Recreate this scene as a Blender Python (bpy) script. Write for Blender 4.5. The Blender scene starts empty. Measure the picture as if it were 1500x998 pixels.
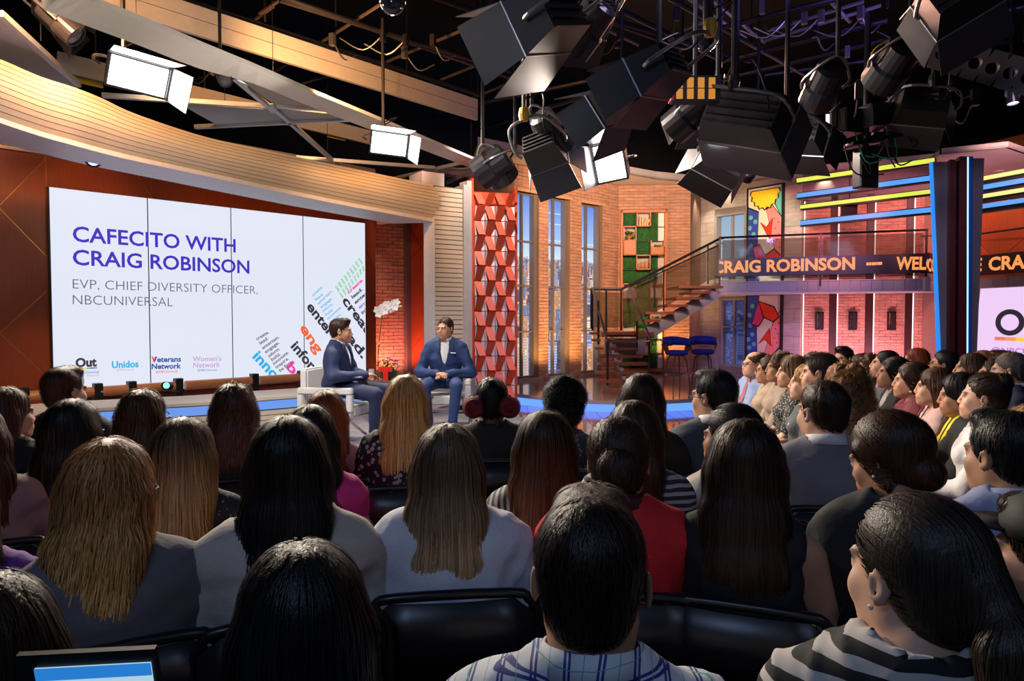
import bpy, bmesh, math, random
import numpy as np
from mathutils import Vector, Matrix
from itertools import product
random.seed(7); rng = np.random.default_rng(7)
S = bpy.context.scene; COL = S.collection
# ------------------------------------------------------------------ camera, world, exposure
CZ = 1.56; PITCH = 0.035; F = 1000.0
cam_d = bpy.data.cameras.new('camera'); cam = bpy.data.objects.new('camera', cam_d); COL.objects.link(cam)
cam.location = (0, 0, CZ); cam.rotation_euler = (math.pi/2 - PITCH, 0, 0)
cam_d.sensor_width = 36; cam_d.lens = 24.0; cam_d.clip_start = .05; cam_d.clip_end = 200
S.camera = cam
S.view_settings.view_transform = 'Standard'; S.view_settings.look = 'None'
S.view_settings.exposure = 0.0; S.view_settings.gamma = 1; S.view_settings.use_curve_mapping = False
S.cycles.max_bounces = 5; S.cycles.diffuse_bounces = 2; S.cycles.glossy_bounces = 3
S.cycles.transmission_bounces = 4; S.cycles.transparent_max_bounces = 8
S.cycles.sample_clamp_indirect = 4; S.cycles.caustics_reflective = False; S.cycles.caustics_refractive = False
w = bpy.data.worlds.new('studio_dark'); S.world = w; w.use_nodes = True
w.node_tree.nodes['Background'].inputs[0].default_value = (.05, .06, .10, 1)
w.node_tree.nodes['Background'].inputs[1].default_value = .12

def light(name, kind, loc, aim, power, color, size=.3, cone=60, blend=.6, size_y=None):
    d = bpy.data.lights.new(name, kind); d.energy = power; d.color = color
    if kind == 'AREA':
        d.size = size
        if size_y: d.shape = 'RECTANGLE'; d.size_y = size_y
    if kind == 'SPOT':
        d.shadow_soft_size = size; d.spot_size = math.radians(cone); d.spot_blend = blend
    if kind == 'POINT': d.shadow_soft_size = size
    o = bpy.data.objects.new(name, d); COL.objects.link(o); o.location = loc
    o.rotation_euler = (Vector(aim) - Vector(loc)).to_track_quat('-Z', 'Y').to_euler()
    return o
# studio lamps on the grid above and behind the frame
light('key_light', 'SPOT', (-.7, 2.4, 4.7), (-1.3, 6.9, 1.2), 560, (1, .92, .84), .25, 38)
light('key_light', 'SPOT', (-3.4, 3.6, 4.7), (-.6, 7.4, 1.2), 330, (1, .95, .9), .25, 38)
light('back_light', 'SPOT', (-.2, 9.4, 4.4), (-1.0, 7.0, 1.2), 160, (.85, .88, 1), .2, 50)
light('audience_key', 'SPOT', (-1.6, 6.2, 4.3), (3.0, 4.8, 1.1), 900, (1, .82, .66), .35, 62)
light('audience_key', 'SPOT', (.6, 8.8, 4.3), (4.2, 5.4, 1.1), 700, (1, .80, .70), .3, 50)
light('audience_rim', 'SPOT', (-2.6, 7.2, 4.2), (-1.0, 2.0, 1.0), 520, (1, .84, .66), .3, 75)
light('audience_rim', 'SPOT', (2.6, 7.6, 4.2), (.8, 1.8, 1.0), 420, (1, .50, .36), .3, 75)
light('blue_wash', 'AREA', (-1.2, -1.6, 4.2), (0.2, 2.0, .9), 30, (.40, .60, 1), 1.0)
light('blue_wash', 'AREA', (2.6, -1.2, 4.2), (1.6, 2.4, .9), 14, (.50, .62, 1), 1.0)
light('wood_wash', 'SPOT', (-3.6, 4.6, 4.6), (-6.6, 7.7, 2.2), 520, (1, .66, .44), .3, 80)
light('floor_wash', 'SPOT', (1.5, 7.0, 4.5), (2.2, 12.0, 0), 260, (.72, .55, 1), .3, 70)
light('carpet_wash', 'SPOT', (1.2, 4.2, 4.6), (-.4, 7.6, .3), 130, (.78, .68, 1), .3, 60)
# spots on the window wall, red column, passage, soffit and plinth
light('brick_uplight', 'SPOT', (.75, 14.0, .35), (.95, 15.2, 3.4), 110, (1, .50, .16), .06, 120)
light('brick_uplight', 'SPOT', (1.55, 14.6, .35), (1.8, 15.9, 3.4), 110, (1, .50, .16), .06, 120)
light('brick_uplight', 'SPOT', (3.75, 15.5, .35), (3.75, 16.3, 3.0), 130, (1, .50, .16), .06, 120)
light('soffit_warm', 'SPOT', (2.2, 9.6, 4.3), (2.2, 15.8, 3.0), 1700, (1, .64, .42), .3, 60)
light('red_column_lamp', 'SPOT', (-.35, 9.35, 4.95), (-.3, 10.8, 1.8), 620, (1, .78, .66), .12, 62)
light('red_column_fill', 'SPOT', (1.6, 6.2, 4.3), (-.3, 10.8, 1.8), 300, (.70, .82, 1), .2, 22)
light('passage_lamp', 'SPOT', (-2.15, 12.05, .5), (-2.25, 12.75, 1.7), 110, (1, .26, .18), .06, 120)
light('passage_lamp', 'SPOT', (-1.1, 8.6, 3.9), (-2.15, 12.6, 2.6), 110, (1, .62, .48), .15, 24)
light('soffit_fill', 'SPOT', (1.2, 13.2, 3.5), (1.5, 14.6, 4.7), 60, (1, .56, .28), .08, 130)  # added uplight to brighten the soffit; no fitting stands here
light('soffit_fill', 'SPOT', (3.2, 14.4, 3.5), (3.2, 15.6, 4.7), 50, (1, .62, .38), .08, 130)  # second added soffit uplight, likewise without a fitting
light('plinth_wash', 'SPOT', (-1.8, 3.0, 4.7), (-3.9, 7.2, .4), 260, (1, .84, .62), .2, 42)  # added overhead spot to warm the plinth slats
# pink and violet lamps of the balcony set
light('pink_lamp', 'SPOT', (5.6, 11.5, 3.9), (7.0, 15.0, 3.2), 560, (1, .27, .30), .2, 60)
light('pink_lamp', 'SPOT', (8.3, 11.6, 4.0), (8.3, 14.7, 3.3), 320, (1, .26, .30), .2, 70)
light('pink_underlight', 'SPOT', (6.6, 13.9, .3), (6.9, 15.0, 1.6), 150, (1, .36, .46), .1, 140)
light('pink_underlight', 'SPOT', (7.8, 13.6, .3), (8.0, 14.8, 1.6), 150, (1, .36, .46), .1, 140)
light('violet_lamp', 'SPOT', (3.2, 9.4, 4.4), (6.0, 14.0, 1.8), 420, (.62, .42, 1), .25, 50)
light('mural_lamp', 'SPOT', (4.9, 13.6, 4.4), (5.7, 16.0, 3.3), 330, (1, .84, .48), .12, 60)
light('column_fill', 'SPOT', (4.2, 4.6, 4.4), (6.35, 9.5, 2.2), 260, (.80, .62, 1), .2, 34)  # added violet spot to lift the dark chrome column
light('pink_soffit_lamp', 'SPOT', (8.6, 10.4, 3.2), (9.2, 11.8, 4.6), 90, (1, .40, .52), .1, 120)
light('wall_lamp_right', 'SPOT', (7.4, 9.4, 4.2), (9.2, 13.0, 3.1), 560, (1, .52, .46), .12, 60)
light('violet_grid_lamp', 'SPOT', (2.0, 5.0, 4.2), (2.2, 6.2, 5.4), 170, (.30, .20, 1), .1, 120)
light('violet_grid_lamp', 'SPOT', (4.6, 7.0, 4.4), (4.4, 7.8, 5.4), 110, (.30, .20, 1), .1, 120)
light('cornice_wash', 'SPOT', (-1.9, 3.2, 2.95), (-4.2, 6.3, 3.6), 110, (1, .80, .46), .2, 55)  # added spots that turn the cornice golden, in place of an uplight
light('cornice_wash', 'SPOT', (-.6, 4.4, 3.3), (-2.9, 7.8, 3.5), 150, (1, .80, .46), .2, 50)
light('cornice_wash', 'SPOT', (.2, 5.6, 3.6), (-1.6, 9.3, 3.0), 130, (1, .84, .62), .2, 46)
light('grid_glow', 'SPOT', (-1.0, 2.0, 2.9), (-1.2, 7.5, 4.2), 60, (.86, .86, 1), .4, 80)
light('grid_glow', 'SPOT', (1.6, 1.0, 2.7), (1.8, 6.0, 4.0), 10, (.8, .7, 1), .4, 80)
light('orange_beam_lamp', 'SPOT', (-3.6, 5.2, 4.15), (-3.7, 7.2, 4.58), 260, (1, .45, .15), .06, 140)
light('orange_beam_lamp', 'SPOT', (-1.9, 7.2, 4.15), (-2.1, 9.2, 4.58), 260, (1, .45, .15), .06, 140)
light('soffit_violet', 'SPOT', (-3.2, 5.6, .9), (-4.9, 6.9, 3.4), 40, (.72, .55, 1), .1, 80)
light('balcony_violet', 'SPOT', (5.2, 9.6, 3.9), (6.3, 14.0, 2.1), 160, (.52, .36, 1), .15, 34)
light('window_bay_lamp', 'SPOT', (4.7, 11.0, 1.0), (5.2, 16.2, 1.4), 70, (.60, .42, 1), .1, 50)

# ------------------------------------------------------------------ helpers
def ray(px, py):
    x = (px-750)/F; y = (499-py)/F
    return Vector((x, math.cos(PITCH)+y*math.sin(PITCH), -math.sin(PITCH)+y*math.cos(PITCH)))
def P(px, py, Y):
    r = ray(px, py); return Vector((0, 0, CZ)) + r*(Y/r.y)
def PZ(px, py, z):
    r = ray(px, py); return Vector((0, 0, CZ)) + r*((z-CZ)/r.z)
def link(o, parent=None):
    COL.objects.link(o)
    if parent is not None: o.parent = parent
    return o
def mesh_np(name, V, Q, mats=(), parent=None, smooth=True, col=None, loc=None):
    V = np.asarray(V, np.float32); Q = np.asarray(Q, np.int32)
    me = bpy.data.meshes.new(name); n = Q.shape[1]
    me.vertices.add(len(V)); me.vertices.foreach_set('co', V.ravel())
    me.loops.add(Q.size); me.loops.foreach_set('vertex_index', Q.ravel())
    me.polygons.add(len(Q)); me.polygons.foreach_set('loop_start', np.arange(0, Q.size, n, dtype=np.int32))
    me.polygons.foreach_set('use_smooth', np.full(len(Q), smooth))
    if col is not None:
        a = me.color_attributes.new('Col', 'FLOAT_COLOR', 'POINT')
        c = np.ones((len(V), 4), np.float32); c[:, :3] = col; a.data.foreach_set('color', c.ravel())
    for m in mats: me.materials.append(m)
    me.update(calc_edges=True)
    o = bpy.data.objects.new(name, me); link(o, parent)
    return o
def obj(name, bm, mat, parent=None, smooth=False, kind=None, label=None):
    me = bpy.data.meshes.new(name)
    bmesh.ops.recalc_face_normals(bm, faces=bm.faces)
    if smooth:
        for f in bm.faces: f.smooth = True
    bm.to_mesh(me); bm.free()
    for m in (mat if isinstance(mat, (list, tuple)) else [mat]): me.materials.append(m)
    o = link(bpy.data.objects.new(name, me), parent)
    if kind: o['kind'] = kind
    if label: o['label'] = label
    return o
def thing(name, label, cat, loc=(0, 0, 0), rz=0, group=None):
    o = bpy.data.objects.new(name, None); o.empty_display_size = .1; COL.objects.link(o)
    o.location = loc; o.rotation_euler = (0, 0, rz); o['label'] = label; o['category'] = cat
    if group: o['group'] = group
    return o
def tag(o, label, cat, group=None, kind=None):
    o['label'] = label; o['category'] = cat
    if group: o['group'] = group
    if kind: o['kind'] = kind
    return o
def copy_tree(o, parent=None):
    c = o.copy(); COL.objects.link(c)
    if parent is not None: c.parent = parent
    for ch in list(o.children): copy_tree(ch, c)
    return c
def box(bm, a, b, M=None, mi=0):
    vs = []
    for x, y, z in product((a[0], b[0]), (a[1], b[1]), (a[2], b[2])):
        v = Vector((x, y, z)); vs.append(bm.verts.new(M @ v if M is not None else v))
    for f in ((0, 1, 3, 2), (4, 6, 7, 5), (0, 4, 5, 1), (2, 3, 7, 6), (0, 2, 6, 4), (1, 5, 7, 3)):
        bm.faces.new([vs[i] for i in f]).material_index = mi
    return bm
def bbox(a, b, M=None): return box(bmesh.new(), a, b, M)
def prism(bm, pts, off, mi=0):
    """closed polygon of 3D points pushed along the vector off"""
    off = Vector(off); A = [bm.verts.new(Vector(p)) for p in pts]; B = [bm.verts.new(Vector(p)+off) for p in pts]
    bm.faces.new(A).material_index = mi; bm.faces.new(B[::-1]).material_index = mi
    n = len(A)
    for i in range(n): bm.faces.new((A[i], B[i], B[(i+1) % n], A[(i+1) % n])).material_index = mi
    return bm
def tube(bm, pts, r, seg=8, closed=False, mi=0):
    pts = [Vector(p) for p in pts]; n = len(pts); rings = []
    rr = r if isinstance(r, (list, tuple)) else [r]*n
    prev = None
    for i, p in enumerate(pts):
        if closed: t = pts[(i+1) % n]-pts[i-1]
        else: t = pts[min(i+1, n-1)]-pts[max(i-1, 0)]
        t.normalize()
        if prev is None: a = t.orthogonal().normalized()
        else:
            a = prev - t*prev.dot(t)
            a = a.normalized() if a.length > 1e-6 else t.orthogonal().normalized()
        prev = a; b = t.cross(a)
        rings.append([bm.verts.new(p+(a*math.cos(k*2*math.pi/seg)+b*math.sin(k*2*math.pi/seg))*rr[i]) for k in range(seg)])
    m = n if closed else n-1
    for i in range(m):
        A, B = rings[i], rings[(i+1) % n]
        for k in range(seg): bm.faces.new((A[k], A[(k+1) % seg], B[(k+1) % seg], B[k])).material_index = mi
    if not closed: bm.faces.new(rings[0][::-1]).material_index = mi; bm.faces.new(rings[-1]).material_index = mi
    return bm
def lathe(bm, prof, seg=20, M=None, mi=0):
    rings = []
    for r, z in prof:
        rings.append([bm.verts.new((M or Matrix()) @ Vector((max(r, 1e-4)*math.cos(k*2*math.pi/seg), max(r, 1e-4)*math.sin(k*2*math.pi/seg), z))) for k in range(seg)])
    for A, B in zip(rings, rings[1:]):
        for k in range(seg): bm.faces.new((A[k], A[(k+1) % seg], B[(k+1) % seg], B[k])).material_index = mi
    bm.faces.new(rings[0][::-1]).material_index = mi; bm.faces.new(rings[-1]).material_index = mi
    return bm
class Plane:
    """a vertical plane through two floor points; u runs along it, n faces the camera side"""
    def __init__(s, a, b):
        s.o = Vector((a[0], a[1], 0)); d = Vector((b[0]-a[0], b[1]-a[1], 0)); s.L = d.length; s.u = d.normalized()
        s.n = Vector((s.u.y, -s.u.x, 0))
        if s.n.dot(-s.o) < 0: s.n = -s.n
        s.M = Matrix(((s.u.x, 0, s.n.x, s.o.x), (s.u.y, 0, s.n.y, s.o.y), (0, 1, 0, 0), (0, 0, 0, 1)))
    def uz(s, px, py):
        r = ray(px, py); c = Vector((0, 0, CZ)); t = (s.o-c).dot(s.n)/r.dot(s.n); q = c+r*t
        return (q-s.o).dot(s.u), q.z
    def at(s, u, z, n=0): return s.o+s.u*u+s.n*n+Vector((0, 0, z))
    def box(s, bm, u0, u1, z0, z1, n0, n1, mi=0): return box(bm, (u0, z0, n0), (u1, z1, n1), s.M, mi)
# ------------------------------------------------------------------ materials
MATS = {}
def mat(name, c, rough=.6, metal=0, emit=0, ec=None, noise=.12, scale=14, bump=0, spec=None, alpha=None, trans=0, stretch=(1, 1, 1), coat=0):
    if name in MATS: return MATS[name]
    m = bpy.data.materials.new(name); m.use_nodes = True; nt = m.node_tree; b = nt.nodes['Principled BSDF']
    MATS[name] = m; N = nt.nodes.new; Lk = nt.links.new
    c = tuple(c)+(1,)
    tc = N('ShaderNodeTexCoord'); mp = N('ShaderNodeMapping'); mp.inputs['Scale'].default_value = stretch
    Lk(tc.outputs['Object'], mp.inputs[0])
    nz = N('ShaderNodeTexNoise'); nz.inputs['Scale'].default_value = scale; nz.inputs['Detail'].default_value = 4
    Lk(mp.outputs[0], nz.inputs[0])
    mx = N('ShaderNodeMix'); mx.data_type = 'RGBA'
    mx.inputs[6].default_value = tuple(min(1, v*(1-noise)) for v in c[:3])+(1,); mx.inputs[7].default_value = tuple(min(1, v*(1+noise)) for v in c[:3])+(1,)
    Lk(nz.outputs[0], mx.inputs[0]); Lk(mx.outputs[2], b.inputs['Base Color'])
    b.inputs['Roughness'].default_value = rough; b.inputs['Metallic'].default_value = metal
    if spec is not None: b.inputs['Specular IOR Level'].default_value = spec
    if coat: b.inputs['Coat Weight'].default_value = coat
    if emit:
        b.inputs['Emission Strength'].default_value = emit; b.inputs['Emission Color'].default_value = tuple(ec or c[:3])+(1,)
    if alpha is not None: b.inputs['Alpha'].default_value = alpha
    if trans: b.inputs['Transmission Weight'].default_value = trans
    if bump:
        bp = N('ShaderNodeBump'); bp.inputs['Strength'].default_value = bump; bp.inputs['Distance'].default_value = .01
        Lk(nz.outputs[0], bp.inputs['Height']); Lk(bp.outputs[0], b.inputs['Normal'])
    return m
def emis(name, c, s=1.0):
    if name in MATS: return MATS[name]
    m = bpy.data.materials.new(name); m.use_nodes = True; nt = m.node_tree
    b = nt.nodes['Principled BSDF']; b.inputs['Base Color'].default_value = (.02, .02, .02, 1); b.inputs['Roughness'].default_value = .5
    b.inputs['Emission Color'].default_value = tuple(c)+(1,); b.inputs['Emission Strength'].default_value = s
    MATS[name] = m; return m
def attr_mat(name, rough=.5, spec=.5, sss=0, emit=0, bump=0, bscale=200, bstretch=(1, 1, 1), aniso=0, sheen=0):
    if name in MATS: return MATS[name]
    m = bpy.data.materials.new(name); m.use_nodes = True; nt = m.node_tree; b = nt.nodes['Principled BSDF']
    a = nt.nodes.new('ShaderNodeAttribute'); a.attribute_name = 'Col'
    nt.links.new(a.outputs[0], b.inputs['Emission Color' if emit else 'Base Color'])
    if emit: b.inputs['Emission Strength'].default_value = emit; b.inputs['Base Color'].default_value = (.02, .02, .02, 1)
    b.inputs['Roughness'].default_value = rough; b.inputs['Specular IOR Level'].default_value = spec
    if sss: b.inputs['Subsurface Weight'].default_value = sss; b.inputs['Subsurface Radius'].default_value = (.01, .004, .002)
    if aniso: b.inputs['Anisotropic'].default_value = aniso
    if sheen: b.inputs['Sheen Weight'].default_value = sheen
    if bump:
        tc = nt.nodes.new('ShaderNodeTexCoord'); mp = nt.nodes.new('ShaderNodeMapping'); mp.inputs['Scale'].default_value = bstretch
        nz = nt.nodes.new('ShaderNodeTexNoise'); nz.inputs['Scale'].default_value = bscale; nz.inputs['Detail'].default_value = 3
        bp = nt.nodes.new('ShaderNodeBump'); bp.inputs['Strength'].default_value = bump; bp.inputs['Distance'].default_value = .004
        nt.links.new(tc.outputs['Object'], mp.inputs[0]); nt.links.new(mp.outputs[0], nz.inputs[0])
        nt.links.new(nz.outputs[0], bp.inputs['Height']); nt.links.new(bp.outputs[0], b.inputs['Normal'])
    MATS[name] = m; return m
def srgb(h):
    h = h.lstrip('#'); v = [int(h[i:i+2], 16)/255 for i in (0, 2, 4)]
    return tuple(x/12.92 if x <= .04045 else ((x+.055)/1.055)**2.4 for x in v)
black_metal = mat('black_metal', (.012, .012, .014), .45, .3); chrome = mat('chrome', (.6, .6, .63), .18, 1, noise=.05)
grey_metal = mat('grey_metal', (.25, .25, .27), .35, .8); white_paint = mat('white_paint', (.62, .60, .60), .5)
# ------------------------------------------------------------------ structure: floors, walls
floor_m = mat('studio_floor', (.012, .012, .013), .35, noise=.3, scale=3)
o = obj('floor', bbox((-14, -4, -.1), (16, 20, 0)), floor_m); o['kind'] = 'structure'
dark = mat('studio_black', (.006, .006, .007), .9)
for nm, a, b in (('wall_left', (-14.2, -4, 0), (-14, 20, 8)), ('wall_right', (16, -4, 0), (16.2, 20, 8)), ('wall_far', (-14, 20, 0), (16, 20.2, 8)), ('wall_rear', (-14, -4.2, 0), (16, -4, 8)), ('ceiling', (-14, -4, 8), (16, 20, 8.1))):
    o = obj(nm, bbox(a, b), dark); o['kind'] = 'structure'
# glossy orange timber floor between the carpet and the round platform
wood_floor = mat('gloss_wood', (.30, .075, .03), .12, noise=.4, scale=3, stretch=(1, 8, 1), coat=.5)
o = thing('stage_floor', 'glossy red-brown timber floor between carpet and round platform', 'floor'); del o['category']; o['kind'] = 'structure'
for i in range(26):
    obj('floor_board', bbox((-.4+i*.22, 5.0, .001), (-.4+i*.22+.214, 12.4, .016)), wood_floor, o)
# carpet platform
carpet_m = mat('carpet', (.30, .28, .32), .95, noise=.45, scale=9, bump=.5)
edge = [PZ(640, 598, .32), PZ(685, 602, .32), PZ(770, 612, .32), PZ(870, 637, .32), Vector((1.45, 6.3, .32)), Vector((1.7, 5.2, .32)), Vector((.2, 4.9, .32)), Vector((-6.8, 4.9, .32))]
back = [Vector((-7.2, 7.0, .32)), Vector((-4.2, 11.6, .32)), Vector((-.9, 11.6, .32)), Vector((-.8, 9.9, .32))]
poly = edge+back
bm = bmesh.new(); prism(bm, [(p.x, p.y, .29) for p in poly], (0, 0, .03)); st = thing('stage_platform', 'low stage platform covered in mottled grey carpet', 'platform'); del st['category']; st['kind'] = 'structure'
obj('carpet', bm, carpet_m, st)
bm = bmesh.new(); prism(bm, [(p.x, p.y, .0) for p in poly], (0, 0, .288)); obj('plinth_side', bm, mat('stage_side', (.60, .58, .60), .5), st)
# round platform with lit rim
edge = [PZ(700, 573, .2), PZ(757, 577, .2), PZ(800, 581.5, .2), PZ(860, 586, .2), PZ(930, 587.5, .2), PZ(1000, 585, .2), PZ(1080, 579, .2), PZ(1160, 571, .2), PZ(1300, 555, .2)]
def smooth_path(pts, k=6):
    out = []
    n = len(pts)
    for i in range(n-1):
        p0, p1, p2, p3 = pts[max(i-1, 0)], pts[i], pts[i+1], pts[min(i+2, n-1)]
        for j in range(k):
            t = j/k; out.append(.5*((2*p1)+(p2-p0)*t+(2*p0-5*p1+4*p2-p3)*t*t+(3*p1-p0-3*p2+p3)*t**3))
    out.append(pts[-1]); return out
edge = smooth_path(edge)
rp = thing('round_platform', 'round glossy platform with a glowing blue rim', 'platform'); del rp['category']; rp['kind'] = 'structure'
back = [Vector((10.5, 16.5, .2)), Vector((4.3, 17.5, .2)), Vector((2.4, 16.7, .2)), Vector((-.9, 13.6, .2))]
bm = bmesh.new(); prism(bm, [(p.x, p.y, .17) for p in edge+back], (0, 0, .03)); obj('platform_top', bm, mat('platform_gloss', (.30, .22, .20), .13, noise=.2, scale=2, coat=.4), rp)
bm = bmesh.new(); bm2 = bmesh.new()
for a, b in zip(edge, edge[1:]):
    d = (b-a).normalized(); n = Vector((d.y, -d.x, 0))
    prism(bm, [a+n*.0+Vector((0, 0, -.06)), b+Vector((0, 0, -.06)), b+n*.03+Vector((0, 0, -.06)), a+n*.03+Vector((0, 0, -.06))], (0, 0, .055))
    prism(bm2, [(a.x, a.y, .01), (b.x, b.y, .01), (b.x+n.x*.012, b.y+n.y*.012, .01), (a.x+n.x*.012, a.y+n.y*.012, .01)], (0, 0, .13))
obj('platform_nosing', bm, mat('nosing', (.42, .34, .34), .4), rp); obj('rim_light', bm2, emis('blue_rim', (.10, .26, 1), 1.6), rp)

# ------------------------------------------------------------------ brick laying
def clip_line(poly, p, d):
    """cut a convex polygon by an infinite line, return both sides"""
    L, R = [], []; nx, ny = -d[1], d[0]; n = len(poly)
    s = [(q[0]-p[0])*nx+(q[1]-p[1])*ny for q in poly]
    for i in range(n):
        a, b, sa, sb = poly[i], poly[(i+1) % n], s[i], s[(i+1) % n]
        (L if sa >= 0 else R).append(a)
        if sa*sb < 0:
            t = sa/(sa-sb); q = (a[0]+(b[0]-a[0])*t, a[1]+(b[1]-a[1])*t); L.append(q); R.append(q)
    return [x for x in (L, R) if len(x) > 2]
def shrink(poly, g):
    cx = sum(p[0] for p in poly)/len(poly); cy = sum(p[1] for p in poly)/len(poly); out = []
    for x, y in poly:
        dx, dy = cx-x, cy-y; l = math.hypot(dx, dy) or 1; out.append((x+dx/l*g*1.4, y+dy/l*g*1.4))
    return out
def panels(pl, zones, parent, m, n0=.0, th=.014, gap=.007, name='wood_panel'):
    for rect, lines in zones:
        u0, z0, u1, z1 = rect; ps = [[(u0, z0), (u1, z0), (u1, z1), (u0, z1)]]
        for p, q in lines:
            d = (q[0]-p[0], q[1]-p[1]); ps = [x for poly in ps for x in clip_line(poly, p, d)]
        for poly in ps:
            poly = shrink(poly, gap); bm = bmesh.new()
            prism(bm, [pl.at(u, z, n0) for u, z in poly], pl.n*th); obj(name, bm, m, parent)
brick_mesh = {}
def bricks(pl, rects, holes, m, parent, bl=.235, bh=.062, gap=.010, n0=0, th=.014, limit=300, near=None):
    """bricks of every course inside rects and outside holes; the nearest ones are parts of their own"""
    items = []
    for (u0, z0, u1, z1) in rects:
        k = 0; z = z0
        while z+bh*.6 < z1:
            u = u0-(bl+gap)*(.5 if k % 2 else 0)
            while u < u1:
                a, b = max(u, u0), min(u+bl, u1); zt = min(z+bh, z1)
                for (h0, g0, h1, g1) in holes:
                    if zt > g0 and z < g1 and b > h0 and a < h1:
                        if a < h0 and b <= h1+bl: b = min(b, h0-.002)
                        elif b > h1 and a >= h0-bl: a = max(a, h1+.002)
                        else: b = a
                if b-a > .03: items.append((a, b, z, zt))
                u += bl+gap
            z += bh+gap; k += 1
    near = near or (pl.L/2, 2.0)
    items.sort(key=lambda t: (pl.at((t[0]+t[1])/2, t[2])-Vector((0, 0, CZ))).length)
    if m.name not in brick_mesh:
        me = bpy.data.meshes.new('brick'); b0 = bmesh.new(); box(b0, (0, 0, 0), (1, 1, 1)); b0.to_mesh(me); b0.free(); me.materials.append(m); brick_mesh[m.name] = me
    for (a, b, z, zt) in items[:limit]:
        o = bpy.data.objects.new('brick', brick_mesh[m.name]); link(o, parent); t = th*random.uniform(.6, 1.3)
        o.matrix_local = pl.M @ Matrix.Translation((a, z, n0)) @ Matrix.Diagonal((b-a, zt-z, t, 1))
    if len(items) > limit:
        bm = bmesh.new()
        for (a, b, z, zt) in items[limit:]: pl.box(bm, a, b, z, zt, n0, n0+th*random.uniform(.6, 1.3))
        obj('brick_courses', bm, m, parent, kind='stuff')
def brick_mat(name, c, v=.28):
    m = bpy.data.materials.new(name); m.use_nodes = True; nt = m.node_tree; b = nt.nodes['Principled BSDF']; N = nt.nodes.new; Lk = nt.links.new
    g = N('ShaderNodeNewGeometry'); nz = N('ShaderNodeTexNoise'); nz.inputs['Scale'].default_value = 3.5; nz.inputs['Detail'].default_value = 5
    mp = N('ShaderNodeMapping'); mp.inputs['Scale'].default_value = (1, 1, 5); Lk(g.outputs['Position'], mp.inputs[0]); Lk(mp.outputs[0], nz.inputs[0])
    r = N('ShaderNodeValToRGB'); r.color_ramp.elements[0].position = .3; r.color_ramp.elements[1].position = .72
    r.color_ramp.elements[0].color = tuple(x*(1-v) for x in c)+(1,); r.color_ramp.elements[1].color = tuple(min(1, x*(1+v)) for x in c)+(1,)
    Lk(nz.outputs[0], r.inputs[0]); Lk(r.outputs[0], b.inputs['Base Color']); b.inputs['Roughness'].default_value = .75
    return m
brick_tan = brick_mat('clay_brick', (.52, .29, .20)); brick_red = brick_tan; brick_rose = brick_tan
mortar = mat('mortar', (.30, .19, .14), .9); mortar_pink = mortar

# ------------------------------------------------------------------ left timber wall, fascia, LED wall
Y1 = 8.2; a0 = P(75, 464, Y1); b0 = P(533, 464, Y1*1.385)
d = (b0-a0).normalized()
scr = Plane(a0, b0)
wl = Plane((a0.x-d.x*2.2+.1*d.y*-1, a0.y-d.y*2.2+.1*d.x), (b0.x+d.x*.30-.1*d.y, b0.y+d.y*.30+.1*d.x))
veneer = mat('red_veneer', (.30, .052, .012), .38, noise=.35, scale=5, stretch=(14, 14, .8)); bronze = mat('bronze_inlay', (.55, .26, .08), .3, .8)
tw = thing('wall_timber', 'red veneer wall of diagonal panels behind the screen', 'wall'); del tw['category']; tw['kind'] = 'structure'
bm = bmesh.new(); wl.box(bm, 0, wl.L, .0, 3.5, -.12, 0); obj('wall_backing', bm, bronze, tw)
def W(px, py): return wl.uz(px, py)
uL = W(70, 400)[0]; uR = W(531, 400)[0]; zt = W(300, 281)[1]
panels(wl, [((0, .3, uL, 3.49), [(W(50, 250), W(0, 300)), (W(0, 306), W(63, 370)), (W(65, 430), W(0, 487)), (W(0, 489), W(60, 542))]),
            ((uL, 2.95, uR, 3.49), [(W(205, 262), W(222, 290)), (W(398, 287), W(415, 313)), (W(510, 303), W(518, 325))]),
            ((uR, .3, wl.L, 3.49), [(W(533, 360), W(550, 400)), (W(550, 430), W(533, 470)), (W(533, 326), W(540, 315))]),
            ((uL, .3, uR, 2.94), [])], tw, veneer)
bm = bmesh.new(); wl.box(bm, 0, wl.L, 3.50, 3.54, -.1, .05); obj('copper_trim', bm, mat('copper_trim', (.72, .45, .28), .35, .4), tw)
fas = thing('trim_fascia', 'grey fascia panels above the timber wall', 'trim'); del fas['category']; fas['kind'] = 'structure'
gf = mat('grey_fascia', (.22, .19, .22), .6, noise=.06)
u = 0
while u < wl.L-.1:
    bm = bmesh.new(); wl.box(bm, u, min(u+.62, wl.L), 3.55, 4.05, -.1, .03); obj('fascia_panel', bm, gf, fas); u += .628
# LED wall
led = thing('led_wall', 'huge white video wall of four panels reading CAFECITO WITH', 'screen')
zb = scr.uz(75, 583)[1]; zt_ = scr.uz(73, 275)[1]
cols = [0]+[scr.uz(x, 430)[0] for x in (216.5, 337.5, 442.5)]+[scr.L]
white_led = emis('led_white', (.76, .80, .93), 1.0); led_dark = mat('led_edge', (.02, .02, .025), .4)
for i in range(4):
    bm = bmesh.new(); scr.box(bm, cols[i]+.006*(i > 0), cols[i+1]-.006*(i < 3), zb, zt_, .02, .05)
    bm.faces.ensure_lookup_table(); o = obj('screen_panel', bm, [led_dark, white_led], led)
    for f in o.data.polygons:
        if f.normal.dot(scr.n) > .9: f.material_index = 1
bm = bmesh.new(); scr.box(bm, -.01, scr.L+.01, zb-.01, zt_+.01, -.05, .018); obj('screen_frame', bm, led_dark, led)

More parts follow.
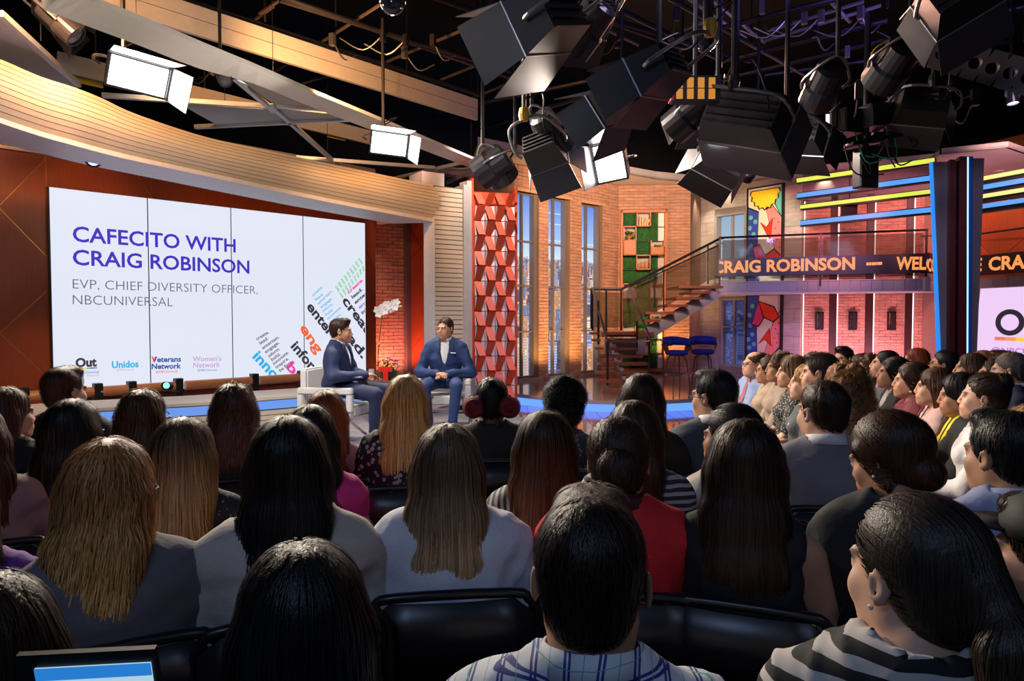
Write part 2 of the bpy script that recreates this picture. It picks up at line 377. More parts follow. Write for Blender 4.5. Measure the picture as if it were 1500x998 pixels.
TXT = {}
def text_mesh(s, bold=0.0):
    key = (s, bold)
    if key in TXT: return TXT[key]
    cu = bpy.data.curves.new('t', 'FONT'); cu.body = s; cu.size = 1; cu.offset = bold; cu.resolution_u = 3; cu.fill_mode = 'BOTH'
    o = bpy.data.objects.new('t', cu); COL.objects.link(o)
    dg = bpy.context.evaluated_depsgraph_get(); me = bpy.data.meshes.new_from_object(o.evaluated_get(dg))
    bpy.data.objects.remove(o); bpy.data.curves.remove(cu)
    bm = bmesh.new(); bm.from_mesh(me); bpy.data.meshes.remove(me)
    x0 = min(v.co.x for v in bm.verts); x1 = max(v.co.x for v in bm.verts)
    for v in bm.verts: v.co.x -= x0
    TXT[key] = (bm, x1-x0); return TXT[key]
def lettering(pl, s, p0, p1, cap, m, parent, bold=0.0, n=.053, clip=None, hpx=True, name='lettering'):
    """s along the baseline from pixel p0 to p1 of the plane; cap = capital height in metres"""
    u0, z0 = pl.uz(*p0); u1, z1 = pl.uz(*p1); L = math.hypot(u1-u0, z1-z0); bm0, wd = text_mesh(s, bold)
    bm = bm0.copy(); ex = Vector((u1-u0, z1-z0, 0))/L; ey = Vector((-ex.y, ex.x, 0)); sc = cap/.70; sx = L/wd
    for v in bm.verts:
        q = Vector((u0, z0, 0))+ex*(v.co.x*sx)+ey*(v.co.y*sc); v.co = (q.x, q.y, n)
    if clip:
        for co, no in clip: bmesh.ops.bisect_plane(bm, geom=bm.verts[:]+bm.edges[:]+bm.faces[:], plane_co=co, plane_no=no, clear_outer=True)
    for v in bm.verts: v.co = pl.M @ v.co
    me = bpy.data.meshes.new(name); bm.to_mesh(me); bm.free(); me.materials.append(m)
    return link(bpy.data.objects.new(name, me), parent)
indigo = emis('led_indigo', srgb('#3a2bc0'), 1); ink = emis('led_ink', (.03, .03, .045), 1); sgrey = emis('led_grey', (.10, .10, .12), 1)
cyan = emis('led_cyan', srgb('#1fb0e4'), 1); orange_t = emis('led_orange', srgb('#f2663a'), 1); pink_t = emis('led_pink', srgb('#ec3fa4'), 1)
green_t = emis('led_green', srgb('#3ecb57'), 1); navy_t = emis('led_navy', srgb('#1d4a9f'), 1); red_t = emis('led_red', srgb('#e8413c'), 1); lilac_t = emis('led_lilac', srgb('#c79ad6'), 1); violet_t = emis('led_violet', srgb('#8f7be0'), 1)
T = lambda *a, **k: lettering(scr, *a, parent=led, **k)
T('CAFECITO WITH', (105, 354), (343, 370), .185, indigo, bold=.018); T('CRAIG ROBINSON', (105, 388), (363, 401), .185, indigo, bold=.018)
T('EVP, CHIEF DIVERSITY OFFICER,', (105, 423), (375, 431), .118, sgrey, bold=-.012); T('NBCUNIVERSAL', (105, 446), (251, 449), .118, sgrey, bold=-.012)
T('Out', (109, 537.5), (140, 536), .105, ink, bold=.045)
for i, c in enumerate(('#e8413c', '#f39c3c', '#f5d63c', '#3ecb57', '#3a6be0', '#8f5be0')):
    u0 = scr.uz(109, 539)[0]; u1 = scr.uz(140.5, 539)[0]; z = scr.uz(112, 541)[1]; w_ = (u1-u0)/6
    bm = bmesh.new(); scr.box(bm, u0+i*w_, u0+(i+1)*w_, z, z+.016, .051, .053); obj('rainbow_bar', bm, emis('bar'+c, srgb(c), 1), led)
T('@NBCUniversal', (104, 547.5), (143, 546.5), .035, violet_t, bold=.01); T('Equality Alliance', (104, 552), (143, 551), .03, lilac_t)
T('Unidos', (162, 539), (201, 537.5), .085, cyan, bold=.03); T('@NBCUniversal', (169, 543), (194, 542.5), .025, lilac_t)
T('Veterans', (220, 530.5), (263, 529.5), .07, navy_t, bold=.03); T('Network', (220, 540.5), (263, 539.5), .07, navy_t, bold=.03); T('@NBCUniversal', (226, 546), (258, 545), .026, red_t, bold=.01)
T('V', (220, 530.5), (226.5, 530.3), .072, red_t, bold=.04, n=.0545)
T("Women's", (280, 529.5), (322, 528.5), .07, lilac_t, bold=.01); T('Network', (281, 538.5), (320, 537.5), .07, lilac_t, bold=.01); T('@NBCUniversal', (287, 543.5), (315, 543), .026, navy_t)
# rotated word cloud
cl = [((scr.L-.012, 0, 0), (1, 0, 0)), ((0, zb+.012, 0), (0, -1, 0))]
words_ = ['create.', 'lead.', 'entertain.', 'engage.', 'inform.', 'build.', 'innovate.', 'inspire.', 'be first.']
def cloud(list_, m, cap, bold=.01, cols_=None):
    for i, (s, p0, p1) in enumerate(list_): T(s, p0, p1, cap, (cols_[i] if cols_ else m), bold=bold, clip=cl)
cloud([('create.', (374, 499), (392, 488)), ('lead.', (379, 505), (391, 497)), ('entertain.', (383, 512), (407, 495)), ('engage.', (387, 518), (407, 503)), ('inform.', (392, 524), (408, 512)), ('build.', (396, 529), (409, 520)), ('innovate.', (399, 535), (421, 517)), ('inspire.', (403, 540), (421, 526)), ('be first.', (408, 545), (426, 531))], ink, .05, .015)
cloud([('create.', (456, 435), (471, 421)), ('lead.', (460, 441), (472, 432)), ('entertain.', (464, 447), (485, 427)), ('engage.', (468, 452), (485, 438)), ('inform.', (471, 458), (486, 446)), ('build.', (475, 463), (486, 455)), ('innovate.', (478, 469), (498, 451)), ('inspire.', (482, 474), (498, 461))], cyan, .045, .01)
for i in range(9):
    T(words_[i], (488+i*4.2, 420-i*5.0), (493.5+i*4.2, 428-i*5.0), .05, green_t, bold=.02)
    T(words_[(i+3) % 9], (494+i*4.2, 430-i*5.0), (499.5+i*3.7, 438-i*5.0), .045, green_t, bold=.02)
cloud([('create.', (508, 431), (530, 411)), ('lead.', (514, 438), (529, 425)), ('entertain.', (518, 446), (548, 420)), ('engage.', (524, 453), (548, 432)), ('inform.', (528, 461), (548, 444))], None, .055, .03, [pink_t, ink, ink, violet_t, ink])
cloud([('create', (498, 441), (541, 500)), ('enter', (446, 450), (480, 494)), ('lead.', (492, 478), (528, 526))], ink, .15, .03)
T('eng', (436, 481), (462, 519), .15, orange_t, bold=.03, clip=cl); T('inform', (423, 508), (463, 556), .15, ink, bold=.03, clip=cl)
T('innov', (367, 523), (407, 566), .15, cyan, bold=.03, clip=cl); T('bu', (416, 538), (436, 561), .15, pink_t, bold=.03, clip=cl); T('ins', (362, 560), (382, 582), .15, ink, bold=.03, clip=cl)

# copper rail on black stands under the screen, small lamp
rail = Plane((a0.x-d.x*.9+.42*d.y, a0.y-d.y*.9-.42*d.x), (b0.x+.42*d.y, b0.y-.42*d.x))
cop = mat('copper_tube', (.62, .27, .12), .35, .35)
rl = thing('copper_rail', 'long copper tube rail on black brackets under the video wall', 'rail')
segs = [(-60, 28), (30, 79), (82, 137), (146, 187), (192, 256), (272, 368), (381, 438), (446, 500)]
def railz(px, py): return rail.uz(px, py)
zr = .66
for x0, x1 in segs:
    u0 = rail.uz(x0, 590)[0]; u1 = rail.uz(x1, 590)[0]; bm = bmesh.new()
    tube(bm, [rail.at(u0, zr), rail.at(u1, zr)], .062, 14); obj('copper_tube', bm, cop, rl, smooth=False)
    bm = bmesh.new(); rail.box(bm, u1, u1+.09, .30, .76, -.05, .06); obj('bracket', bm, black_metal, rl)
lp = thing('floor_spot', 'small black spotlight with teal lens below the video wall', 'spotlight', rail.at(rail.uz(241, 580)[0], .62, .16))
bm = bmesh.new(); tube(bm, [(0, .02, .06), (0, -.10, .08)], .05, 12); obj('lamp_body', bm, black_metal, lp)
bm = bmesh.new(); tube(bm, [(0.02, -.101, .08), (0.02, -.106, .08)], .04, 14); obj('lens', bm, emis('teal_lens', (.2, .95, .85), 2), lp)
bm = bmesh.new(); box(bm, (-.12, -.06, -.02), (.12, .05, .0)); obj('base_plate', bm, black_metal, lp)

# slatted plinth under the screen
cream = mat('cream_slat', (.66, .58, .47), .45, noise=.05); seam = mat('seam_shadow_gap', (.10, .09, .09), .6)
path = smooth_path([Vector((-5.9, 4.9, 0)), PZ(40, 612, .6), PZ(150, 604, .6), PZ(240, 599, .6), PZ(310, 594.5, .6), PZ(395, 587.5, .6), PZ(440, 584, .6), PZ(520, 577, .6), Vector((-1.55, 9.4, 0))], 5)
path = [Vector((p.x, p.y, 0)) for p in path]
def ribbon(bm, path, z0, z1, n0, n1, off=None):
    nrm = []
    for i in range(len(path)):
        t = (path[min(i+1, len(path)-1)]-path[max(i-1, 0)]).normalized(); nrm.append(Vector((t.y, -t.x, 0)))
    rows = []
    for p, n in zip(path, nrm): rows.append([bm.verts.new(p+n*a+Vector((0, 0, b))) for a, b in ((n0, z0), (n1, z0), (n1, z1), (n0, z1))])
    for A, B in zip(rows, rows[1:]):
        for k in range(4): bm.faces.new((A[k], A[(k+1) % 4], B[(k+1) % 4], B[k]))
    bm.faces.new(rows[0][::-1]); bm.faces.new(rows[-1]); return bm
pk = thing('slatted_plinth', 'curved cream slatted ledge with a blue light band under the screen', 'ledge')
obj('ledge_top', ribbon(bmesh.new(), path, .612, .645, -.75, .01), cream, pk)
obj('light_band', ribbon(bmesh.new(), path, .505, .598, -.03, -.004), emis('blue_band', (.16, .36, .95), .85), pk)
obj('core', ribbon(bmesh.new(), path, .325, .61, -.7, -.035), seam, pk)
z = .33
while z < .49: obj('slat', ribbon(bmesh.new(), path, z, z+.048, -.034, 0), cream, pk); z += .056

# ------------------------------------------------------------------ slatted cornice and pilaster
Tp = [(-60, 62, 5.5), (0, 86, 5.9), (60, 112, 6.2), (110, 128, 6.4), (150, 144, 6.6), (200, 167, 6.85), (300, 200, 7.4), (400, 222, 8.0), (500, 243, 8.65), (600, 264, 9.3), (637, 271, 9.55)]
Bp = [(-60, 150, 5.6), (0, 173, 6.0), (60, 193, 6.3), (110, 207, 6.5), (150, 218, 6.7), (200, 230, 6.95), (300, 252, 7.5), (400, 274, 8.1), (500, 295, 8.75), (600, 314, 9.35), (637, 321, 9.55)]
TP = smooth_path([P(*q) for q in Tp], 5); BP = smooth_path([P(*q) for q in Bp], 5)
cw = thing('slatted_cornice', 'sweeping curved cream slatted cornice above the stage', 'cornice')
NS = 10
def band(f0, f1, n=0, th=.03):
    bm = bmesh.new(); rows = []
    for t, b in zip(TP, BP):
        # the face bows outwards between its upper and lower edge
        def pt(f, push):
            q = b.lerp(t, f); bow = math.sin(math.pi*f)*.10
            nrm = Vector((.72, -.69, 0)); return q+nrm*(bow+push)
        rows.append([bm.verts.new(pt(f0, n)), bm.verts.new(pt(f1, n)), bm.verts.new(pt(f1, n-th)), bm.verts.new(pt(f0, n-th))])
    for A, B in zip(rows, rows[1:]):
        for k in range(4): bm.faces.new((A[k], A[(k+1) % 4], B[(k+1) % 4], B[k]))
    bm.faces.new(rows[0][::-1]); bm.faces.new(rows[-1]); return bm
obj('cornice_core', band(0.01, .99, -.03, .1), seam, cw)
gold_slat = mat('cornice_slat', (.60, .50, .38), .5, noise=.05)
for i in range(NS):
    f0 = i/NS; obj('slat', band(f0+.006, f0+1/NS-.006), gold_slat, cw, smooth=False)
lip = [b+Vector((.05, -.05, -.0)) for b in BP]
bm = bmesh.new(); rows = []
for b in BP:
    n = Vector((.72, -.69, 0)); rows.append([bm.verts.new(b+n*a+Vector((0, 0, c))) for a, c in ((.03, -.004), (.03, -.05), (-1.0, .03), (-1.0, .06))])
for A, B in zip(rows, rows[1:]):
    for k in range(4): bm.faces.new((A[k], A[(k+1) % 4], B[(k+1) % 4], B[k]))
bm.faces.new(rows[0][::-1]); bm.faces.new(rows[-1])
obj('cornice_soffit', bm, mat('cornice_soffit', (.56, .54, .56), .5), cw)
sp = thing('cove_spot', 'small blue-violet round spotlight under the cornice', 'spotlight', P(135, 232, 7.4))
bm = bmesh.new(); tube(bm, [(0, 0, .0), (.05, -.06, -.03)], [.08, .085], 16); obj('spot_ring', bm, black_metal, sp)
bm = bmesh.new(); tube(bm, [(.05, -.06, -.031), (.054, -.065, -.034)], .06, 16); obj('lens', bm, emis('blue_lens', (.35, .38, 1), 3), sp)
# points under the cornice and aims on it; no lamp is made
for q in ((150, 300, 5.3), (330, 350, 6.2), (480, 380, 7.2)):
    p = P(*q); t = P(q[0]+10, 210 if q[0] < 300 else 240, q[2]+2.0)
# pilaster
pa = P(636, 464, 9.5); pb = P(677, 464, 9.75); pil = Plane((pa.x, pa.y), (pb.x, pb.y))
pz = thing('slatted_pilaster', 'cream slatted pilaster beside the red column', 'pilaster')
ztop = pil.uz(640, 272)[1]
bm = bmesh.new(); pil.box(bm, 0, pil.L, .32, ztop, -.25, -.004); obj('pilaster_core', bm, seam, pz)
z = .33
while z < ztop-.02:
    h = min(.064, ztop-z); bm = bmesh.new(); pil.box(bm, 0, pil.L, z, z+h-.008, -.004, .022); obj('slat', bm, cream, pz); z += .066
bm = bmesh.new(); prism(bm, [pil.at(0, .32, .03), pil.at(0, .32, -.25), P(621, 464, 9.95)*1+Vector((0, 0, .32-1.56)), P(622, 464, 9.7)+Vector((0, 0, .32-1.56))], (0, 0, 2.62)); obj('inner_return', bm, mat('return_white', (.62, .60, .60), .5), pz)
bm = bmesh.new(); pil.box(bm, pil.L, pil.L+.075, .32, ztop+.05, -.2, .05); obj('edge_post', bm, mat('edge_grey', (.54, .52, .52), .45), pz)
bm = bmesh.new(); pil.box(bm, pil.L+.077, pil.L+.15, .32, ztop+.12, -.2, .02); obj('edge_post', bm, mat('edge_grey', (.54, .52, .52), .45), pz)
bm = bmesh.new(); pil.box(bm, -.13, .22, ztop+.0, ztop+.20, -.5, -.1); obj('cap_block', bm, mat('cap_block', (.45, .40, .42), .5), pz)
# brick passage behind the stage
ps = Plane((P(552, 464, 12.5).x, 12.5), (P(600, 464, 12.9).x, 12.9))
pw = thing('wall_passage', 'red brick wall of the passage behind the stage', 'wall'); del pw['category']; pw['kind'] = 'structure'
bm = bmesh.new(); ps.box(bm, -.3, ps.L, .2, 3.6, -.2, 0); obj('wall_backing', bm, mortar, pw)
bricks(ps, [(-.3, .3, ps.L, 3.4)], [], brick_red, pw, bl=.2, bh=.055)
ps2 = Plane((P(603, 464, 12.7).x, 12.7), (P(640, 464, 12.1).x, 12.1))
bm = bmesh.new(); ps2.box(bm, -.1, .0, .2, 3.6, -.1, .1); obj('wall_post', bm, grey_metal, pw)
bm = bmesh.new(); ps2.box(bm, 0, ps2.L+.3, .2, 3.6, -.12, 0); obj('wall_backing', bm, bronze, pw)
panels(ps2, [((0, .3, ps2.L+.3, 3.5), [(ps2.uz(603, 378), ps2.uz(622, 358)), (ps2.uz(622, 370), ps2.uz(612, 352)), (ps2.uz(603, 512), ps2.uz(622, 490))])], pw, veneer)
bm = bmesh.new(); prism(bm, [P(552, 322, 11.3), P(640, 318, 10.4), P(640, 318, 12.4), P(552, 330, 12.6)], (0, 0, .05)); obj('passage_soffit', bm, mat('passage_soffit', (.62, .56, .52), .5), pw)

# ------------------------------------------------------------------ red faceted column
rc = Plane((P(690, 464, 10.7).x, 10.7), (P(757.5, 464, 10.9).x, 10.9))
ct = thing('faceted_column', 'tall red column clad in slanted boards and pale star facets', 'column')
red1 = mat('red_board', (.55, .075, .03), .4, noise=.2, scale=6); red3 = red1
ice = mat('pale_facet', (.80, .82, .86), .3)
zt2 = rc.uz(725, 284)[1]; zl = rc.uz(700, 290)[1]
bm = bmesh.new(); rc.box(bm, .015, rc.L, 0, zt2+.02, -.45, -.01); obj('column_core', bm, red1, ct)
bm = bmesh.new(); rc.box(bm, -.03, .04, 0, zl+.3, -.3, .03); obj('column_post', bm, red1, ct)
bm = bmesh.new(); rc.box(bm, rc.L-.05, rc.L, 0, zt2+.1, -.3, .02); obj('column_post', bm, red1, ct)
zt3 = zt2; PB = .235; BW = (rc.L-.05-.05)/4; G_ = .104; xb0 = .045
def bxk(k, j): # boundary k at course level j: pinched (0) or open (g)
    return G_/2 if (k+j) % 2 == 0 else 0.0
def dep(j): return .085 if j % 2 else .030
nl = int(zt2/PB)
for j in range(nl+1):
    z0_, z1_ = j*PB+.012, min((j+1)*PB, zt2)-.006
    if z1_-z0_ < .05: continue
    for c in range(4):
        Bl, Br = xb0+c*BW, xb0+(c+1)*BW
        lo = (Bl+bxk(c, j), Br-bxk(c+1, j)); hi = (Bl+bxk(c, j+1), Br-bxk(c+1, j+1)); lean_left = hi[0] < lo[0]
        bm = bmesh.new(); d0, d1 = (.125, .020) if lean_left else (.020, .125)
        prism(bm, [rc.at(lo[0], z0_, d0), rc.at(lo[1], z0_, d0), rc.at(hi[1], z1_, d1), rc.at(hi[0], z1_, d1)], rc.n*.014)
        obj('slanted_board', bm, red1, ct)
for k in range(0, 5):
    x_ = xb0+k*BW
    for j in range(nl+1):
        if (k+j) % 2: continue
        zc_ = j*PB
        for s in (-1, 1):
            zt_, zb_ = zc_+s*.006, zc_+s*(PB-.012)
            if zt_ < 0 or zb_ < 0 or zb_ > zt2: continue
            for t in (-1, 1):
                if (k == 0 and t < 0) or (k == 4 and t > 0): continue
                bm = bmesh.new(); prism(bm, [rc.at(x_+t*(G_/2+.002), zt_, .030), rc.at(x_+t*.010, zt_, .075), rc.at(x_, zb_, .045)], rc.n*.004); obj('pale_facet', bm, ice, ct)
            bm = bmesh.new(); prism(bm, [rc.at(x_-.010, zt_, .077), rc.at(x_+.010, zt_, .077), rc.at(x_, zb_, .047)], rc.n*.004); obj('rose_facet', bm, red3, ct)

# ------------------------------------------------------------------ window wall
ww = Plane((P(752, 464, 14.15).x, 14.15), (P(905, 464, 16.5).x, 16.5)); w2 = Plane((P(905, 464, 16.5).x, 16.5), (P(1010, 464, 16.35).x, 16.35))
wb = thing('wall_windows', 'curved tan brick wall with three tall windows', 'wall'); del wb['category']; wb['kind'] = 'structure'
ZC = 4.72
wins = []
for x0, x1, t0, t1 in ((757, 789, 279, 285), (803, 834.5, 288, 293), (851.5, 882, 297, 302)):
    wins.append((ww.uz(x0, 400)[0], .26, ww.uz(x1, 400)[0], ww.uz((x0+x1)/2, (t0+t1)/2)[1]))
us = [0]
bm = bmesh.new(); cur = -1.0
for (a, z0, b, z1) in wins:
    ww.box(bm, cur, a, .2, ZC, -.22, 0); ww.box(bm, a, b, z1, ZC, -.22, 0); ww.box(bm, a, b, .2, z0, -.22, 0); cur = b
ww.box(bm, cur, ww.L, .2, ZC, -.22, 0); obj('wall_backing', bm, mortar, wb)
bricks(ww, [(0, .24, ww.L, ZC)], wins, brick_tan, wb)
SH = (w2.uz(908.5, 400)[0], .25, w2.uz(976, 400)[0], w2.uz(940, 309)[1])
bm = bmesh.new(); w2.box(bm, 0, w2.L, .2, ZC, -.3, 0); obj('wall_backing', bm, mortar, wb)
bricks(w2, [(0, .24, w2.L, ZC)], [SH], brick_tan, wb)
# brick return edge
grv = mat('plaster_violet_light', (.34, .30, .34), .7, noise=.1)  # violet light mixed into the grey base colour; assigned to nothing
bm = bmesh.new(); q0 = w2.at(w2.L, 0); q1 = P(1021, 464, 17.2); prism(bm, [(q0.x, q0.y, .2), (q1.x, q1.y, .2), (q1.x+.1, q1.y+.1, .2), (q0.x+.01, q0.y+.2, .2)], (0, 0, ZC-.2)); obj('wall_return', bm, mortar, wb)
frame_m = mat('bronze_frame', (.30, .26, .22), .4, .5)
for i, (a, z0, b, z1) in enumerate(wins):
    wn = thing('window_%d' % (i+1), 'tall narrow window', 'window'); del wn['category']; del wn['label']; wn['kind'] = 'structure'
    t = .035; bm = bmesh.new()
    ww.box(bm, a, a+t, z0, z1, -.2, -.10); ww.box(bm, b-t-.05, b, z0, z1, -.2, -.06); ww.box(bm, a, b, z0, z0+t, -.2, -.1); ww.box(bm, a, b, z1-t, z1, -.2, -.1); obj('window_frame', bm, frame_m, wn)
    m_ = a+(b-a)*.42; zs_ = [z0+(z1-z0)*f for f in (.25, .50, .74)]
    bm = bmesh.new(); ww.box(bm, m_-.02, m_+.02, z0, z1, -.19, -.11); obj('mullion', bm, frame_m, wn)
    for zq in zs_: bm = bmesh.new(); ww.box(bm, a, b, zq-.018, zq+.018, -.19, -.10); obj('glazing_bar', bm, frame_m, wn)
    gl = mat('window_glass', (.3, .35, .4), .03, noise=0, alpha=.05)
    zz = [z0]+zs_+[z1]
    for zq0, zq1 in zip(zz, zz[1:]):
        for ua, ub in ((a, m_), (m_, b)):
            bm = bmesh.new(); ww.box(bm, ua+.02, ub-.02, zq0+.02, zq1-.02, -.155, -.15); obj('window_pane', bm, gl, wn)
    bm = bmesh.new(); ww.box(bm, a-.04, b+.06, z1, z1+.05, -.1, .05); obj('window_head', bm, mat('lintel', (.6, .38, .2), .5), wn)
    bm = bmesh.new(); ww.box(bm, a-.04, b+.05, .2, z0, -.1, .1); obj('window_sill', bm, mat('sill_stone', (.42, .34, .30), .5), wn)
# printed city backdrop behind the windows
def city(name, label, pl, u0, u1, z0, z1, zh, n, seed, sky0, sky1, near=1.0, e=1.0, night=False):
    r = random.Random(seed); V = []; Q = []; Cc = []; lay = [n]
    def quad(ua, ub, za, zb_, ca, cb=None, dn=0.0):
        cb = cb or ca; i = len(V)
        for (u, z, c) in ((ua, za, ca), (ub, za, ca), (ub, zb_, cb), (ua, zb_, cb)): V.append(pl.at(u, z, n+dn)); Cc.append(c)
        Q.append((i, i+1, i+2, i+3))
    quad(u0, u1, z0, zh, sky0); quad(u0, u1, zh, zh+(z1-zh)*.35, sky0, tuple((a+b)/2 for a, b in zip(sky0, sky1))); quad(u0, u1, zh+(z1-zh)*.35, z1, tuple((a+b)/2 for a, b in zip(sky0, sky1)), sky1)
    if not night:
        for k in range(6):
            zc = zh+(z1-zh)*r.uniform(.15, .8); ua = r.uniform(u0, u1-.3); l = r.uniform(.4, 1.4); h = .012
            quad(ua, min(ua+l, u1), zc, zc+h, tuple(min(1, c*1.25+.06) for c in sky0), None, .001)
    rows = 26; dn = .002
    for k in range(rows):
        f = k/(rows-1); base = zh-(zh-z0)*f**1.5; size = .03+.34*f**1.6*near
        u = u0-size*r.random()
        while u < u1:
            wd = size*r.uniform(.5, 1.1); h = size*r.uniform(.7, 2.6)*(1.7 if r.random() < .14 else 1); zt_ = min(base+h, zh+.09+.30*(r.random() < .10)*(f < .8)*1)
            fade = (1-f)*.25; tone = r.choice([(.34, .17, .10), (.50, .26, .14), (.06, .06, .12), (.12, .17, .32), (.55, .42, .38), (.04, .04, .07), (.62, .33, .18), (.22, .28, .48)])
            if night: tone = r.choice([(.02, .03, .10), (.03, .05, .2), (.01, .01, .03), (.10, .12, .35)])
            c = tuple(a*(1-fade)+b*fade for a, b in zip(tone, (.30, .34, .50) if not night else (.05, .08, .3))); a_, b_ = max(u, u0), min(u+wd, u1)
            if b_-a_ > .01 and zt_ > z0:
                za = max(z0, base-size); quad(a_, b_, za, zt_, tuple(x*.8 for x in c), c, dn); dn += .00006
                if size > .05:
                    st_ = max(.028, size*.14); zq = zt_-st_; lit = tuple(min(1, x*1.6+.02) for x in c); dk = tuple(x*.35 for x in c); mode = r.random()
                    while zq > za:
                        if mode < .4: quad(a_+.004, b_-.004, zq, zq+st_*.4, lit if r.random() < .6 else dk, None, dn)
                        else:
                            uq = a_+st_*.3
                            while uq < b_-st_*.5:
                                quad(uq, min(uq+st_*.45, b_), zq, zq+st_*.55, lit if r.random() < .22 else dk, None, dn); uq += st_*.9
                        zq -= st_
                    dn += .00006
            u += wd*r.uniform(.8, 1.1)
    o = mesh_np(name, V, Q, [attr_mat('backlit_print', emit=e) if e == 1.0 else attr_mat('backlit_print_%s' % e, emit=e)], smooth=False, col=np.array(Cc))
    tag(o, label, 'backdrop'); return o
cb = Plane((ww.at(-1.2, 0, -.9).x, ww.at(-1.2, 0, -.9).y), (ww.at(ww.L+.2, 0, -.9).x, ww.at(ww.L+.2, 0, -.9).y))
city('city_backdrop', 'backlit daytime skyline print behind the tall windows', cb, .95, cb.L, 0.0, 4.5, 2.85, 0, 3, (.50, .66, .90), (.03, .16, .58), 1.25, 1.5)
# ------------------------------------------------------------------ soffit over the right hand set
so = thing('trim_soffit', 'pale soffit over the window wall and balcony', 'trim'); del so['category']; del so['label']; so['kind'] = 'structure'
sf_m = mat('soffit_white', (.56, .54, .54), .6, noise=.04)
f1 = [PZ(700, 214, ZC), PZ(800, 233, ZC), PZ(880, 248, ZC), PZ(960, 262, ZC), PZ(1058, 271.5, ZC), PZ(1150, 258, ZC), PZ(1371, 237, ZC)]
bk = [Vector((9.5, 16.5, ZC)), Vector((4.5, 18.2, ZC)), Vector((2.4, 17.2, ZC)), Vector((-.8, 14.0, ZC))]
bm = bmesh.new(); prism(bm, f1+bk, (0, 0, .04)); obj('soffit_panel', bm, sf_m, so)
bm = bmesh.new()
for a, b in zip(f1, f1[1:]): prism(bm, [a, b, b+Vector((0, .05, 0)), a+Vector((0, .05, 0))], (0, 0, .17))
obj('soffit_edge', bm, mat('soffit_edge', (.50, .48, .48), .6), so)
Z2 = 4.35
f2 = [PZ(1357, 243, Z2), PZ(1379, 226, Z2), PZ(1477, 216, Z2), PZ(1560, 244, Z2)]
f3 = [PZ(1640, 300, Z2), PZ(1440, 262, Z2)]
bm = bmesh.new(); prism(bm, f2+f3, (0, 0, .04)); obj('soffit_panel', bm, sf_m, so)
bm = bmesh.new()
for a, b in zip(f2, f2[1:]): prism(bm, [a, b, b+Vector((0, .05, 0)), a+Vector((0, .05, 0))], (0, 0, .10))
obj('soffit_edge', bm, MATS['soffit_edge'], so)
for i, (px, py) in enumerate(((1031, 275), (1065, 275), (1126, 266), (1209, 253.5), (1463, 251))):
    z_ = ZC if i < 4 else Z2
    t = thing('downlight', ['round downlight in the soffit beside the brick corner', 'round downlight in the soffit above the balcony window', 'round downlight in the soffit above the tall mural', 'round downlight in the soffit above the yellow bar', 'round downlight in the pink soffit right of the chrome column'][i], 'downlight', PZ(px, py, z_-.003), group='downlights in the soffit')
    bm = bmesh.new(); lathe(bm, [(.06, -.008), (.085, -.008), (.085, .003), (.06, .003)], 16); obj('trim_ring', bm, white_paint, t)
    bm = bmesh.new(); lathe(bm, [(.055, -.006), (.055, .0)], 16); obj('lamp_face', bm, emis('downlight_face', (1, .86, .66), 6), t)
    light('downlight_beam', 'SPOT', PZ(px, py, z_-.03)+Vector((0, 0, 0)), PZ(px, py, z_)+Vector((0.05, .2, -2)), 60, (1, .80, .56), .05, 75)
# ------------------------------------------------------------------ grey block wall and brick bays
gw = Plane((P(1021, 464, 17.4).x, 17.4), (P(1173, 464, 15.2).x, 15.2)); bw = Plane((P(1173, 464, 15.2).x, 15.2), (P(1400, 464, 14.4).x, 14.4))
gb = thing('wall_blocks', 'grey block wall around the balcony window', 'wall'); del gb['category']; del gb['label']; gb['kind'] = 'structure'
blk = brick_mat('grey_block', (.42, .38, .38), .15); mor2 = mat('mortar_grey', (.20, .18, .19), .9)
def G(px, py): return gw.uz(px, py)
gwin = [(G(1046, 400)[0], 2.42, G(1091.5, 400)[0], G(1070, 312.5)[1]), (G(1053, 480)[0], .35, G(1091.5, 480)[0], 2.0)]
bm = bmesh.new(); a, b = gwin[0][0], gwin[0][2]
gw.box(bm, 0, a, .2, ZC, -.2, 0); gw.box(bm, b, gw.L, .2, ZC, -.2, 0); gw.box(bm, a, b, gwin[0][3], ZC, -.2, 0); gw.box(bm, a, b, 2.0, gwin[0][1], -.2, 0); gw.box(bm, a, b, .2, .35, -.2, 0); gw.box(bm, a, gwin[1][0], .2, 2.1, -.2, 0)
obj('wall_backing', bm, mor2, gb)
bricks(gw, [(0, .2, gw.L, ZC)], gwin, blk, gb, bl=.52, bh=.30, gap=.008, th=.01)
for i, (a, z0, b, z1) in enumerate(gwin):
    wn = thing('window_%d' % (i+4), 'window', 'window'); del wn['category']; del wn['label']; wn['kind'] = 'structure'
    bm = bmesh.new(); m_ = (a+b)/2; m2 = [z0+(z1-z0)*.33] if i == 0 else [z0+(z1-z0)*.58, ]
    for q in ((a, a+.06, z0, z1), (b-.04, b, z0, z1), (a, b, z1-.04, z1), (a, b, z0, z0+.04)): gw.box(bm, *q, -.2, .0)
    obj('window_frame', bm, mat('window_frame_grey', (.30, .29, .30), .5), wn)
    bm = bmesh.new(); gw.box(bm, m_-.025, m_+.025, z0, z1, -.16, -.08); obj('mullion', bm, MATS['window_frame_grey'], wn)
    for zq in m2: bm = bmesh.new(); gw.box(bm, a, b, zq-.02, zq+.02, -.16, -.08); obj('glazing_bar', bm, MATS['window_frame_grey'], wn)
    for ua, ub in ((a+.06, m_-.025), (m_+.025, b-.04)): bm = bmesh.new(); gw.box(bm, ua, ub, z0+.04, z1-.04, -.13, -.125); obj('window_pane', bm, gl, wn)
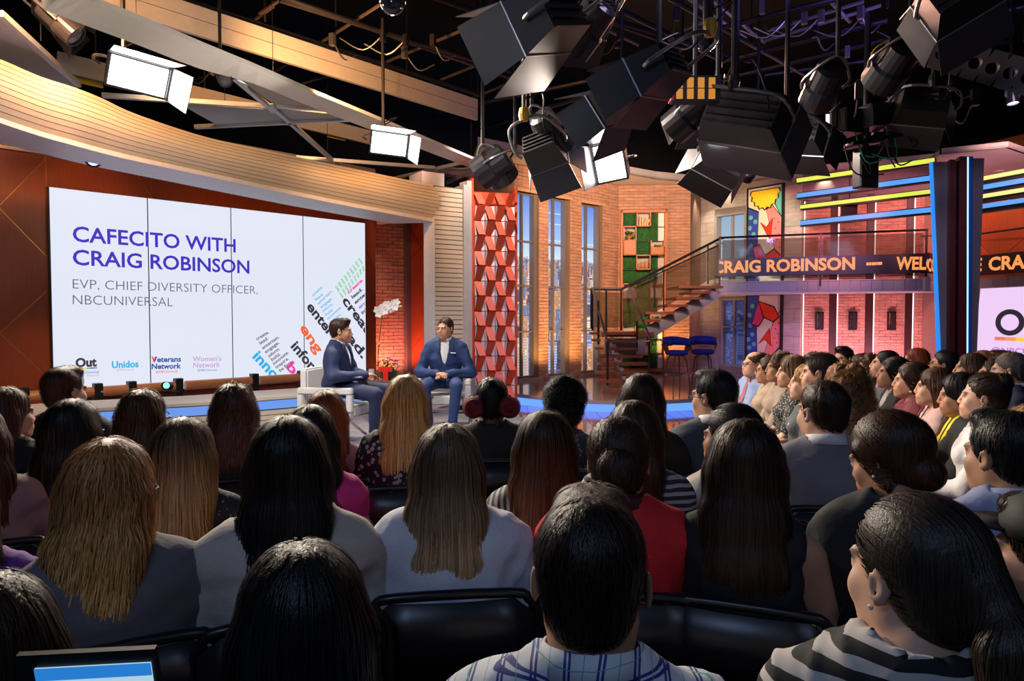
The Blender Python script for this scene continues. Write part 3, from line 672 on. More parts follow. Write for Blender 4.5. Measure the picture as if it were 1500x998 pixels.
g2 = Plane((gw.at(-.2, 0, -.5).x, gw.at(-.2, 0, -.5).y), (gw.at(1.9, 0, -.5).x, gw.at(1.9, 0, -.5).y))
city('sky_backdrop', 'pale blue sky print behind the upper balcony window', g2, 0, g2.L, 2.2, 4.5, 2.25, 0, 5, (.62, .66, .66), (.22, .42, .66), .5)
city('street_backdrop', 'dark blue night street print behind the lower balcony window', g2, 0, g2.L, .1, 2.15, 1.85, .01, 9, (.02, .03, .12), (.02, .04, .18), 1.2, .8, True)
van_m = emis('print_blue', (.10, .30, .95), 1); pale_m = emis('print_pale', (.62, .68, 1), 1)
vb = thing('street_poster', 'printed blue van and bus on a pale road in the lower window', 'poster')
for x0, x1, y0, y1, m_, dn in ((1053, 1068, 491, 503, van_m, .03), (1072, 1093, 491, 503, van_m, .03), (1050, 1094, 503, 510, pale_m, .028), (1050, 1094, 485, 489, pale_m, .028), (1056, 1066, 493, 496, pale_m, .034), (1080, 1090, 495, 498, pale_m, .034)):
    ua, za = g2.uz(x0, y1); ub, zb_ = g2.uz(x1, y0); bm = bmesh.new(); g2.box(bm, ua, ub, za, zb_, dn, dn+.003); obj('poster_patch', bm, m_, vb)
# murals: generic coloured shapes
def mural(label, pts_z, flip, nm='mural'):
    u0 = G(1097, 400)[0]; u1 = G(1146, 400)[0]; z0, z1 = pts_z; W_ = u1-u0; H_ = z1-z0
    t = thing(nm, label, 'painting')
    bm = bmesh.new(); gw.box(bm, u0, u1, z0, z1, .012, .05); obj('canvas', bm, mat('mural_cream', (.75, .70, .58), .5, noise=.1, scale=30), t)
    bm = bmesh.new()
    for q in ((u0-.03, u0, z0, z1+.03), (u1, u1+.05, z0, z1+.03), (u0, u1, z1, z1+.03)): gw.box(bm, *q, .012, .075)
    obj('mural_frame', bm, black_metal, t)
    def pp(n_, m_, poly, dn, line=True):
        poly = [(x, (1-y) if not flip else y) for x, y in poly]
        if line:
            cx = sum(p[0] for p in poly)/len(poly); cy = sum(p[1] for p in poly)/len(poly)
            out = []
            for x, y in poly:
                dx, dy = x-cx, (y-cy)*H_/W_; l = math.hypot(dx, dy) or 1; out.append((x+dx/l*.04, y+dy/l*.04*W_/H_))
            b2 = bmesh.new(); prism(b2, [gw.at(u0+min(max(x, 0), 1)*W_, z0+min(max(y, 0), 1)*H_, .0505+dn-.0006) for x, y in out], gw.n*.0006); obj(n_+'_outline', b2, mat('mural_black', (.01, .01, .01), .5), t)
        b2 = bmesh.new(); prism(b2, [gw.at(u0+min(max(x, 0), 1)*W_, z0+min(max(y, 0), 1)*H_, .0505+dn) for x, y in poly], gw.n*.001); obj(n_, b2, m_, t)
    yel = mat('mural_yellow', (.95, .62, .03), .4); blu = mat('mural_blue', (.03, .07, .42), .4); tea = mat('mural_teal', (.12, .48, .50), .4); red = mat('mural_red', (.80, .04, .02), .4); pnk = mat('mural_pink', (.85, .25, .25), .4); mag = mat('mural_magenta', (.70, .05, .22), .4)
    pp('blue_field', blu, [(0, .2), (.32, .26), (.28, .55), (.36, 1), (0, 1)], .001)
    pp('pink_field', pnk, [(.55, .24), (.72, .2), (1, .34), (1, .80), (.78, .62)], .001)
    pp('teal_field', tea, [(.72, .12), (1, 0), (1, .33)], .001)
    for q in ((.08, .30), (.22, .35), (.05, .41), (.17, .48), (.10, .60), (.08, .74), (.16, .86)):
        pp('blue_dot', tea, [(q[0]+.065*math.cos(a_), q[1]+.065*math.sin(a_)*W_/H_) for a_ in [k*math.pi/5 for k in range(10)]], .003, False)
    for q in ((.78, .34), (.9, .38), (.82, .44), (.93, .5), (.86, .56), (.95, .64)):
        pp('pink_dot', MATS['mural_black'] if 'mural_black' in MATS else blu, [(q[0]+.018*math.cos(a_), q[1]+.018*math.sin(a_)*W_/H_) for a_ in [k*math.pi/3 for k in range(6)]], .003, False)
    pp('yellow_disc', yel, [(.5+.44*math.cos(a_)*(1 if k % 2 else .88), .03+.2*math.sin(a_)*(1 if k % 2 else .88)) for k, a_ in enumerate([j*math.pi/18 for j in range(19)])], .004)
    pp('red_kite', red, [(.38, .36), (.58, .42), (.72, .34), (.68, .56)], .004)
    pp('magenta_kite', mag, [(.16, .62), (.36, .60), (.52, .72), (.34, .90)], .004)
    pp('red_kite', red, [(.52, .72), (.78, .66), (.94, .72), (.80, .84), (.36, .92)], .005)
    return t
mural('tall colourful abstract painting above the balcony floor', (2.34, G(1120, 275)[1]), False)
mural('colourful abstract painting on the wall below the balcony', (.3, 2.05), True)
# brick bays
bb = thing('wall_brick_bays', 'rose brick bays between dark posts', 'wall'); del bb['category']; del bb['label']; bb['kind'] = 'structure'
bm = bmesh.new(); bw.box(bm, 0, bw.L, .2, ZC, -.2, 0); obj('wall_backing', bm, mortar_pink, bb)
post = mat('maroon_post', (.035, .007, .007), .5)
def B(px): return bw.uz(px, 400)[0]
bays = [(1178, 1215), (1228, 1268), (1281.5, 1326), (1339, 1352)]
strip = emis('bay_led', (1, .86, .84), 2.6)
for i, (x0, x1) in enumerate(bays):
    bricks(bw, [(B(x0), .22, B(x1), 4.1)], [], brick_rose, bb, bl=.21, bh=.055, n0=0, limit=75)
    bm = bmesh.new(); bw.box(bm, B(x0)-.014, B(x0)-.002, .22, 4.1, .0, .02); obj('light_strip', bm, strip, bb)
    if i < 3: bm = bmesh.new(); bw.box(bm, B(x1)+.01, B(bays[i+1][0])-.03, .2, 4.2, 0, .03); obj('dark_post', bm, post, bb)
bm = bmesh.new(); bw.box(bm, 0, bw.L, 4.1, ZC, 0, .03); obj('grey_header', bm, mat('grey_header', (.16, .14, .16), .6), bb)
for i, px in enumerate((1200, 1248.5, 1305)):
    u_, z_ = bw.uz(px, 470); t = thing('wall_sconce', ['black rectangular wall sconce on the left brick bay', 'black rectangular wall sconce on the middle brick bay', 'black rectangular wall sconce on the right brick bay'][i], 'sconce', group='wall sconces on the brick bays')
    bm = bmesh.new()
    for q in ((-.08, -.055, -.2, .2), (.055, .08, -.2, .2), (-.08, .08, .17, .2), (-.08, .08, -.2, -.17)): bw.box(bm, u_+q[0], u_+q[1], z_+q[2], z_+q[3], .015, .09)
    obj('sconce_frame', bm, black_metal, t)
    bm = bmesh.new(); bw.box(bm, u_-.02, u_+.055, z_-.165, z_+.165, .018, .11); obj('sconce_box', bm, mat('sconce_box', (.03, .02, .02), .3), t)
# ------------------------------------------------------------------ balcony
bl_ = Plane((P(1052, 464, 14.6).x, 14.6), (P(1358, 464, 13.25).x, 13.25)); fz1 = bl_.uz(1200, 411.5)[1]; fz0 = bl_.uz(1200, 428)[1]
bf = thing('balcony_deck', 'violet-lit balcony deck with tiled grey fascia', 'balcony')
fa_m = mat('fascia_tile', (.30, .29, .30), .5, noise=.08, scale=9)
bm = bmesh.new(); cor = [bl_.at(0, fz0, -.03), bl_.at(bl_.L, fz0, -.03), bl_.at(bl_.L+.2, fz0, -1.5), gw.at(.3, fz0, .09)]; cor[2] = bw.at(bw.L-.35, fz0, .08); cor.insert(3, bw.at(0.08, fz0, .08))
prism(bm, cor, (0, 0, fz1-fz0-.01)); obj('deck_slab', bm, mat('deck_slab', (.34, .33, .34), .6), bf)
n_ = 20; 
for i in range(n_):
    bm = bmesh.new(); bl_.box(bm, bl_.L*i/n_+.003, bl_.L*(i+1)/n_-.003, fz0+.02, fz1, -.03, 0); obj('fascia_tile', bm, fa_m, bf)
bm = bmesh.new(); bl_.box(bm, -.15, bl_.L, fz0-.012, fz0+.015, -.03, .03); obj('fascia_trim', bm, mat('fascia_trim', (.48, .46, .48), .5), bf)
bm = bmesh.new(); bl_.box(bm, -.05, bl_.L+.05, fz1, fz1+.015, -.2, .02); obj('deck_nosing', bm, MATS['fascia_trim'], bf)
bm = bmesh.new(); bl_.box(bm, bl_.L-.09, bl_.L, fz0-.02, fz1+.03, 0, .25); obj('end_block', bm, mat('end_block', (.4, .37, .38), .5), bf)
# railing
rg = thing('balcony_railing', 'black balcony railing with tinted glass panels behind the news ticker', 'railing')
zr1 = bl_.uz(1056, 348.5)[1]; n = .02
bm = bmesh.new(); tube(bm, [bl_.at(0, zr1, n), bl_.at(bl_.L-.02, zr1, n), bl_.at(bl_.L+.12, zr1-.08, -.9)], .022, 8); obj('handrail', bm, black_metal, rg)
tg = mat('tinted_glass', (.09, .055, .03), .05, noise=0, alpha=.5)
pu = [0.02, bl_.uz(1201.5, 400)[0], bl_.L-.04]
for u_ in pu:
    bm = bmesh.new(); bl_.box(bm, u_-.018, u_+.018, fz1-.1, zr1, n-.02, n+.02)
    for zc in (zr1-.12, fz1+.12): bl_.box(bm, u_-.09, u_+.09, zc-.012, zc+.012, n-.01, n+.03)
    obj('post', bm, black_metal, rg)
for a, b in zip(pu, pu[1:]): bm = bmesh.new(); bl_.box(bm, a+.05, b-.05, fz1+.06, zr1-.06, n, n+.012); obj('glass_panel', bm, tg, rg)
tk = thing('news_ticker', 'long black LED ticker with orange letters along the balcony', 'ticker')
za, zb_ = bl_.uz(1056, 406)[1], bl_.uz(1056, 380.5)[1]
black_scr = mat('ticker_black', (.012, .010, .02), .35); or_m = emis('ticker_orange', srgb('#ff9a55'), 1.05)
zA = bl_.uz(1200, 403)[1]; zB = bl_.uz(1200, 376)[1]
bm = bmesh.new(); bl_.box(bm, .0, bl_.L, zA, zB, .04, .10); obj('ticker_body', bm, black_scr, tk)
lettering(bl_, 'RAIG ROBINSON', (1061.5, 399.8), (1251.5, 394.8), .235, or_m, tk, bold=.035, n=.103)
bm0_, w_ = text_mesh('C', .035)
lettering(bl_, 'C', (1049, 400), (1060, 399.8), .235, or_m, tk, bold=.035, n=.103, clip=[((.02, 0, 0), (-1, 0, 0))])
lettering(bl_, '---', (1268, 393.5), (1291, 392.5), .26, or_m, tk, bold=.03, n=.103)
lettering(bl_, 'WELC', (1311, 395), (1369, 395), .235, or_m, tk, bold=.035, n=.103, clip=[((bl_.L-.02, 0, 0), (1, 0, 0))])
side = Plane((bl_.at(bl_.L, 0, .1).x, bl_.at(bl_.L, 0, .1).y), (8.75, 14.0))
bm = bmesh.new(); side.box(bm, 0, side.L, zA+.01, zB+.01, -.05, 0); obj('ticker_body', bm, black_scr, tk)
lettering(side, 'COME', (1359, 397), (1378, 398), .235, or_m, tk, bold=.035, n=.004, clip=[((side.L-.03, 0, 0), (1, 0, 0))])
tr = Plane((P(1432, 464, 13.3).x, 13.3), (P(1530, 464, 12.0).x, 12.0))
zA = tr.uz(1436, 403.5)[1]; zB = tr.uz(1436, 374.5)[1]
t2 = thing('news_ticker', 'black LED ticker right of the chrome column with orange letters', 'ticker')
bm = bmesh.new(); tr.box(bm, -.3, tr.L, zA, zB, -.06, 0); obj('ticker_body', bm, black_scr, t2)
lettering(tr, 'E', (1425, 397), (1438, 396.5), .24, or_m, t2, bold=.035, n=.004); lettering(tr, 'CRAIG', (1448, 396), (1528, 391), .24, or_m, t2, bold=.035, n=.004)
# right screen, its header and the wall above
sw = thing('wall_right_bay', 'rose lit wall right of the chrome column', 'wall'); del sw['category']; del sw['label']; sw['kind'] = 'structure'
sw2 = Plane((P(1420, 464, 13.9).x, 13.9), (P(1560, 464, 12.2).x, 12.2))
bm = bmesh.new(); sw2.box(bm, -.6, sw2.L+.5, 0, 5.0, -.2, -.02); obj('wall_backing', bm, bronze, sw)
panels(sw2, [((-.6, 2.2, sw2.L+.5, 3.95), [(sw2.uz(1437, 358), sw2.uz(1452, 372)), (sw2.uz(1476, 372), sw2.uz(1500, 350))])], sw, veneer)
hd = [bmesh.new()]
u_ = -.3
while u_ < tr.L: bm = bmesh.new(); tr.box(bm, u_, u_+.3, tr.uz(1436, 422)[1], tr.uz(1436, 408)[1], -.08, -.0); obj('header_tile', bm, fa_m, sw); u_ += .306
bm = bmesh.new(); tube(bm, [tr.at(-.3, tr.uz(1440, 341)[1], -.1), tr.at(tr.L, tr.uz(1440, 341)[1]+.0, -.1)], .02, 8); obj('handrail', bm, black_metal, t2)
rs = thing('side_screen', 'bright pale pink video screen with large O at right edge', 'screen')
bm = bmesh.new(); zs0 = .5; zs1 = tr.uz(1436, 423)[1]; prism(bm, [tr.at(-.1, zs0, -.02), tr.at(tr.L+.4, zs0, -.02), tr.at(tr.L+.4, zs1, -.02), tr.at(.03, zs1, -.02)], -tr.n*.05); o = obj('screen_panel', bm, emis('screen_pink', (.86, .62, .93), 1), rs)
bm = bmesh.new(); uc, zc = tr.uz(1478, 472.5); N_ = 40
for k in range(N_):
    a_, b_ = 2*math.pi*k/N_, 2*math.pi*(k+1)/N_
    def q(an, ru, rz): return tr.at(uc+ru*math.cos(an), zc+rz*math.sin(an), -.016)
    uo = tr.uz(1500, 472)[0]-uc; zo = .245
    vs = [bm.verts.new(v) for v in (q(a_, uo, zo), q(b_, uo, zo), q(b_, uo*.62, zo*.62), q(a_, uo*.62, zo*.62))]; bm.faces.new(vs)
obj('letter_ring', bm, emis('screen_ink', (.02, .015, .03), 1), rs)
for x0, x1, c in ((1456, 1471, '#f27a5e'), (1471, 1487, '#f99a4e'), (1487, 1510, '#fbcf3f')):
    bm = bmesh.new(); tr.box(bm, tr.uz(x0, 497)[0], tr.uz(x1, 497)[0], tr.uz(1456, 498.5)[1], tr.uz(1456, 493.5)[1], -.018, -.014); obj('colour_bar', bm, emis('bar'+c, srgb(c), 1), rs)
lettering(tr, '@NBCU', (1451, 516.5), (1507, 519), .10, emis('screen_lilac', srgb('#b97ad6'), 1), rs, bold=.02, n=-.014)
# light bars
lb = Plane((P(1166, 464, 13.9).x, 13.9), (P(1364, 464, 12.1).x, 12.1)); ye = emis('bar_yellow', (.80, .86, .10), 1.0); bu = emis('bar_blue', (.10, .38, .95), 1.0)
for i, (x0, y0, y1, m_) in enumerate(((1168, 262, 267.5, ye), (1168, 284, 290, bu), (1173, 301, 306, ye), (1173, 324, 330, bu))):
    u0, zt_ = lb.uz(x0, y0); zb2 = lb.uz(x0, y1)[1]
    t = thing('light_bar', ['topmost yellow light bar left of the chrome column', 'upper blue light bar left of the chrome column', 'lower yellow light bar left of the chrome column', 'lowest blue light bar left of the chrome column'][i], 'light bar', group='light bars over the balcony')
    bm = bmesh.new(); lb.box(bm, u0, lb.L, zb2, zt_, 0, .03); obj('lit_face', bm, m_, t)
    bm = bmesh.new(); lb.box(bm, u0-.01, lb.L, zb2-.03, zt_+.02, -.12, -.002); obj('bar_housing', bm, black_metal, t)
rb = Plane((P(1436, 464, 11.0).x, 11.0), (P(1510, 464, 10.3).x, 10.3)); ye2 = emis('bar_yellow_pale', (.95, .88, .30), 1.0)
for i, (y0, y1, m_) in enumerate(((259, 264.5, ye2), (271.5, 278, bu), (285, 290.5, ye2), (299.5, 305.5, bu))):
    u0, zt_ = rb.uz(1440, y0); zb2 = rb.uz(1440, y1)[1]
    t = thing('light_bar', ['topmost yellow light bar right of the chrome column', 'upper blue light bar right of the chrome column', 'lower yellow light bar right of the chrome column', 'lowest blue light bar right of the chrome column'][i], 'light bar', group='light bars right of the column')
    bm = bmesh.new(); rb.box(bm, -.1, rb.L+.6, zb2, zt_, 0, .03); obj('lit_face', bm, m_, t)
    bm = bmesh.new(); rb.box(bm, -.1, rb.L+.6, zb2-.07, zt_, -.1, -.002); obj('bar_housing', bm, black_metal, t)
# chrome column
cc = thing('chrome_column', 'tapering chrome and maroon column with glowing blue edges', 'column')
DC = 9.6; cp = Plane((P(1360, 464, DC+.1).x, DC+.1), (P(1445, 464, DC-.1).x, DC-.1))
def slab(name, x0t, x1t, x0b, x1b, m_, n0, n1, yt=244, yb=535):
    bm = bmesh.new(); q = [cp.uz(x0t, yt), cp.uz(x1t, yt), cp.uz(x1b, yb), cp.uz(x0b, yb)]
    # carry the taper down to the floor
    def down(a, b): t = (a[1]-.0)/(a[1]-b[1]); return (a[0]+(b[0]-a[0])*t, 0.0)
    q2 = [q[0], q[1], down(q[1], q[2]), down(q[0], q[3])]
    prism(bm, [cp.at(u, z, n0) for u, z in q2], cp.n*(n1-n0)); return obj(name, bm, m_, cc)
dchr = mat('dark_chrome', (.25, .24, .26), .28, .25, noise=.3, scale=2); maroon = mat('maroon_metal', (.13, .02, .02), .35, .5); plum = maroon
slab('edge_light', 1361.5, 1366, 1373, 1378.5, emis('edge_blue', (.02, .28, .95), 1.0), -.02, .02, 238)
slab('left_plate', 1366.2, 1388, 1378.7, 1386, dchr, -.03, .0, 237); slab('maroon_fin', 1388, 1396, 1386.2, 1394.5, maroon, -.02, .10, 236); slab('dark_groove', 1396, 1401, 1394.5, 1399, black_metal, -.03, 0, 236)
slab('plum_fin', 1401, 1412.3, 1398.5, 1411.5, plum, -.02, .12, 232); slab('neon_tube', 1412.4, 1414.4, 1411.6, 1413.6, emis('neon_cyan', (.30, .80, 1), 2.2), .09, .12, 233)
slab('blue_fin', 1414.6, 1421.5, 1413.7, 1418.5, mat('blue_fin', (.02, .10, .50), .3, .2), -.02, .11, 232); slab('right_plate', 1422, 1442, 1419, 1430.5, dchr, -.03, .0, 232)
bm = bmesh.new(); cp.box(bm, cp.uz(1364, 300)[0]+.26, cp.uz(1440, 300)[0]-.08, 0, cp.uz(1400, 236)[1], -.4, -.06); obj('column_core', bm, black_metal, cc)
bm = bmesh.new(); z_ = cp.uz(1400, 354)[1]; cp.box(bm, cp.uz(1368, 354)[0], cp.uz(1434, 354)[0], z_, z_+.012, -.02, .004); obj('joint', bm, grey_metal, cc)
# ------------------------------------------------------------------ moss shelf unit
ow = mat('orange_wood', (.52, .17, .05), .45, noise=.2, scale=6, stretch=(1, 1, 4)); moss_m = mat('moss', (.03, .16, .035), .95, noise=.8, scale=60, bump=1.0)
def M2(px, py): return w2.uz(px, py)
x0, z0, x1, z1 = SH
sh = thing('moss_shelf_unit', 'tall wooden shelf unit filled with green moss squares and planters', 'shelf')
bm = bmesh.new()
for q in ((x0, x0+.05, z0, z1), (x1-.06, x1, z0, z1), (x0, x1, z1-.06, z1), (x0, x1, z0, z0+.06)): w2.box(bm, *q, -.02, .16)
obj('unit_frame', bm, ow, sh)
bm = bmesh.new(); w2.box(bm, x0, x1, z0, z1, -.02, .01); obj('unit_back', bm, mat('unit_back', (.62, .58, .55), .6), sh)
nx, nz = 3, 11; cx = [x0+.05, M2(930.5, 400)[0], M2(951, 400)[0], M2(973, 400)[0]]; rowz = [z1-.06-(z1-z0-.12)*k/nz for k in range(nz+1)]
bxs = {(1, 0), (0, 1), (2, 2), (0, 2), (1, 3), (0, 5), (2, 5), (2, 7), (1, 9), (0, 8)}
def moss_tile(ua, ub, za, zb_):
    V = []; n = 9
    bm = bmesh.new(); g = [[bm.verts.new(w2.at(ua+(ub-ua)*i/n, za+(zb_-za)*j/n, .03+.045*random.random()*(0 < i < n)*(0 < j < n))) for j in range(n+1)] for i in range(n+1)]
    for i in range(n):
        for j in range(n): bm.faces.new((g[i][j], g[i+1][j], g[i+1][j+1], g[i][j+1]))
    return obj('moss_square', bm, moss_m, sh)
for c in range(3):
    for r_ in range(nz):
        ua, ub, za, zb_ = cx[c]+.006, cx[c+1]-.006, rowz[r_+1]+.008, rowz[r_]-.008
        if c == 2: ub = ua+(ub-ua)*.55
        if (c, r_) in bxs: continue
        moss_tile(ua, ub, za, zb_)
bm = bmesh.new()
for c in (1, 2): w2.box(bm, cx[c]-.006, cx[c]+.006, z0, z1, .01, .09)
for z in rowz[1:-1]: w2.box(bm, x0, x1, z-.006, z+.006, .01, .09)
obj('wire_grid', bm, black_metal, sh)
leaf_m = mat('plant_leaf', (.16, .22, .04), .6, noise=.4, scale=20)
def leaves(c, n, l, spread, parent, m=leaf_m, name='foliage', w_=.03):
    bm = bmesh.new()
    for k in range(n):
        a = random.uniform(0, 2*math.pi); e = random.uniform(.1, 1.2); d_ = Vector((math.cos(a)*math.cos(e), math.sin(a)*math.cos(e), math.sin(e))); s = d_.cross(Vector((0, 0, 1))).normalized()
        b = Vector(c)+Vector((random.uniform(-1, 1), random.uniform(-1, 1), 0))*spread; L_ = l*random.uniform(.5, 1)
        p = [b, b+d_*L_*.5+s*w_*.5, b+d_*L_+Vector((0, 0, -L_*.25)), b+d_*L_*.5-s*w_*.5]; bm.faces.new([bm.verts.new(x) for x in p])
    return obj(name, bm, m, parent)
names = ['wooden cube shelf holding books at the top of the moss unit', 'wooden cube shelf with a small plant on the left of the moss unit', 'tall wooden planter box on the right of the moss unit', 'open wooden planter on the left side of the moss unit', 'wooden cube shelf with pots in the middle of the moss unit', 'dark wooden box behind the stair landing on the moss unit', 'wooden box behind the stair glass on the moss unit', 'wooden planter low on the right of the moss unit', 'wooden tray low in the middle of the moss unit', 'wooden box low on the left of the moss unit']
for i, (c, r_) in enumerate(sorted(bxs, key=lambda t: (t[1], t[0]))):
    ua, ub, za, zb_ = cx[c]+.0, cx[c+1]-.0, rowz[r_+1]-.005, rowz[r_]+.005
    if c == 2: ub = x1-.08
    bx = thing('wall_box', names[i], 'shelf box', w2.at((ua+ub)/2, za, .06), group='wooden boxes on the moss unit'); M_ = Matrix.Translation(-bx.location)@w2.M
    bm = bmesh.new(); t = .022
    for q in ((ua, ua+t, za, zb_), (ub-t, ub, za, zb_), (ua, ub, za, za+t), (ua, ub, zb_-t, zb_)):
        if i in (3, 7, 8) and q[2] > za+.1: continue
        box(bm, (q[0], q[2], .02), (q[1], q[3], .27), M_)
    if i in (2, 3, 7): box(bm, (ua, za, .25), (ub, za+(zb_-za)*(.55 if i != 2 else .95), .27), M_)
    obj('box_shell', bm, ow, bx)
    u_ = (ua+ub)/2; loc = w2.at(u_, za+.05, .17)-bx.location
    if i in (1, 2, 3, 7):
        leaves(loc+Vector((0, 0, .12 if i != 2 else .33)), 70, .24 if i == 2 else .16, .07, bx)
        if i == 1: bm = bmesh.new(); lathe(bm, [(.05, 0), (.075, .12)], 12, Matrix.Translation(loc-Vector((0, 0, .03)))); obj('plant_pot', bm, mat('clay_pot', (.55, .22, .08), .6), bx)
    if i == 0:
        for k in range(4):
            bm = bmesh.new(); Mk = M_@Matrix.Translation((ua+.07+k*.052, za+.025, .08))@Matrix.Rotation(-.0 if k < 2 else -.35, 4, 'Z'); box(bm, (0, 0, 0), (.04, .22-.02*k, .13), Mk)
            obj('book', bm, mat('book_cream', (.75, .50, .26), .6), bx)
    if i == 4:
        for k in range(3):
            bm = bmesh.new(); lathe(bm, [(.03, 0), (.055, .05), (.035, .10+.03*k), (.04, .13+.03*k)], 14, Matrix.Translation(w2.at(ua+.07+k*.09, za+.025, .14)-bx.location)); obj('pot', bm, mat('pot_amber', (.6, .35, .15), .5), bx)
# white mirror strips on the right of the unit
for r_ in (0, 1, 6, 8, 10):
    bm = bmesh.new(); w2.box(bm, cx[2]+(cx[3]-cx[2])*.6, x1-.07, rowz[r_+1]+.01, rowz[r_]-.01, .02, .04); obj('white_square', bm, mat('white_backing', (.85, .85, .88), .5), sh)
# ------------------------------------------------------------------ staircase
sc_ = thing('staircase', 'open staircase of red-brown treads with purple steel stringers and landing', 'staircase')
tread_m = mat('tread_wood', (.22, .06, .035), .35, noise=.2, scale=6); steel_v = mat('painted_steel', (.34, .32, .34), .4, .3)
NB = 8; yb = [556, 544, 531, 520, 509, 498, 487]
x_l = [882, 879, 870, 864, 876, 873, 873]; 
treads = []
zz = [.2+.155*(k+1) for k in range(8)]
px_rng = [(882, 930), (876, 940), (872, 948), (876, 948), (878, 940), (890, 932), (889, 932), (888, 932)]
pyk = [570, 556, 544, 531, 520, 509, 498, 487]
for k in range(8):
    z = zz[k]; a = PZ(px_rng[k][0], pyk[k], z); Yk = 12.0+.20*k
    a = P(px_rng[k][0], pyk[k], Yk); b = P(px_rng[k][1], pyk[k], Yk); z = .2+ (a.z-.2)
    bm = bmesh.new(); box(bm, (a.x, Yk-.14, a.z-.05), (b.x, Yk+.16, a.z)); obj('tread', bm, tread_m, sc_); treads.append((a, b))
LZ = treads[-1][0].z; LY = 13.5
# little side steps seen left of the flight
for k, (px, py) in enumerate(((873, 487), (876, 497), (880, 509), (884, 520))):
    a = P(px-9, py, 13.0-.1*k); bm = bmesh.new(); box(bm, (a.x, 13.0-.1*k-.1, a.z-.04), (a.x+.16, 13.0-.1*k+.15, a.z)); obj('tread_end', bm, tread_m, sc_)
# central stringer and landing
p0 = treads[0][0].lerp(treads[0][1], .5); p1 = treads[-1][0].lerp(treads[-1][1], .1)
bm = bmesh.new(); q0 = P(913, 556, 12.2); q1 = P(893, 490, 13.4); prism(bm, [q0, q0+Vector((0, 0, -.12)), q1+Vector((0, 0, -.25)), q1], (.06, 0, 0)); obj('stringer', bm, steel_v, sc_)
ls = P(862, 487, 13.5); le = P(957, 487, 13.5)
bm = bmesh.new(); box(bm, (ls.x+.25, 13.42, LZ-.09), (le.x, 14.4, LZ)); obj('landing', bm, tread_m, sc_)
bm = bmesh.new(); box(bm, (ls.x+.33, 13.5, LZ-.42), (le.x-.15, 13.56, LZ-.12)); obj('landing_beam', bm, mat('painted_steel', (.34, .32, .34), .4, .3), sc_)
# upper flight
fz = fz1; e0 = P(955, 486, 13.6); e1 = P(1052, 424, 14.4)
bm = bmesh.new(); a = P(944, 481, 13.55); b = P(1046, 426, 14.2); prism(bm, [a+Vector((0, 0, 0)), b+Vector((0, 0, .06)), b+Vector((.15, 0, -.12)), a+Vector((.05, 0, -.26))], (0, .07, 0)); obj('stringer', bm, steel_v, sc_)
for (px0, px1, py, Yk) in ((940, 962, 468, 13.8), (941, 983, 457, 13.9), (972, 1002, 446.5, 14.0), (985, 1021, 436, 14.1), (1007, 1035, 427.5, 14.2), (988, 1052, 420, 14.4)):
    a = P(px0, py, Yk); b = P(px1, py, Yk); bm = bmesh.new(); box(bm, (a.x, Yk-.35, a.z-.05), (b.x, Yk+.7, a.z+.0)); obj('tread', bm, tread_m, sc_)
# rails
sr = thing('stair_railing', 'black steel stair handrails with smoked glass beside the treads', 'railing')
def rail3(pts, r=.02, name='handrail', m=None): bm = bmesh.new(); tube(bm, pts, r, 8); return obj(name, bm, m or black_metal, sr)
A0 = P(866, 423, 13.5); A1 = P(910, 424, 13.5); A2 = P(1056, 349, 14.6); rail3([A0, A1, A2, P(1060, 349, 14.6)], .026)
rail3([P(868, 423, 13.5), P(895, 520, 12.1)], .022, m=grey_metal); rail3([P(921, 421, 13.4), P(956, 505, 12.0)], .022, m=grey_metal)
rail3([P(921, 421, 13.4), P(1052, 360, 14.3)], .014)
def pst(px, py0, py1, Y, r=.02): rail3([P(px, py0, Y), P(px, py1, Y)], r, 'post')
for q in ((866, 423, 482, 13.5), (868, 425, 484, 13.6), (888, 423, 486, 13.5), (910, 424, 484, 13.5), (876.5, 440, 505, 13.0), (890, 500, 568, 12.1), (933, 470, 514, 13.2), (951, 500, 560, 12.0), (972, 396, 455, 13.9), (1037, 360, 416, 14.4), (959, 400, 450, 13.8)): pst(*q)
bm = bmesh.new(); lathe(bm, [(.07, 0), (.07, .02), (.03, .03), (.025, .06)], 14, Matrix.Translation(P(890, 570, 12.1))); obj('post_foot', bm, grey_metal, sr)
def glass(pts, name='glass_panel'): bm = bmesh.new(); prism(bm, pts, (0, .012, 0)); obj(name, bm, tg, sr)
glass([P(870, 428, 13.5), P(908, 429, 13.5), P(908, 480, 13.5), P(870, 480, 13.5)])
glass([P(912, 428, 13.52), P(970, 400, 13.88), P(970, 452, 13.88), P(912, 481, 13.52)]); glass([P(975, 397, 13.9), P(1035, 367, 14.4), P(1035, 412, 14.4), P(975, 450, 13.9)]); glass([P(1039, 364, 14.42), P(1053, 357, 14.55), P(1053, 408, 14.55), P(1039, 411, 14.42)])
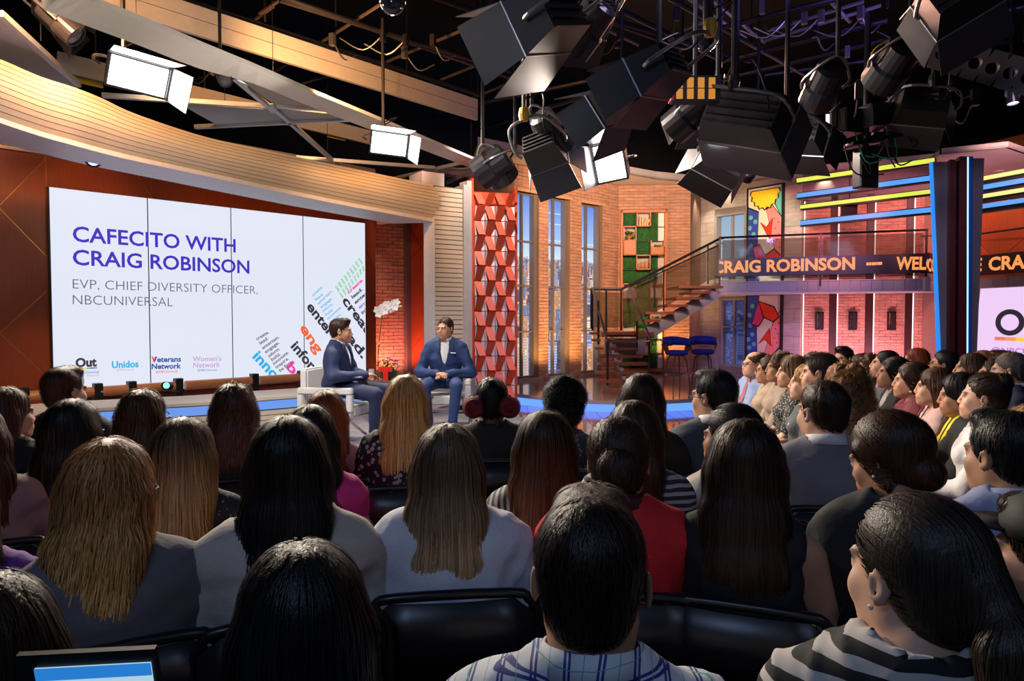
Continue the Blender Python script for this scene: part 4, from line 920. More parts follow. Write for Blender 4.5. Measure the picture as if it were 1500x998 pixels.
# ------------------------------------------------------------------ blue stools
def make_stool(label):
    t = thing('bar_stool', label, 'stool', group='blue bar stools on the round platform')
    blue = mat('blue_velvet', (.012, .03, .42), .7, noise=.2); wal = mat('walnut_leg', (.16, .07, .04), .4)
    bm = bmesh.new(); lathe(bm, [(.0, .60), (.17, .60), (.205, .63), (.205, .66), (.17, .685), (.0, .69)], 24); obj('seat', bm, blue, t, smooth=True)
    bm = bmesh.new(); rows = []
    for k in range(17):
        a = math.radians(-35+250*k/16); h = .10+.05*math.sin(math.pi*k/16); z0_ = .77-.0*math.sin(math.pi*k/16)
        rows.append([bm.verts.new((math.cos(a)*r_, math.sin(a)*r_, z)) for r_, z in ((.235, z0_), (.245, z0_+h), (.20, z0_+h+.01), (.19, z0_))])
    for A, B in zip(rows, rows[1:]):
        for k in range(4): bm.faces.new((A[k], A[(k+1) % 4], B[(k+1) % 4], B[k]))
    bm.faces.new(rows[0][::-1]); bm.faces.new(rows[-1]); obj('backrest', bm, blue, t, smooth=True)
    for s in (-1, 1):
        bm = bmesh.new(); prism(bm, [(s*.235, -.10, .80), (s*.235, .10, .80), (s*.18, .06, .62), (s*.18, -.06, .62)], (s*.012, 0, 0)); obj('side_shell', bm, wal, t)
    for k in range(4):
        a = math.pi/4+k*math.pi/2; c, s = math.cos(a), math.sin(a); bm = bmesh.new(); tube(bm, [(c*.03, s*.03, .60), (c*.12, s*.12, .59), (c*.17, s*.17, .52), (c*.24, s*.24, .0)], [.014, .014, .014, .010], 8); obj('leg', bm, wal, t)
    bm = bmesh.new(); tube(bm, [(0.2*math.cos(k*math.pi/8), .2*math.sin(k*math.pi/8), .25) for k in range(16)], .008, 6, True); obj('foot_ring', bm, chrome, t)
    return t
s0 = make_stool('left blue velvet bar stool on curved walnut legs'); g = PZ(991, 570, .2); s0.location = (g.x, g.y, .2); s0.rotation_euler.z = .3; s0.scale = (1.06,)*3
s1 = copy_tree(s0); g = PZ(1029, 567, .2); s1.location = (g.x, g.y, .2); s1['label'] = 'right blue velvet bar stool beside the violet window wall'; s1.rotation_euler.z = -.1
# ------------------------------------------------------------------ stage armchairs, table, flowers
wl_ = mat('white_leather', (.66, .65, .66), .4, noise=.04)
def make_armchair(label, loc, rz):
    t = thing('armchair', label, 'armchair', loc, rz, group='white armchairs on the stage')
    def b(name, a, c, m=wl_, bev=.02):
        bm = bmesh.new(); box(bm, a, c); bmesh.ops.bevel(bm, geom=bm.edges[:], offset=bev, segments=2, affect='EDGES'); return obj(name, bm, m, t, smooth=False)
    b('seat_cushion', (-.27, -.24, .30), (.27, .30, .41)); b('backrest', (-.27, -.34, .34), (.27, -.25, .80))
    for s in (-1, 1):
        x0_, x1_ = (s*.28, s*.35) if s > 0 else (s*.35, s*.28)
        b('armrest', (x0_, -.34, .54), (x1_, .30, .61), bev=.012); b('arm_front', (x0_, .23, .36), (x1_, .30, .55), bev=.012); b('arm_rear', (x0_, -.34, .36), (x1_, -.27, .55), bev=.012)
        for (ya, yb_) in ((.26, -.26), (-.26, .26)):
            bm = bmesh.new(); prism(bm, [(s*.305, ya-.02, .36), (s*.305, ya+.02, .36), (s*.305, yb_+.02, .0), (s*.305, yb_-.02, .0)], (s*.02, 0, 0)); obj('leg', bm, chrome, t)
    bm = bmesh.new(); tube(bm, [(-.30, 0, .18), (.30, 0, .18)], .01, 6); obj('stretcher', bm, chrome, t)
    return t
LX = P(500, 500, 6.75); RX = P(657, 500, 7.55)
tp = P(583, 555, 8.1); tz = tp.z
tb = thing('side_table', 'small round side table with slim crossed chrome legs between armchairs', 'table', (tp.x, 8.1, .32))
bm = bmesh.new(); lathe(bm, [(.27, tz-.32-.02), (.28, tz-.32-.015), (.28, tz-.325), (.27, tz-.32)], 28); obj('table_top', bm, mat('table_dark', (.10, .08, .08), .15), tb)
for k in range(4):
    a = k*math.pi/2+.4; bm = bmesh.new(); tube(bm, [(math.cos(a)*.10, math.sin(a)*.10, tz-.34), (math.cos(a)*.24, math.sin(a)*.24, 0)], .010, 6); obj('leg', bm, chrome, tb)
fl = thing('flower_bowl', 'bowl of orange, yellow and pink flowers on the side table', 'flowers', (tp.x-.11, 8.05, tz))
bm = bmesh.new(); lathe(bm, [(.06, 0), (.10, .03), (.12, .10)], 18); obj('bowl', bm, mat('bowl_green', (.05, .10, .03), .3), fl)
leaves((0, 0, .09), 60, .15, .08, fl, mat('bouquet_leaf', (.06, .18, .05), .6))
cols_f = [(.9, .18, .02), (.95, .55, .02), (.75, .02, .02), (.9, .35, .45), (.95, .75, .55), (.9, .12, .35)]
for k in range(22):
    a = random.uniform(0, 2*math.pi); r_ = random.uniform(0, .15); c = Vector((r_*math.cos(a), r_*math.sin(a)*.7, .13+random.uniform(0, .11)*(1-r_*3)+.02)); R_ = random.uniform(.022, .038)
    bm = bmesh.new()
    for j in range(7):
        aj = j*2*math.pi/7; d_ = Vector((math.cos(aj), math.sin(aj), .5)).normalized(); s_ = Vector((-math.sin(aj), math.cos(aj), 0))
        bm.faces.new([bm.verts.new(c+v) for v in (Vector((0, 0, 0)), d_*R_*.7+s_*R_*.45, d_*R_*1.2, d_*R_*.7-s_*R_*.45)])
    bmesh.ops.create_icosphere(bm, subdivisions=1, radius=R_*.6, matrix=Matrix.Translation(c+Vector((0, 0, R_*.2)))); obj('flower', bm, mat('petal_%d' % (k % 6), cols_f[k % 6], .6), fl)
rt = thing('red_letter_mug', 'red block shaped like the letter T on the side table', 'ornament', (P(565, 555, 7.9).x, 7.9, tz))
bm = bmesh.new(); box(bm, (-.075, -.02, .10), (.075, .02, .155)); box(bm, (-.028, -.02, 0), (.028, .02, .101)); obj('letter', bm, mat('red_gloss', (.80, .02, .01), .3), rt)
for px, lab in ((527, 'clear glass of water beside the man on the left'), (574, 'clear glass of water right of the red letter'), (567.5, 'clear tumbler behind the flowers')):
    g_ = thing('water_glass', lab, 'glass', (P(px, 555, 8.0).x if px != 527 else tp.x-.30, 8.02 if px != 567.5 else 8.25, tz), group='glasses on the side table')
    bm = bmesh.new(); lathe(bm, [(.03, .0), (.035, .12), (.032, .12), (.028, .008)], 16); obj('tumbler', bm, mat('clear_glass', (.8, .85, .9), .05, noise=0, alpha=.35), g_)
tb.location.x = tp.x-.07
oc = thing('orchid', 'tall white orchid with a thin arching stem beside the table', 'plant', (P(553, 560, 8.3).x, 8.3, .32))
ox = oc.location
stem = [P(554, 545, 8.3), P(554, 520, 8.3), P(556, 495, 8.3), P(559, 470, 8.3), P(560, 462, 8.3), P(566, 455, 8.3), P(576, 449, 8.3), P(586, 445, 8.3)]
stem = [Vector((stem[0].x, 8.3, .62))]+stem
bm = bmesh.new(); tube(bm, smooth_path([p-ox for p in stem], 4), .006, 6); obj('stem', bm, mat('orchid_stem', (.12, .14, .04), .5), oc)
bm = bmesh.new(); lathe(bm, [(.08, 0), (.10, .28), (.11, .32), (.09, .31)], 18); obj('plant_pot', bm, mat('orchid_pot', (.3, .28, .28), .4), oc)
orm = mat('orchid_white', (.85, .82, .80), .6)
for k, (px, py) in enumerate(((555, 460), (553, 454), (559, 452), (564, 456), (562, 449), (569, 451), (567, 446), (573, 453), (575, 446), (579, 450), (581, 443), (558, 457), (571, 448))):
    c = P(px, py, 8.25+.04*(k % 3))-ox; bm = bmesh.new()
    for j in range(5):
        aj = j*2*math.pi/5+k; d_ = Vector((math.cos(aj), -.25, math.sin(aj))); s_ = Vector((-math.sin(aj), 0, math.cos(aj))); R_ = .045
        bm.faces.new([bm.verts.new(c+v) for v in (Vector((0, 0, 0)), d_*R_*.6+s_*R_*.5, d_*R_*1.1+s_*R_*.15, d_*R_*1.1-s_*R_*.15, d_*R_*.6-s_*R_*.5)])
    obj('petals', bm, orm, oc)
for px, py in ((587, 449), (556, 504)):
    bm = bmesh.new(); bmesh.ops.create_icosphere(bm, subdivisions=2, radius=.016, matrix=Matrix.Translation(P(px, py, 8.28)-ox)); obj('bud', bm, mat('bud_yellow', (.8, .6, .2), .5), oc)
leaves(Vector((0, 0, .30)), 16, .34, .04, oc, mat('orchid_leaf', (.05, .16, .06), .4), w_=.07)
# laptop at the bottom left
lt = thing('laptop', 'open laptop with a bright blue and white screen at bottom left', 'laptop', (-.62, .78, .45))
def lq(px, py, Y): return P(px, py, Y)-lt.location
bm = bmesh.new(); A_ = [lq(30, 968, .80), lq(222, 958, .82)]; dn_ = Vector((0, .05, -.24)).normalized()
w_ = (A_[1]-A_[0]); nrm = w_.cross(dn_).normalized()
def lpt(u, v, n=0): return A_[0]+w_*u+dn_*(.21*v)+nrm*n
sg = 1 if nrm.y < 0 else -1
prism(bm, [lpt(-.03, -.03), lpt(1.03, -.03), lpt(1.03, 1), lpt(-.03, 1)], -nrm*sg*.008); obj('lid', bm, black_metal, lt)
bm = bmesh.new(); prism(bm, [lpt(.1, .05, .001*sg), lpt(.99, .05, .001*sg), lpt(.99, .97, .001*sg), lpt(.1, .97, .001*sg)], nrm*sg*.001); obj('display', bm, emis('laptop_white', (.42, .62, .75), 1), lt)
bm = bmesh.new(); prism(bm, [lpt(.1, .05, .003*sg), lpt(.99, .05, .003*sg), lpt(.99, .13, .003*sg), lpt(.1, .13, .003*sg)], nrm*sg*.001); obj('title_bar', bm, emis('laptop_blue', (.02, .20, .62), 1), lt)
bm = bmesh.new(); b0_ = lpt(-.03, 1); prism(bm, [b0_, lpt(1.03, 1), lpt(1.03, 1)+Vector((0, -.2, -.02)), b0_+Vector((0, -.2, -.02))], (0, 0, -.015)); obj('keyboard_deck', bm, black_metal, lt)
for k in range(8):
    bm = bmesh.new(); u_ = .14+.1*k; prism(bm, [lpt(u_, .17, .003*sg), lpt(u_+.06, .17, .003*sg), lpt(u_+.06, .185, .003*sg), lpt(u_, .185, .003*sg)], nrm*sg*.001); obj('icon', bm, emis('laptop_icon', (.25, .35, .5), 1), lt)
# ------------------------------------------------------------------ lighting rig
def rod(bm, a, b, r=.022, seg=6): return tube(bm, [a, b], r, seg)
pet = thing('ceiling_petal', 'long sweeping grey arched beam framing pale ceiling panels', 'canopy')
pts_t = [PZ(x, y, 3.95) for x, y in ((95, -14), (145, 2), (220, 32), (300, 66), (380, 99), (460, 134), (540, 167), (620, 201), (708, 238))]
pts_b = [PZ(x, y, 3.95) for x, y in ((60, -6), (115, 16), (200, 49), (290, 85), (370, 108), (450, 142), (530, 174), (612, 207), (702, 242))]
pts_t = smooth_path(pts_t, 3); pts_b = smooth_path(pts_b, 3); bm = bmesh.new(); rows = []
for a, b in zip(pts_t, pts_b):
    lo = Vector((b.x, b.y, 3.85)); rows.append([bm.verts.new(v) for v in (Vector((b.x, b.y, 3.93)), Vector((b.x+.02, b.y+.0, 3.85)), Vector((a.x, a.y, 3.93)), Vector((a.x, a.y, 3.97)))])
for A, B in zip(rows, rows[1:]):
    for k in range(4): bm.faces.new((A[k], A[(k+1) % 4], B[(k+1) % 4], B[k]))
bm.faces.new(rows[0][::-1]); bm.faces.new(rows[-1]); petal_m = mat('petal_grey', (.58, .56, .57), .5, noise=.05); obj('arched_beam', bm, petal_m, pet)
def bar(p, q, z=3.93, w_=.05, m=None):
    a, b = PZ(p[0], p[1], z), PZ(q[0], q[1], z); d_ = (b-a).normalized(); n_ = Vector((-d_.y, d_.x, 0))*w_/2
    bm = bmesh.new(); prism(bm, [a-n_, b-n_, b+n_, a+n_], (0, 0, .05)); bm2 = None; return obj('truss_bar', bm, m or petal_m, pet)
tb_m = mat('t_bar', (.55, .58, .62), .35, .5)
for p_, q_ in (((150, 143), (405, 160)), ((286, 189), (545, 176)), ((303, 84), (402, 166)), ((398, 158), (498, 247)), ((434, 233), (637, 248)), ((563, 267), (708, 234)), ((0, 24), (115, 128)), ((405, 158), (512, 166)), ((640, 250), (705, 252)), ((655, 270), (720, 238))): bar(p_, q_, m=tb_m)
def panel_(pts, m, z=3.96): bm = bmesh.new(); prism(bm, [PZ(x, y, z) for x, y in pts], (0, 0, .02)); obj('ceiling_panel', bm, m, pet)
pg_ = mat('panel_grey', (.46, .45, .46), .6, noise=.05); pt_ = pg_
panel_([(318, 92), (370, 110), (450, 144), (500, 164), (408, 158)], pg_); panel_([(264, 153), (400, 161), (420, 182), (325, 187)], pt_)
panel_([(-30, 10), (0, 28), (114, 132), (60, 118), (0, 92), (-40, 70)], pg_)
panel_([(410, 160), (540, 172), (424, 182)], pg_); panel_([(575, 262), (700, 245), (700, 262), (640, 252)], mat('panel_grey', (.36, .34, .38), .6, noise=.05))
# suspension wires keep the petal and cornice up
bm = bmesh.new()
for x, y in ((60, 60), (200, 49), (400, 120), (560, 185), (690, 238), (330, 187), (480, 232)):
    a = PZ(x, y, 3.97); rod(bm, a, a+Vector((0, 0, 4.03)), .004, 4)
obj('suspension_wire', bm, black_metal, pet, kind='stuff')
gd = thing('lighting_grid', 'black pipe grid hanging across the studio ceiling', 'grid')
pipes = [((380, -14), (760, 119)), ((330, 30), (742, 180)), ((-30, -60), (330, 30)), ((200, -20), (200, -10))]
def gp(x, y, z=5.0): return PZ(x, y, z)
pipe_m = mat('pipe_black', (.035, .033, .04), .35, .6); pipe_b = mat('pipe_worn', (.10, .07, .06), .5, .4)
for (p_, q_) in (((380, -16), (745, 113)), ((410, 0), (748, 105)), ((380, 36), (705, 140)), ((180, -30), (380, 36)), ((560, -30), (880, 80)), ((700, -40), (1000, 70)), ((640, 165), (900, 110)), ((600, -60), (1100, 90)), ((1050, 92), (1300, 30)), ((1000, 130), (1500, 10)), ((980, 60), (1260, -10)), ((1120, 110), (1480, 60)), ((700, 190), (860, 140)), ((820, -30), (1060, 90)), ((880, -60), (1180, 110))):
    bm = bmesh.new(); rod(bm, gp(*p_), gp(*q_), .03, 8); obj('pipe', bm, pipe_m, gd)
for (p_, q_) in (((380, 20), (440, -20)), ((395, 110), (560, 5)), ((500, 118), (700, 35)), ((590, 140), (760, 70)), ((640, 165), (800, 100)), ((215, 24), (260, -10)), ((330, 60), (400, 10)), ((420, 130), (555, 88))):
    bm = bmesh.new(); rod(bm, gp(*p_, z=5.1), gp(*q_, z=5.1), .02, 6); obj('cross_pipe', bm, pipe_b, gd)
vio = mat('steel_conduit', (.40, .40, .42), .3, .6)
for (p_, q_) in (((1005, -5), (1092, 55)), ((1030, -10), (1120, 62)), ((1205, -10), (1245, 32)), ((1125, 45), (1265, 2)), ((1120, 60), (1290, 8)), ((1000, 44), (1060, 22)), ((920, 20), (1010, 62)), ((800, 0), (935, 66))):
    bm = bmesh.new(); rod(bm, gp(*p_, z=5.2), gp(*q_, z=5.2), .022, 6); obj('conduit', bm, vio, gd)
bm = bmesh.new()
for (p_, q_) in (((60, 50), (460, 190)), ((180, -40), (700, 140)), ((700, -60), (1200, 130)), ((1000, -60), (1500, 60))):
    for k in range(6):
        a = gp(p_[0]+(q_[0]-p_[0])*k/5, p_[1]+(q_[1]-p_[1])*k/5); rod(bm, a, Vector((a.x, a.y, 8)), .014, 5)
obj('hanger', bm, pipe_m, gd, kind='stuff')
# long orange-lit beam behind the petal
ob = thing('ceiling_beam', 'long grey beam with an orange-lit underside behind the pipe grid', 'beam')
a, b = PZ(-60, -55, 4.55), PZ(700, 176, 4.55); d_ = (b-a).normalized(); n_ = Vector((-d_.y, d_.x, 0))
bm = bmesh.new(); prism(bm, [a, b, b+n_*.05, a+n_*.05], (0, 0, .16)); obj('lower_strip', bm, mat('beam_grey', (.40, .38, .37), .6), ob)
bm = bmesh.new(); prism(bm, [a+Vector((0, 0, .17)), b+Vector((0, 0, .17)), b+n_*.05+Vector((0, 0, .17)), a+n_*.05+Vector((0, 0, .17))], (0, 0, .14)); obj('upper_strip', bm, mat('beam_grey', (.40, .38, .37), .6), ob)
a2, b2 = PZ(85, 103, 4.4), PZ(560, 215, 4.4); bm = bmesh.new(); prism(bm, [a2, b2, b2+n_*.05, a2+n_*.05], (0, 0, .22)); obj('rear_beam', bm, mat('beam_grey', (.40, .38, .37), .6), ob)
for q in ((104, 108, 128, 116), (478, 190, 490, 197)):
    a3 = PZ(q[0], q[3]+4, 4.4)-n_*.02; b3 = a3+d_*.34; bm = bmesh.new(); prism(bm, [a3, b3, b3-n_*.01, a3-n_*.01], (0, 0, .09)); obj('yellow_label', bm, mat('label_yellow', (.55, .38, .03), .6), ob)

RIGN = [0]
def softlight(label, px, py, Y, aim, w=.55, h=.36, lit=False, color=(1, .98, .94), power=0, roll=0, doors=(1, 1, 1, 1), ang=1.0, door_m=None, grp='studio soft lights on the grid', glow=9):
    if not lit: w *= .74; h *= .74; px += 22
    c = P(px, py, Y); t = thing('studio_light', label, 'studio light', c, group=grp)
    A = Vector(aim)-c; q = A.to_track_quat('-Z', 'Y'); R = q.to_matrix().to_4x4() @ Matrix.Rotation(roll, 4, 'Z')
    body = mat('lamp_housing', (.03, .028, .032), .45, .4); dm = door_m or mat('barn_door', (.030, .022, .027), .5, .3)
    D = .22
    bm = bmesh.new(); box(bm, (-w/2, -h/2, 0), (w/2, h/2, D), R)
    for v in bm.verts:
        l = R.inverted() @ v.co
        if l.z > D*.9: v.co = R @ Vector((l.x*.82, l.y*.7, l.z))
    obj('housing', bm, body, t)
    for k in range(5): bm = bmesh.new(); box(bm, (-w*.38, -h*.36+k*h*.16, D+.001), (w*.38, -h*.36+k*h*.16+h*.06, D+.02), R); obj('fin', bm, pipe_m, t)
    bm = bmesh.new(); box(bm, (-w/2+.02, -h/2+.02, -.006), (w/2-.02, h/2-.02, -.001), R); obj('diffuser', bm, emis('lamp_lit', (1, .98, .95), glow) if lit else mat('diffuser_off', (.16, .15, .17), .5), t)
    e = .024
    for i, (p0, p1, o) in enumerate((((-w/2, h/2), (w/2, h/2), (0, 1)), ((-w/2, -h/2), (w/2, -h/2), (0, -1)), ((-w/2, -h/2), (-w/2, h/2), (-1, 0)), ((w/2, -h/2), (w/2, h/2), (1, 0)))):
        if not doors[i]: continue
        l = (h if i < 2 else w*.6)*.95; sa, ca = math.sin(ang*.6), math.cos(ang*.6); k = .80
        def e_(p, f, s): return Vector((p[0]*s if o[0] == 0 else p[0], p[1]*s if o[1] == 0 else p[1], 0))+Vector((o[0]*f*sa, o[1]*f*sa, -f*ca))
        bm = bmesh.new(); prism(bm, [R @ v for v in (e_(p0, 0, 1), e_(p1, 0, 1), e_(p1, l, 1.12), e_(p0, l, 1.12))], R.to_3x3() @ Vector((o[0]*.006, o[1]*.006, .0)))
        dr_ = obj('barn_door', bm, dm, t)
        bm = bmesh.new(); tube(bm, [R @ e_(p0, 0, 1.02), R @ e_(p1, 0, 1.02)], .008, 6); obj('door_hinge', bm, grey_metal, dr_)
    bm = bmesh.new(); tube(bm, smooth_path([R @ Vector(v) for v in ((-w/2-.03, 0, D*.5), (-w/2-.05, 0, D*.9), (-w/2+.02, 0, D+.22), (0, 0, D+.26), (w/2-.02, 0, D+.22), (w/2+.05, 0, D*.9), (w/2+.03, 0, D*.5))], 4), .013, 7); obj('yoke', bm, grey_metal, t)
    top = R @ Vector((0, 0, D+.26)); zt_ = max(5.0-c.z, top.z+.1); bm = bmesh.new(); tube(bm, [top, (top.x, top.y, zt_)], .02, 7); obj('hanging_pole', bm, pipe_m, t)
    bm = bmesh.new(); lathe(bm, [(.035, -.05), (.045, 0), (.035, .05)], 10, Matrix.Translation(top+Vector((0, 0, .04)))); obj('clamp', bm, mat('clamp_yellow', (.55, .30, .02), .5) if RIGN[0] % 3 == 0 else pipe_m, t); RIGN[0] += 1
    # cable loop
    cb_ = [top+Vector((0, 0, .15)), top+Vector((.15, .05, .22)), R @ Vector((w*.3, .05, D+.12)), R @ Vector((w*.3, 0, D))]
    bm = bmesh.new(); tube(bm, smooth_path(cb_, 4), .007, 5); obj('cable', bm, black_metal, t)
    if power: light('lamp_output', 'AREA', c+(R @ Vector((0, 0, -.02))), c+(R @ Vector((0, 0, -1))), power, color, w*.9, size_y=h*.9)
    return t
white_door = mat('door_bright', (.75, .75, .78), .35, .3)
softlight('lit rectangular soft light blazing white above the cornice', 203, 112, 5.6, (-.2, 2.6, 1.2), .46, .27, True, power=190, color=(1, .86, .70), roll=.05, door_m=black_metal, doors=(1, 0, 1, 0), ang=.6)
softlight('lit rectangular soft light hanging below the arched beam', 570, 211, 7.6, (.2, 3.0, 1.2), .42, .26, True, power=190, color=(1, .86, .70), roll=.05, door_m=black_metal, doors=(1, 0, 1, 0), ang=.6)
softlight('huge dark soft light with open doors at top centre', 765, 42, 4.3, (-2.6, 6.8, 2.2), .72, .46, door_m=mat('door_olive', (.045, .042, .042), .4, .5), roll=.35, ang=.5)
softlight('black box soft light left of the amber lamp', 925, 118, 4.6, (-1.5, 6.6, 1.8), .62, .36, roll=.2, ang=.5)
softlight('black flood light hanging behind the round white spot', 872, 158, 5.0, (-1.2, 7.4, 1.8), .55, .36, roll=.4, ang=.9, door_m=black_metal)
softlight('lit soft light with wide grey door over the window wall', 893, 238, 6.3, (-1.6, .2, 1.0), .30, .36, True, power=14, color=(1, .80, .66), roll=-.12, ang=.9, doors=(1, 0, 0, 1), door_m=mat('door_grey', (.09, .085, .10), .4, .4))
softlight('soft light with a slate side door above the red column', 782, 232, 5.8, (1.6, 8.0, 1.6), .46, .34, roll=.3, ang=.8, door_m=mat('door_slate', (.07, .075, .09), .4, .4))
softlight('edge lit soft light over the balcony window', 1095, 180, 5.3, (3.3, 7.8, 2.2), .66, .40, True, power=10, roll=-.3, ang=.15, door_m=MATS['door_slate'], glow=4)
softlight('dark soft light hanging under the edge lit one', 1150, 205, 6.0, (4.8, 9.2, 2.2), .62, .38, roll=-.2, ang=.4)
softlight('soft light with wide grey doors at the top right corner', 1380, 5, 4.4, (4.6, 7.4, 3.0), .55, .42, roll=.5, ang=.6, door_m=mat('door_grey', (.09, .085, .10), .4, .4))
softlight('black soft light with white edged frame over the brick corner', 1030, 245, 6.6, (1.8, 12.2, 2.4), .60, .38, roll=-.5, ang=.6, door_m=black_metal)
softlight('black soft light over the light bars at the right', 1325, 165, 6.2, (5.0, 10.2, 2.6), .60, .36, roll=-.2, ang=.7, door_m=mat('door_grey', (.09, .085, .10), .4, .4))
softlight('dim soft light high between the pipes', 830, 40, 5.0, (-1.2, 7.4, 1.8), .5, .3, roll=.2, ang=.6)
softlight('small dark soft light behind the amber lamp', 1000, 175, 6.5, (1.2, 9.4, 1.8), .5, .3, roll=.1, ang=.5)
softlight('slim dark soft light at the far left behind the cornice', 70, 30, 6.5, (-1.2, 8.4, 1.8), .5, .3, roll=.1, ang=.5, door_m=black_metal)
# fresnel spots
def fresnel(label, px, py, Y, aim, r=.14, lit=False, L=.36):
    c = P(px, py, Y); t = thing('fresnel_spot', label, 'spotlight', c, group='round spotlights on the grid'); R = (Vector(aim)-c).to_track_quat('-Z', 'Y').to_matrix().to_4x4()
    bm = bmesh.new(); lathe(bm, [(r*.5, L), (r*.8, L*.95), (r*.85, L*.5), (r, L*.45), (r, 0), (r*.92, 0), (r*.9, .04)], 20, R); obj('lamp_body', bm, mat('spot_body', (.04, .036, .045), .3, .5), t)
    bm = bmesh.new(); lathe(bm, [(r*.9, .02), (r*.6, .01), (0.001, .0)], 20, R); obj('lens', bm, emis('spot_lit', (1, 1, 1), 14) if lit else mat('lens_dark', (.12, .12, .15), .1, .2), t)
    bm = bmesh.new(); tube(bm, smooth_path([R @ Vector(v) for v in ((-r-.02, 0, L*.4), (-r-.03, 0, L*.7), (0, 0, L+.1), (r+.03, 0, L*.7), (r+.02, 0, L*.4))], 4), .012, 6); obj('yoke', bm, grey_metal, t)
    top = R @ Vector((0, 0, L+.1)); bm = bmesh.new(); tube(bm, [top, (top.x, top.y, max((8.0 if Y > 6.9 else 5.0)-c.z, top.z+.1))], .018, 6); obj('hanging_pole', bm, pipe_m, t)
    return t
fresnel('small round spotlight glaring white under the pipes', 765, 128, 6.5, (0, 0, 1.6), .058, True, .2)
fresnel('large black fresnel lamp hanging above the red column', 700, 258, 7.0, (-2.8, 7.6, 1.4), .17)
fresnel('black fresnel lamp right of the first above the red column', 738, 262, 7.2, (1.2, 9.0, 1.2), .17)
fresnel('dark fresnel lamp beside the large dark soft light', 842, 75, 4.8, (-1.2, 6.6, 1.6), .11)
fresnel('dark fresnel lamp below the amber lamp', 985, 190, 5.6, (-.6, 7.6, 1.6), .14)
fresnel('dark fresnel lamp behind the pale side door', 825, 215, 5.8, (2.8, 8.0, .6), .13)
fresnel('black spotlight with cable left of the jib', 1195, 150, 5.6, (2.6, 9.0, 1.4), .14)
fresnel('black spotlight hanging at the right above the balcony', 1290, 120, 5.2, (2.6, 9.0, 1.4), .15)
fresnel('slim black spotlight beneath the arched beam at left', 330, 118, 6.6, (-1.0, 3.6, 1.6), .07, L=.3)
fresnel('black spotlight high at the top left corner', 112, 55, 6.0, (-1.2, 6.6, 1.6), .10)
fresnel('small downlight glowing white at the far right', 1484, 152, 7.0, (5.2, 6.6, 0), .055, True, .15)
fresnel('small black spot over the brick corner', 1093, 262, 8.4, (2.2, 12.0, 1), .08, L=.2)
# amber four cell lamp
c = P(1021, 129, 5.0); am = thing('amber_lamp', 'black lamp with four glowing amber cells', 'lamp', c)
bm = bmesh.new(); box(bm, (-.17, 0, -.09), (.17, .10, .09)); obj('housing', bm, pipe_m, am)
for k in range(4):
    for j in range(2): bm = bmesh.new(); box(bm, (-.15+k*.078, -.012, -.078+j*.08), (-.15+k*.078+.045, .001, -.078+j*.08+.07)); obj('amber_cell', bm, emis('amber', (.75, .30, .02), .8), am)
bm = bmesh.new(); box(bm, (-.19, -.02, -.09), (-.172, .08, .10)); obj('red_door', bm, mat('door_red', (.5, .03, .02), .4), am)
bm = bmesh.new(); tube(bm, [(0, .05, .09), (0, .05, 5.0-c.z)], .018, 6); obj('hanging_pole', bm, pipe_m, am)
# smoked domes
for px, py, Y, lab in ((575, 3, 5.2, 'clear glass dome hanging at the top edge'), (1033, 58, 5.4, 'small smoked dome under the violet pipes')):
    c = P(px, py, Y); t = thing('camera_dome', lab, 'dome', c); bm = bmesh.new(); bmesh.ops.create_uvsphere(bm, u_segments=20, v_segments=12, radius=.095); obj('dome', bm, mat('dome_glass', (.02, .02, .03), .04, .3), t, smooth=True)
    bm = bmesh.new(); lathe(bm, [(.10, .0), (.10, .05), (.02, .07), (.02, 5.0-c.z)], 16); obj('dome_mount', bm, pipe_m, t)
# perforated truss plate
pt = thing('truss_plate', 'dark perforated steel beam with round holes at top right', 'truss'); a, b = P(1322, 62, 5.4), P(1520, 118, 4.9); d_ = (b-a).normalized(); up = Vector((0, 0, 1)); up = (up-d_*up.dot(d_)).normalized(); L_ = (b-a).length; H_ = .24
bm = bmesh.new(); nh = 8; seg = L_/nh
for k in range(nh):
    c0 = a+d_*(seg*(k+.5)); ring = []; outer = []
    for j in range(16):
        an = 2*math.pi*j/16; ring.append(c0+d_*math.cos(an)*.045+up*math.sin(an)*.045)
        m_ = max(abs(math.cos(an))/(seg/2), abs(math.sin(an))/(H_/2)); outer.append(c0+d_*(math.cos(an)/m_)+up*(math.sin(an)/m_))
    R1 = [bm.verts.new(v) for v in ring]; R2 = [bm.verts.new(v) for v in outer]; R3 = [bm.verts.new(v+Vector((0, .03, 0))) for v in ring]
    for j in range(16): bm.faces.new((R1[j], R1[(j+1) % 16], R2[(j+1) % 16], R2[j])); bm.faces.new((R1[j], R3[j], R3[(j+1) % 16], R1[(j+1) % 16]))
obj('perforated_plate', bm, mat('truss_steel', (.085, .07, .08), .5, .3), pt)
bm = bmesh.new(); tube(bm, [a+up*.12, Vector((a.x, a.y, 5.6))], .02, 6); tube(bm, [b+up*.12, Vector((b.x, b.y, 5.6))], .02, 6); obj('hanger', bm, pipe_m, pt)
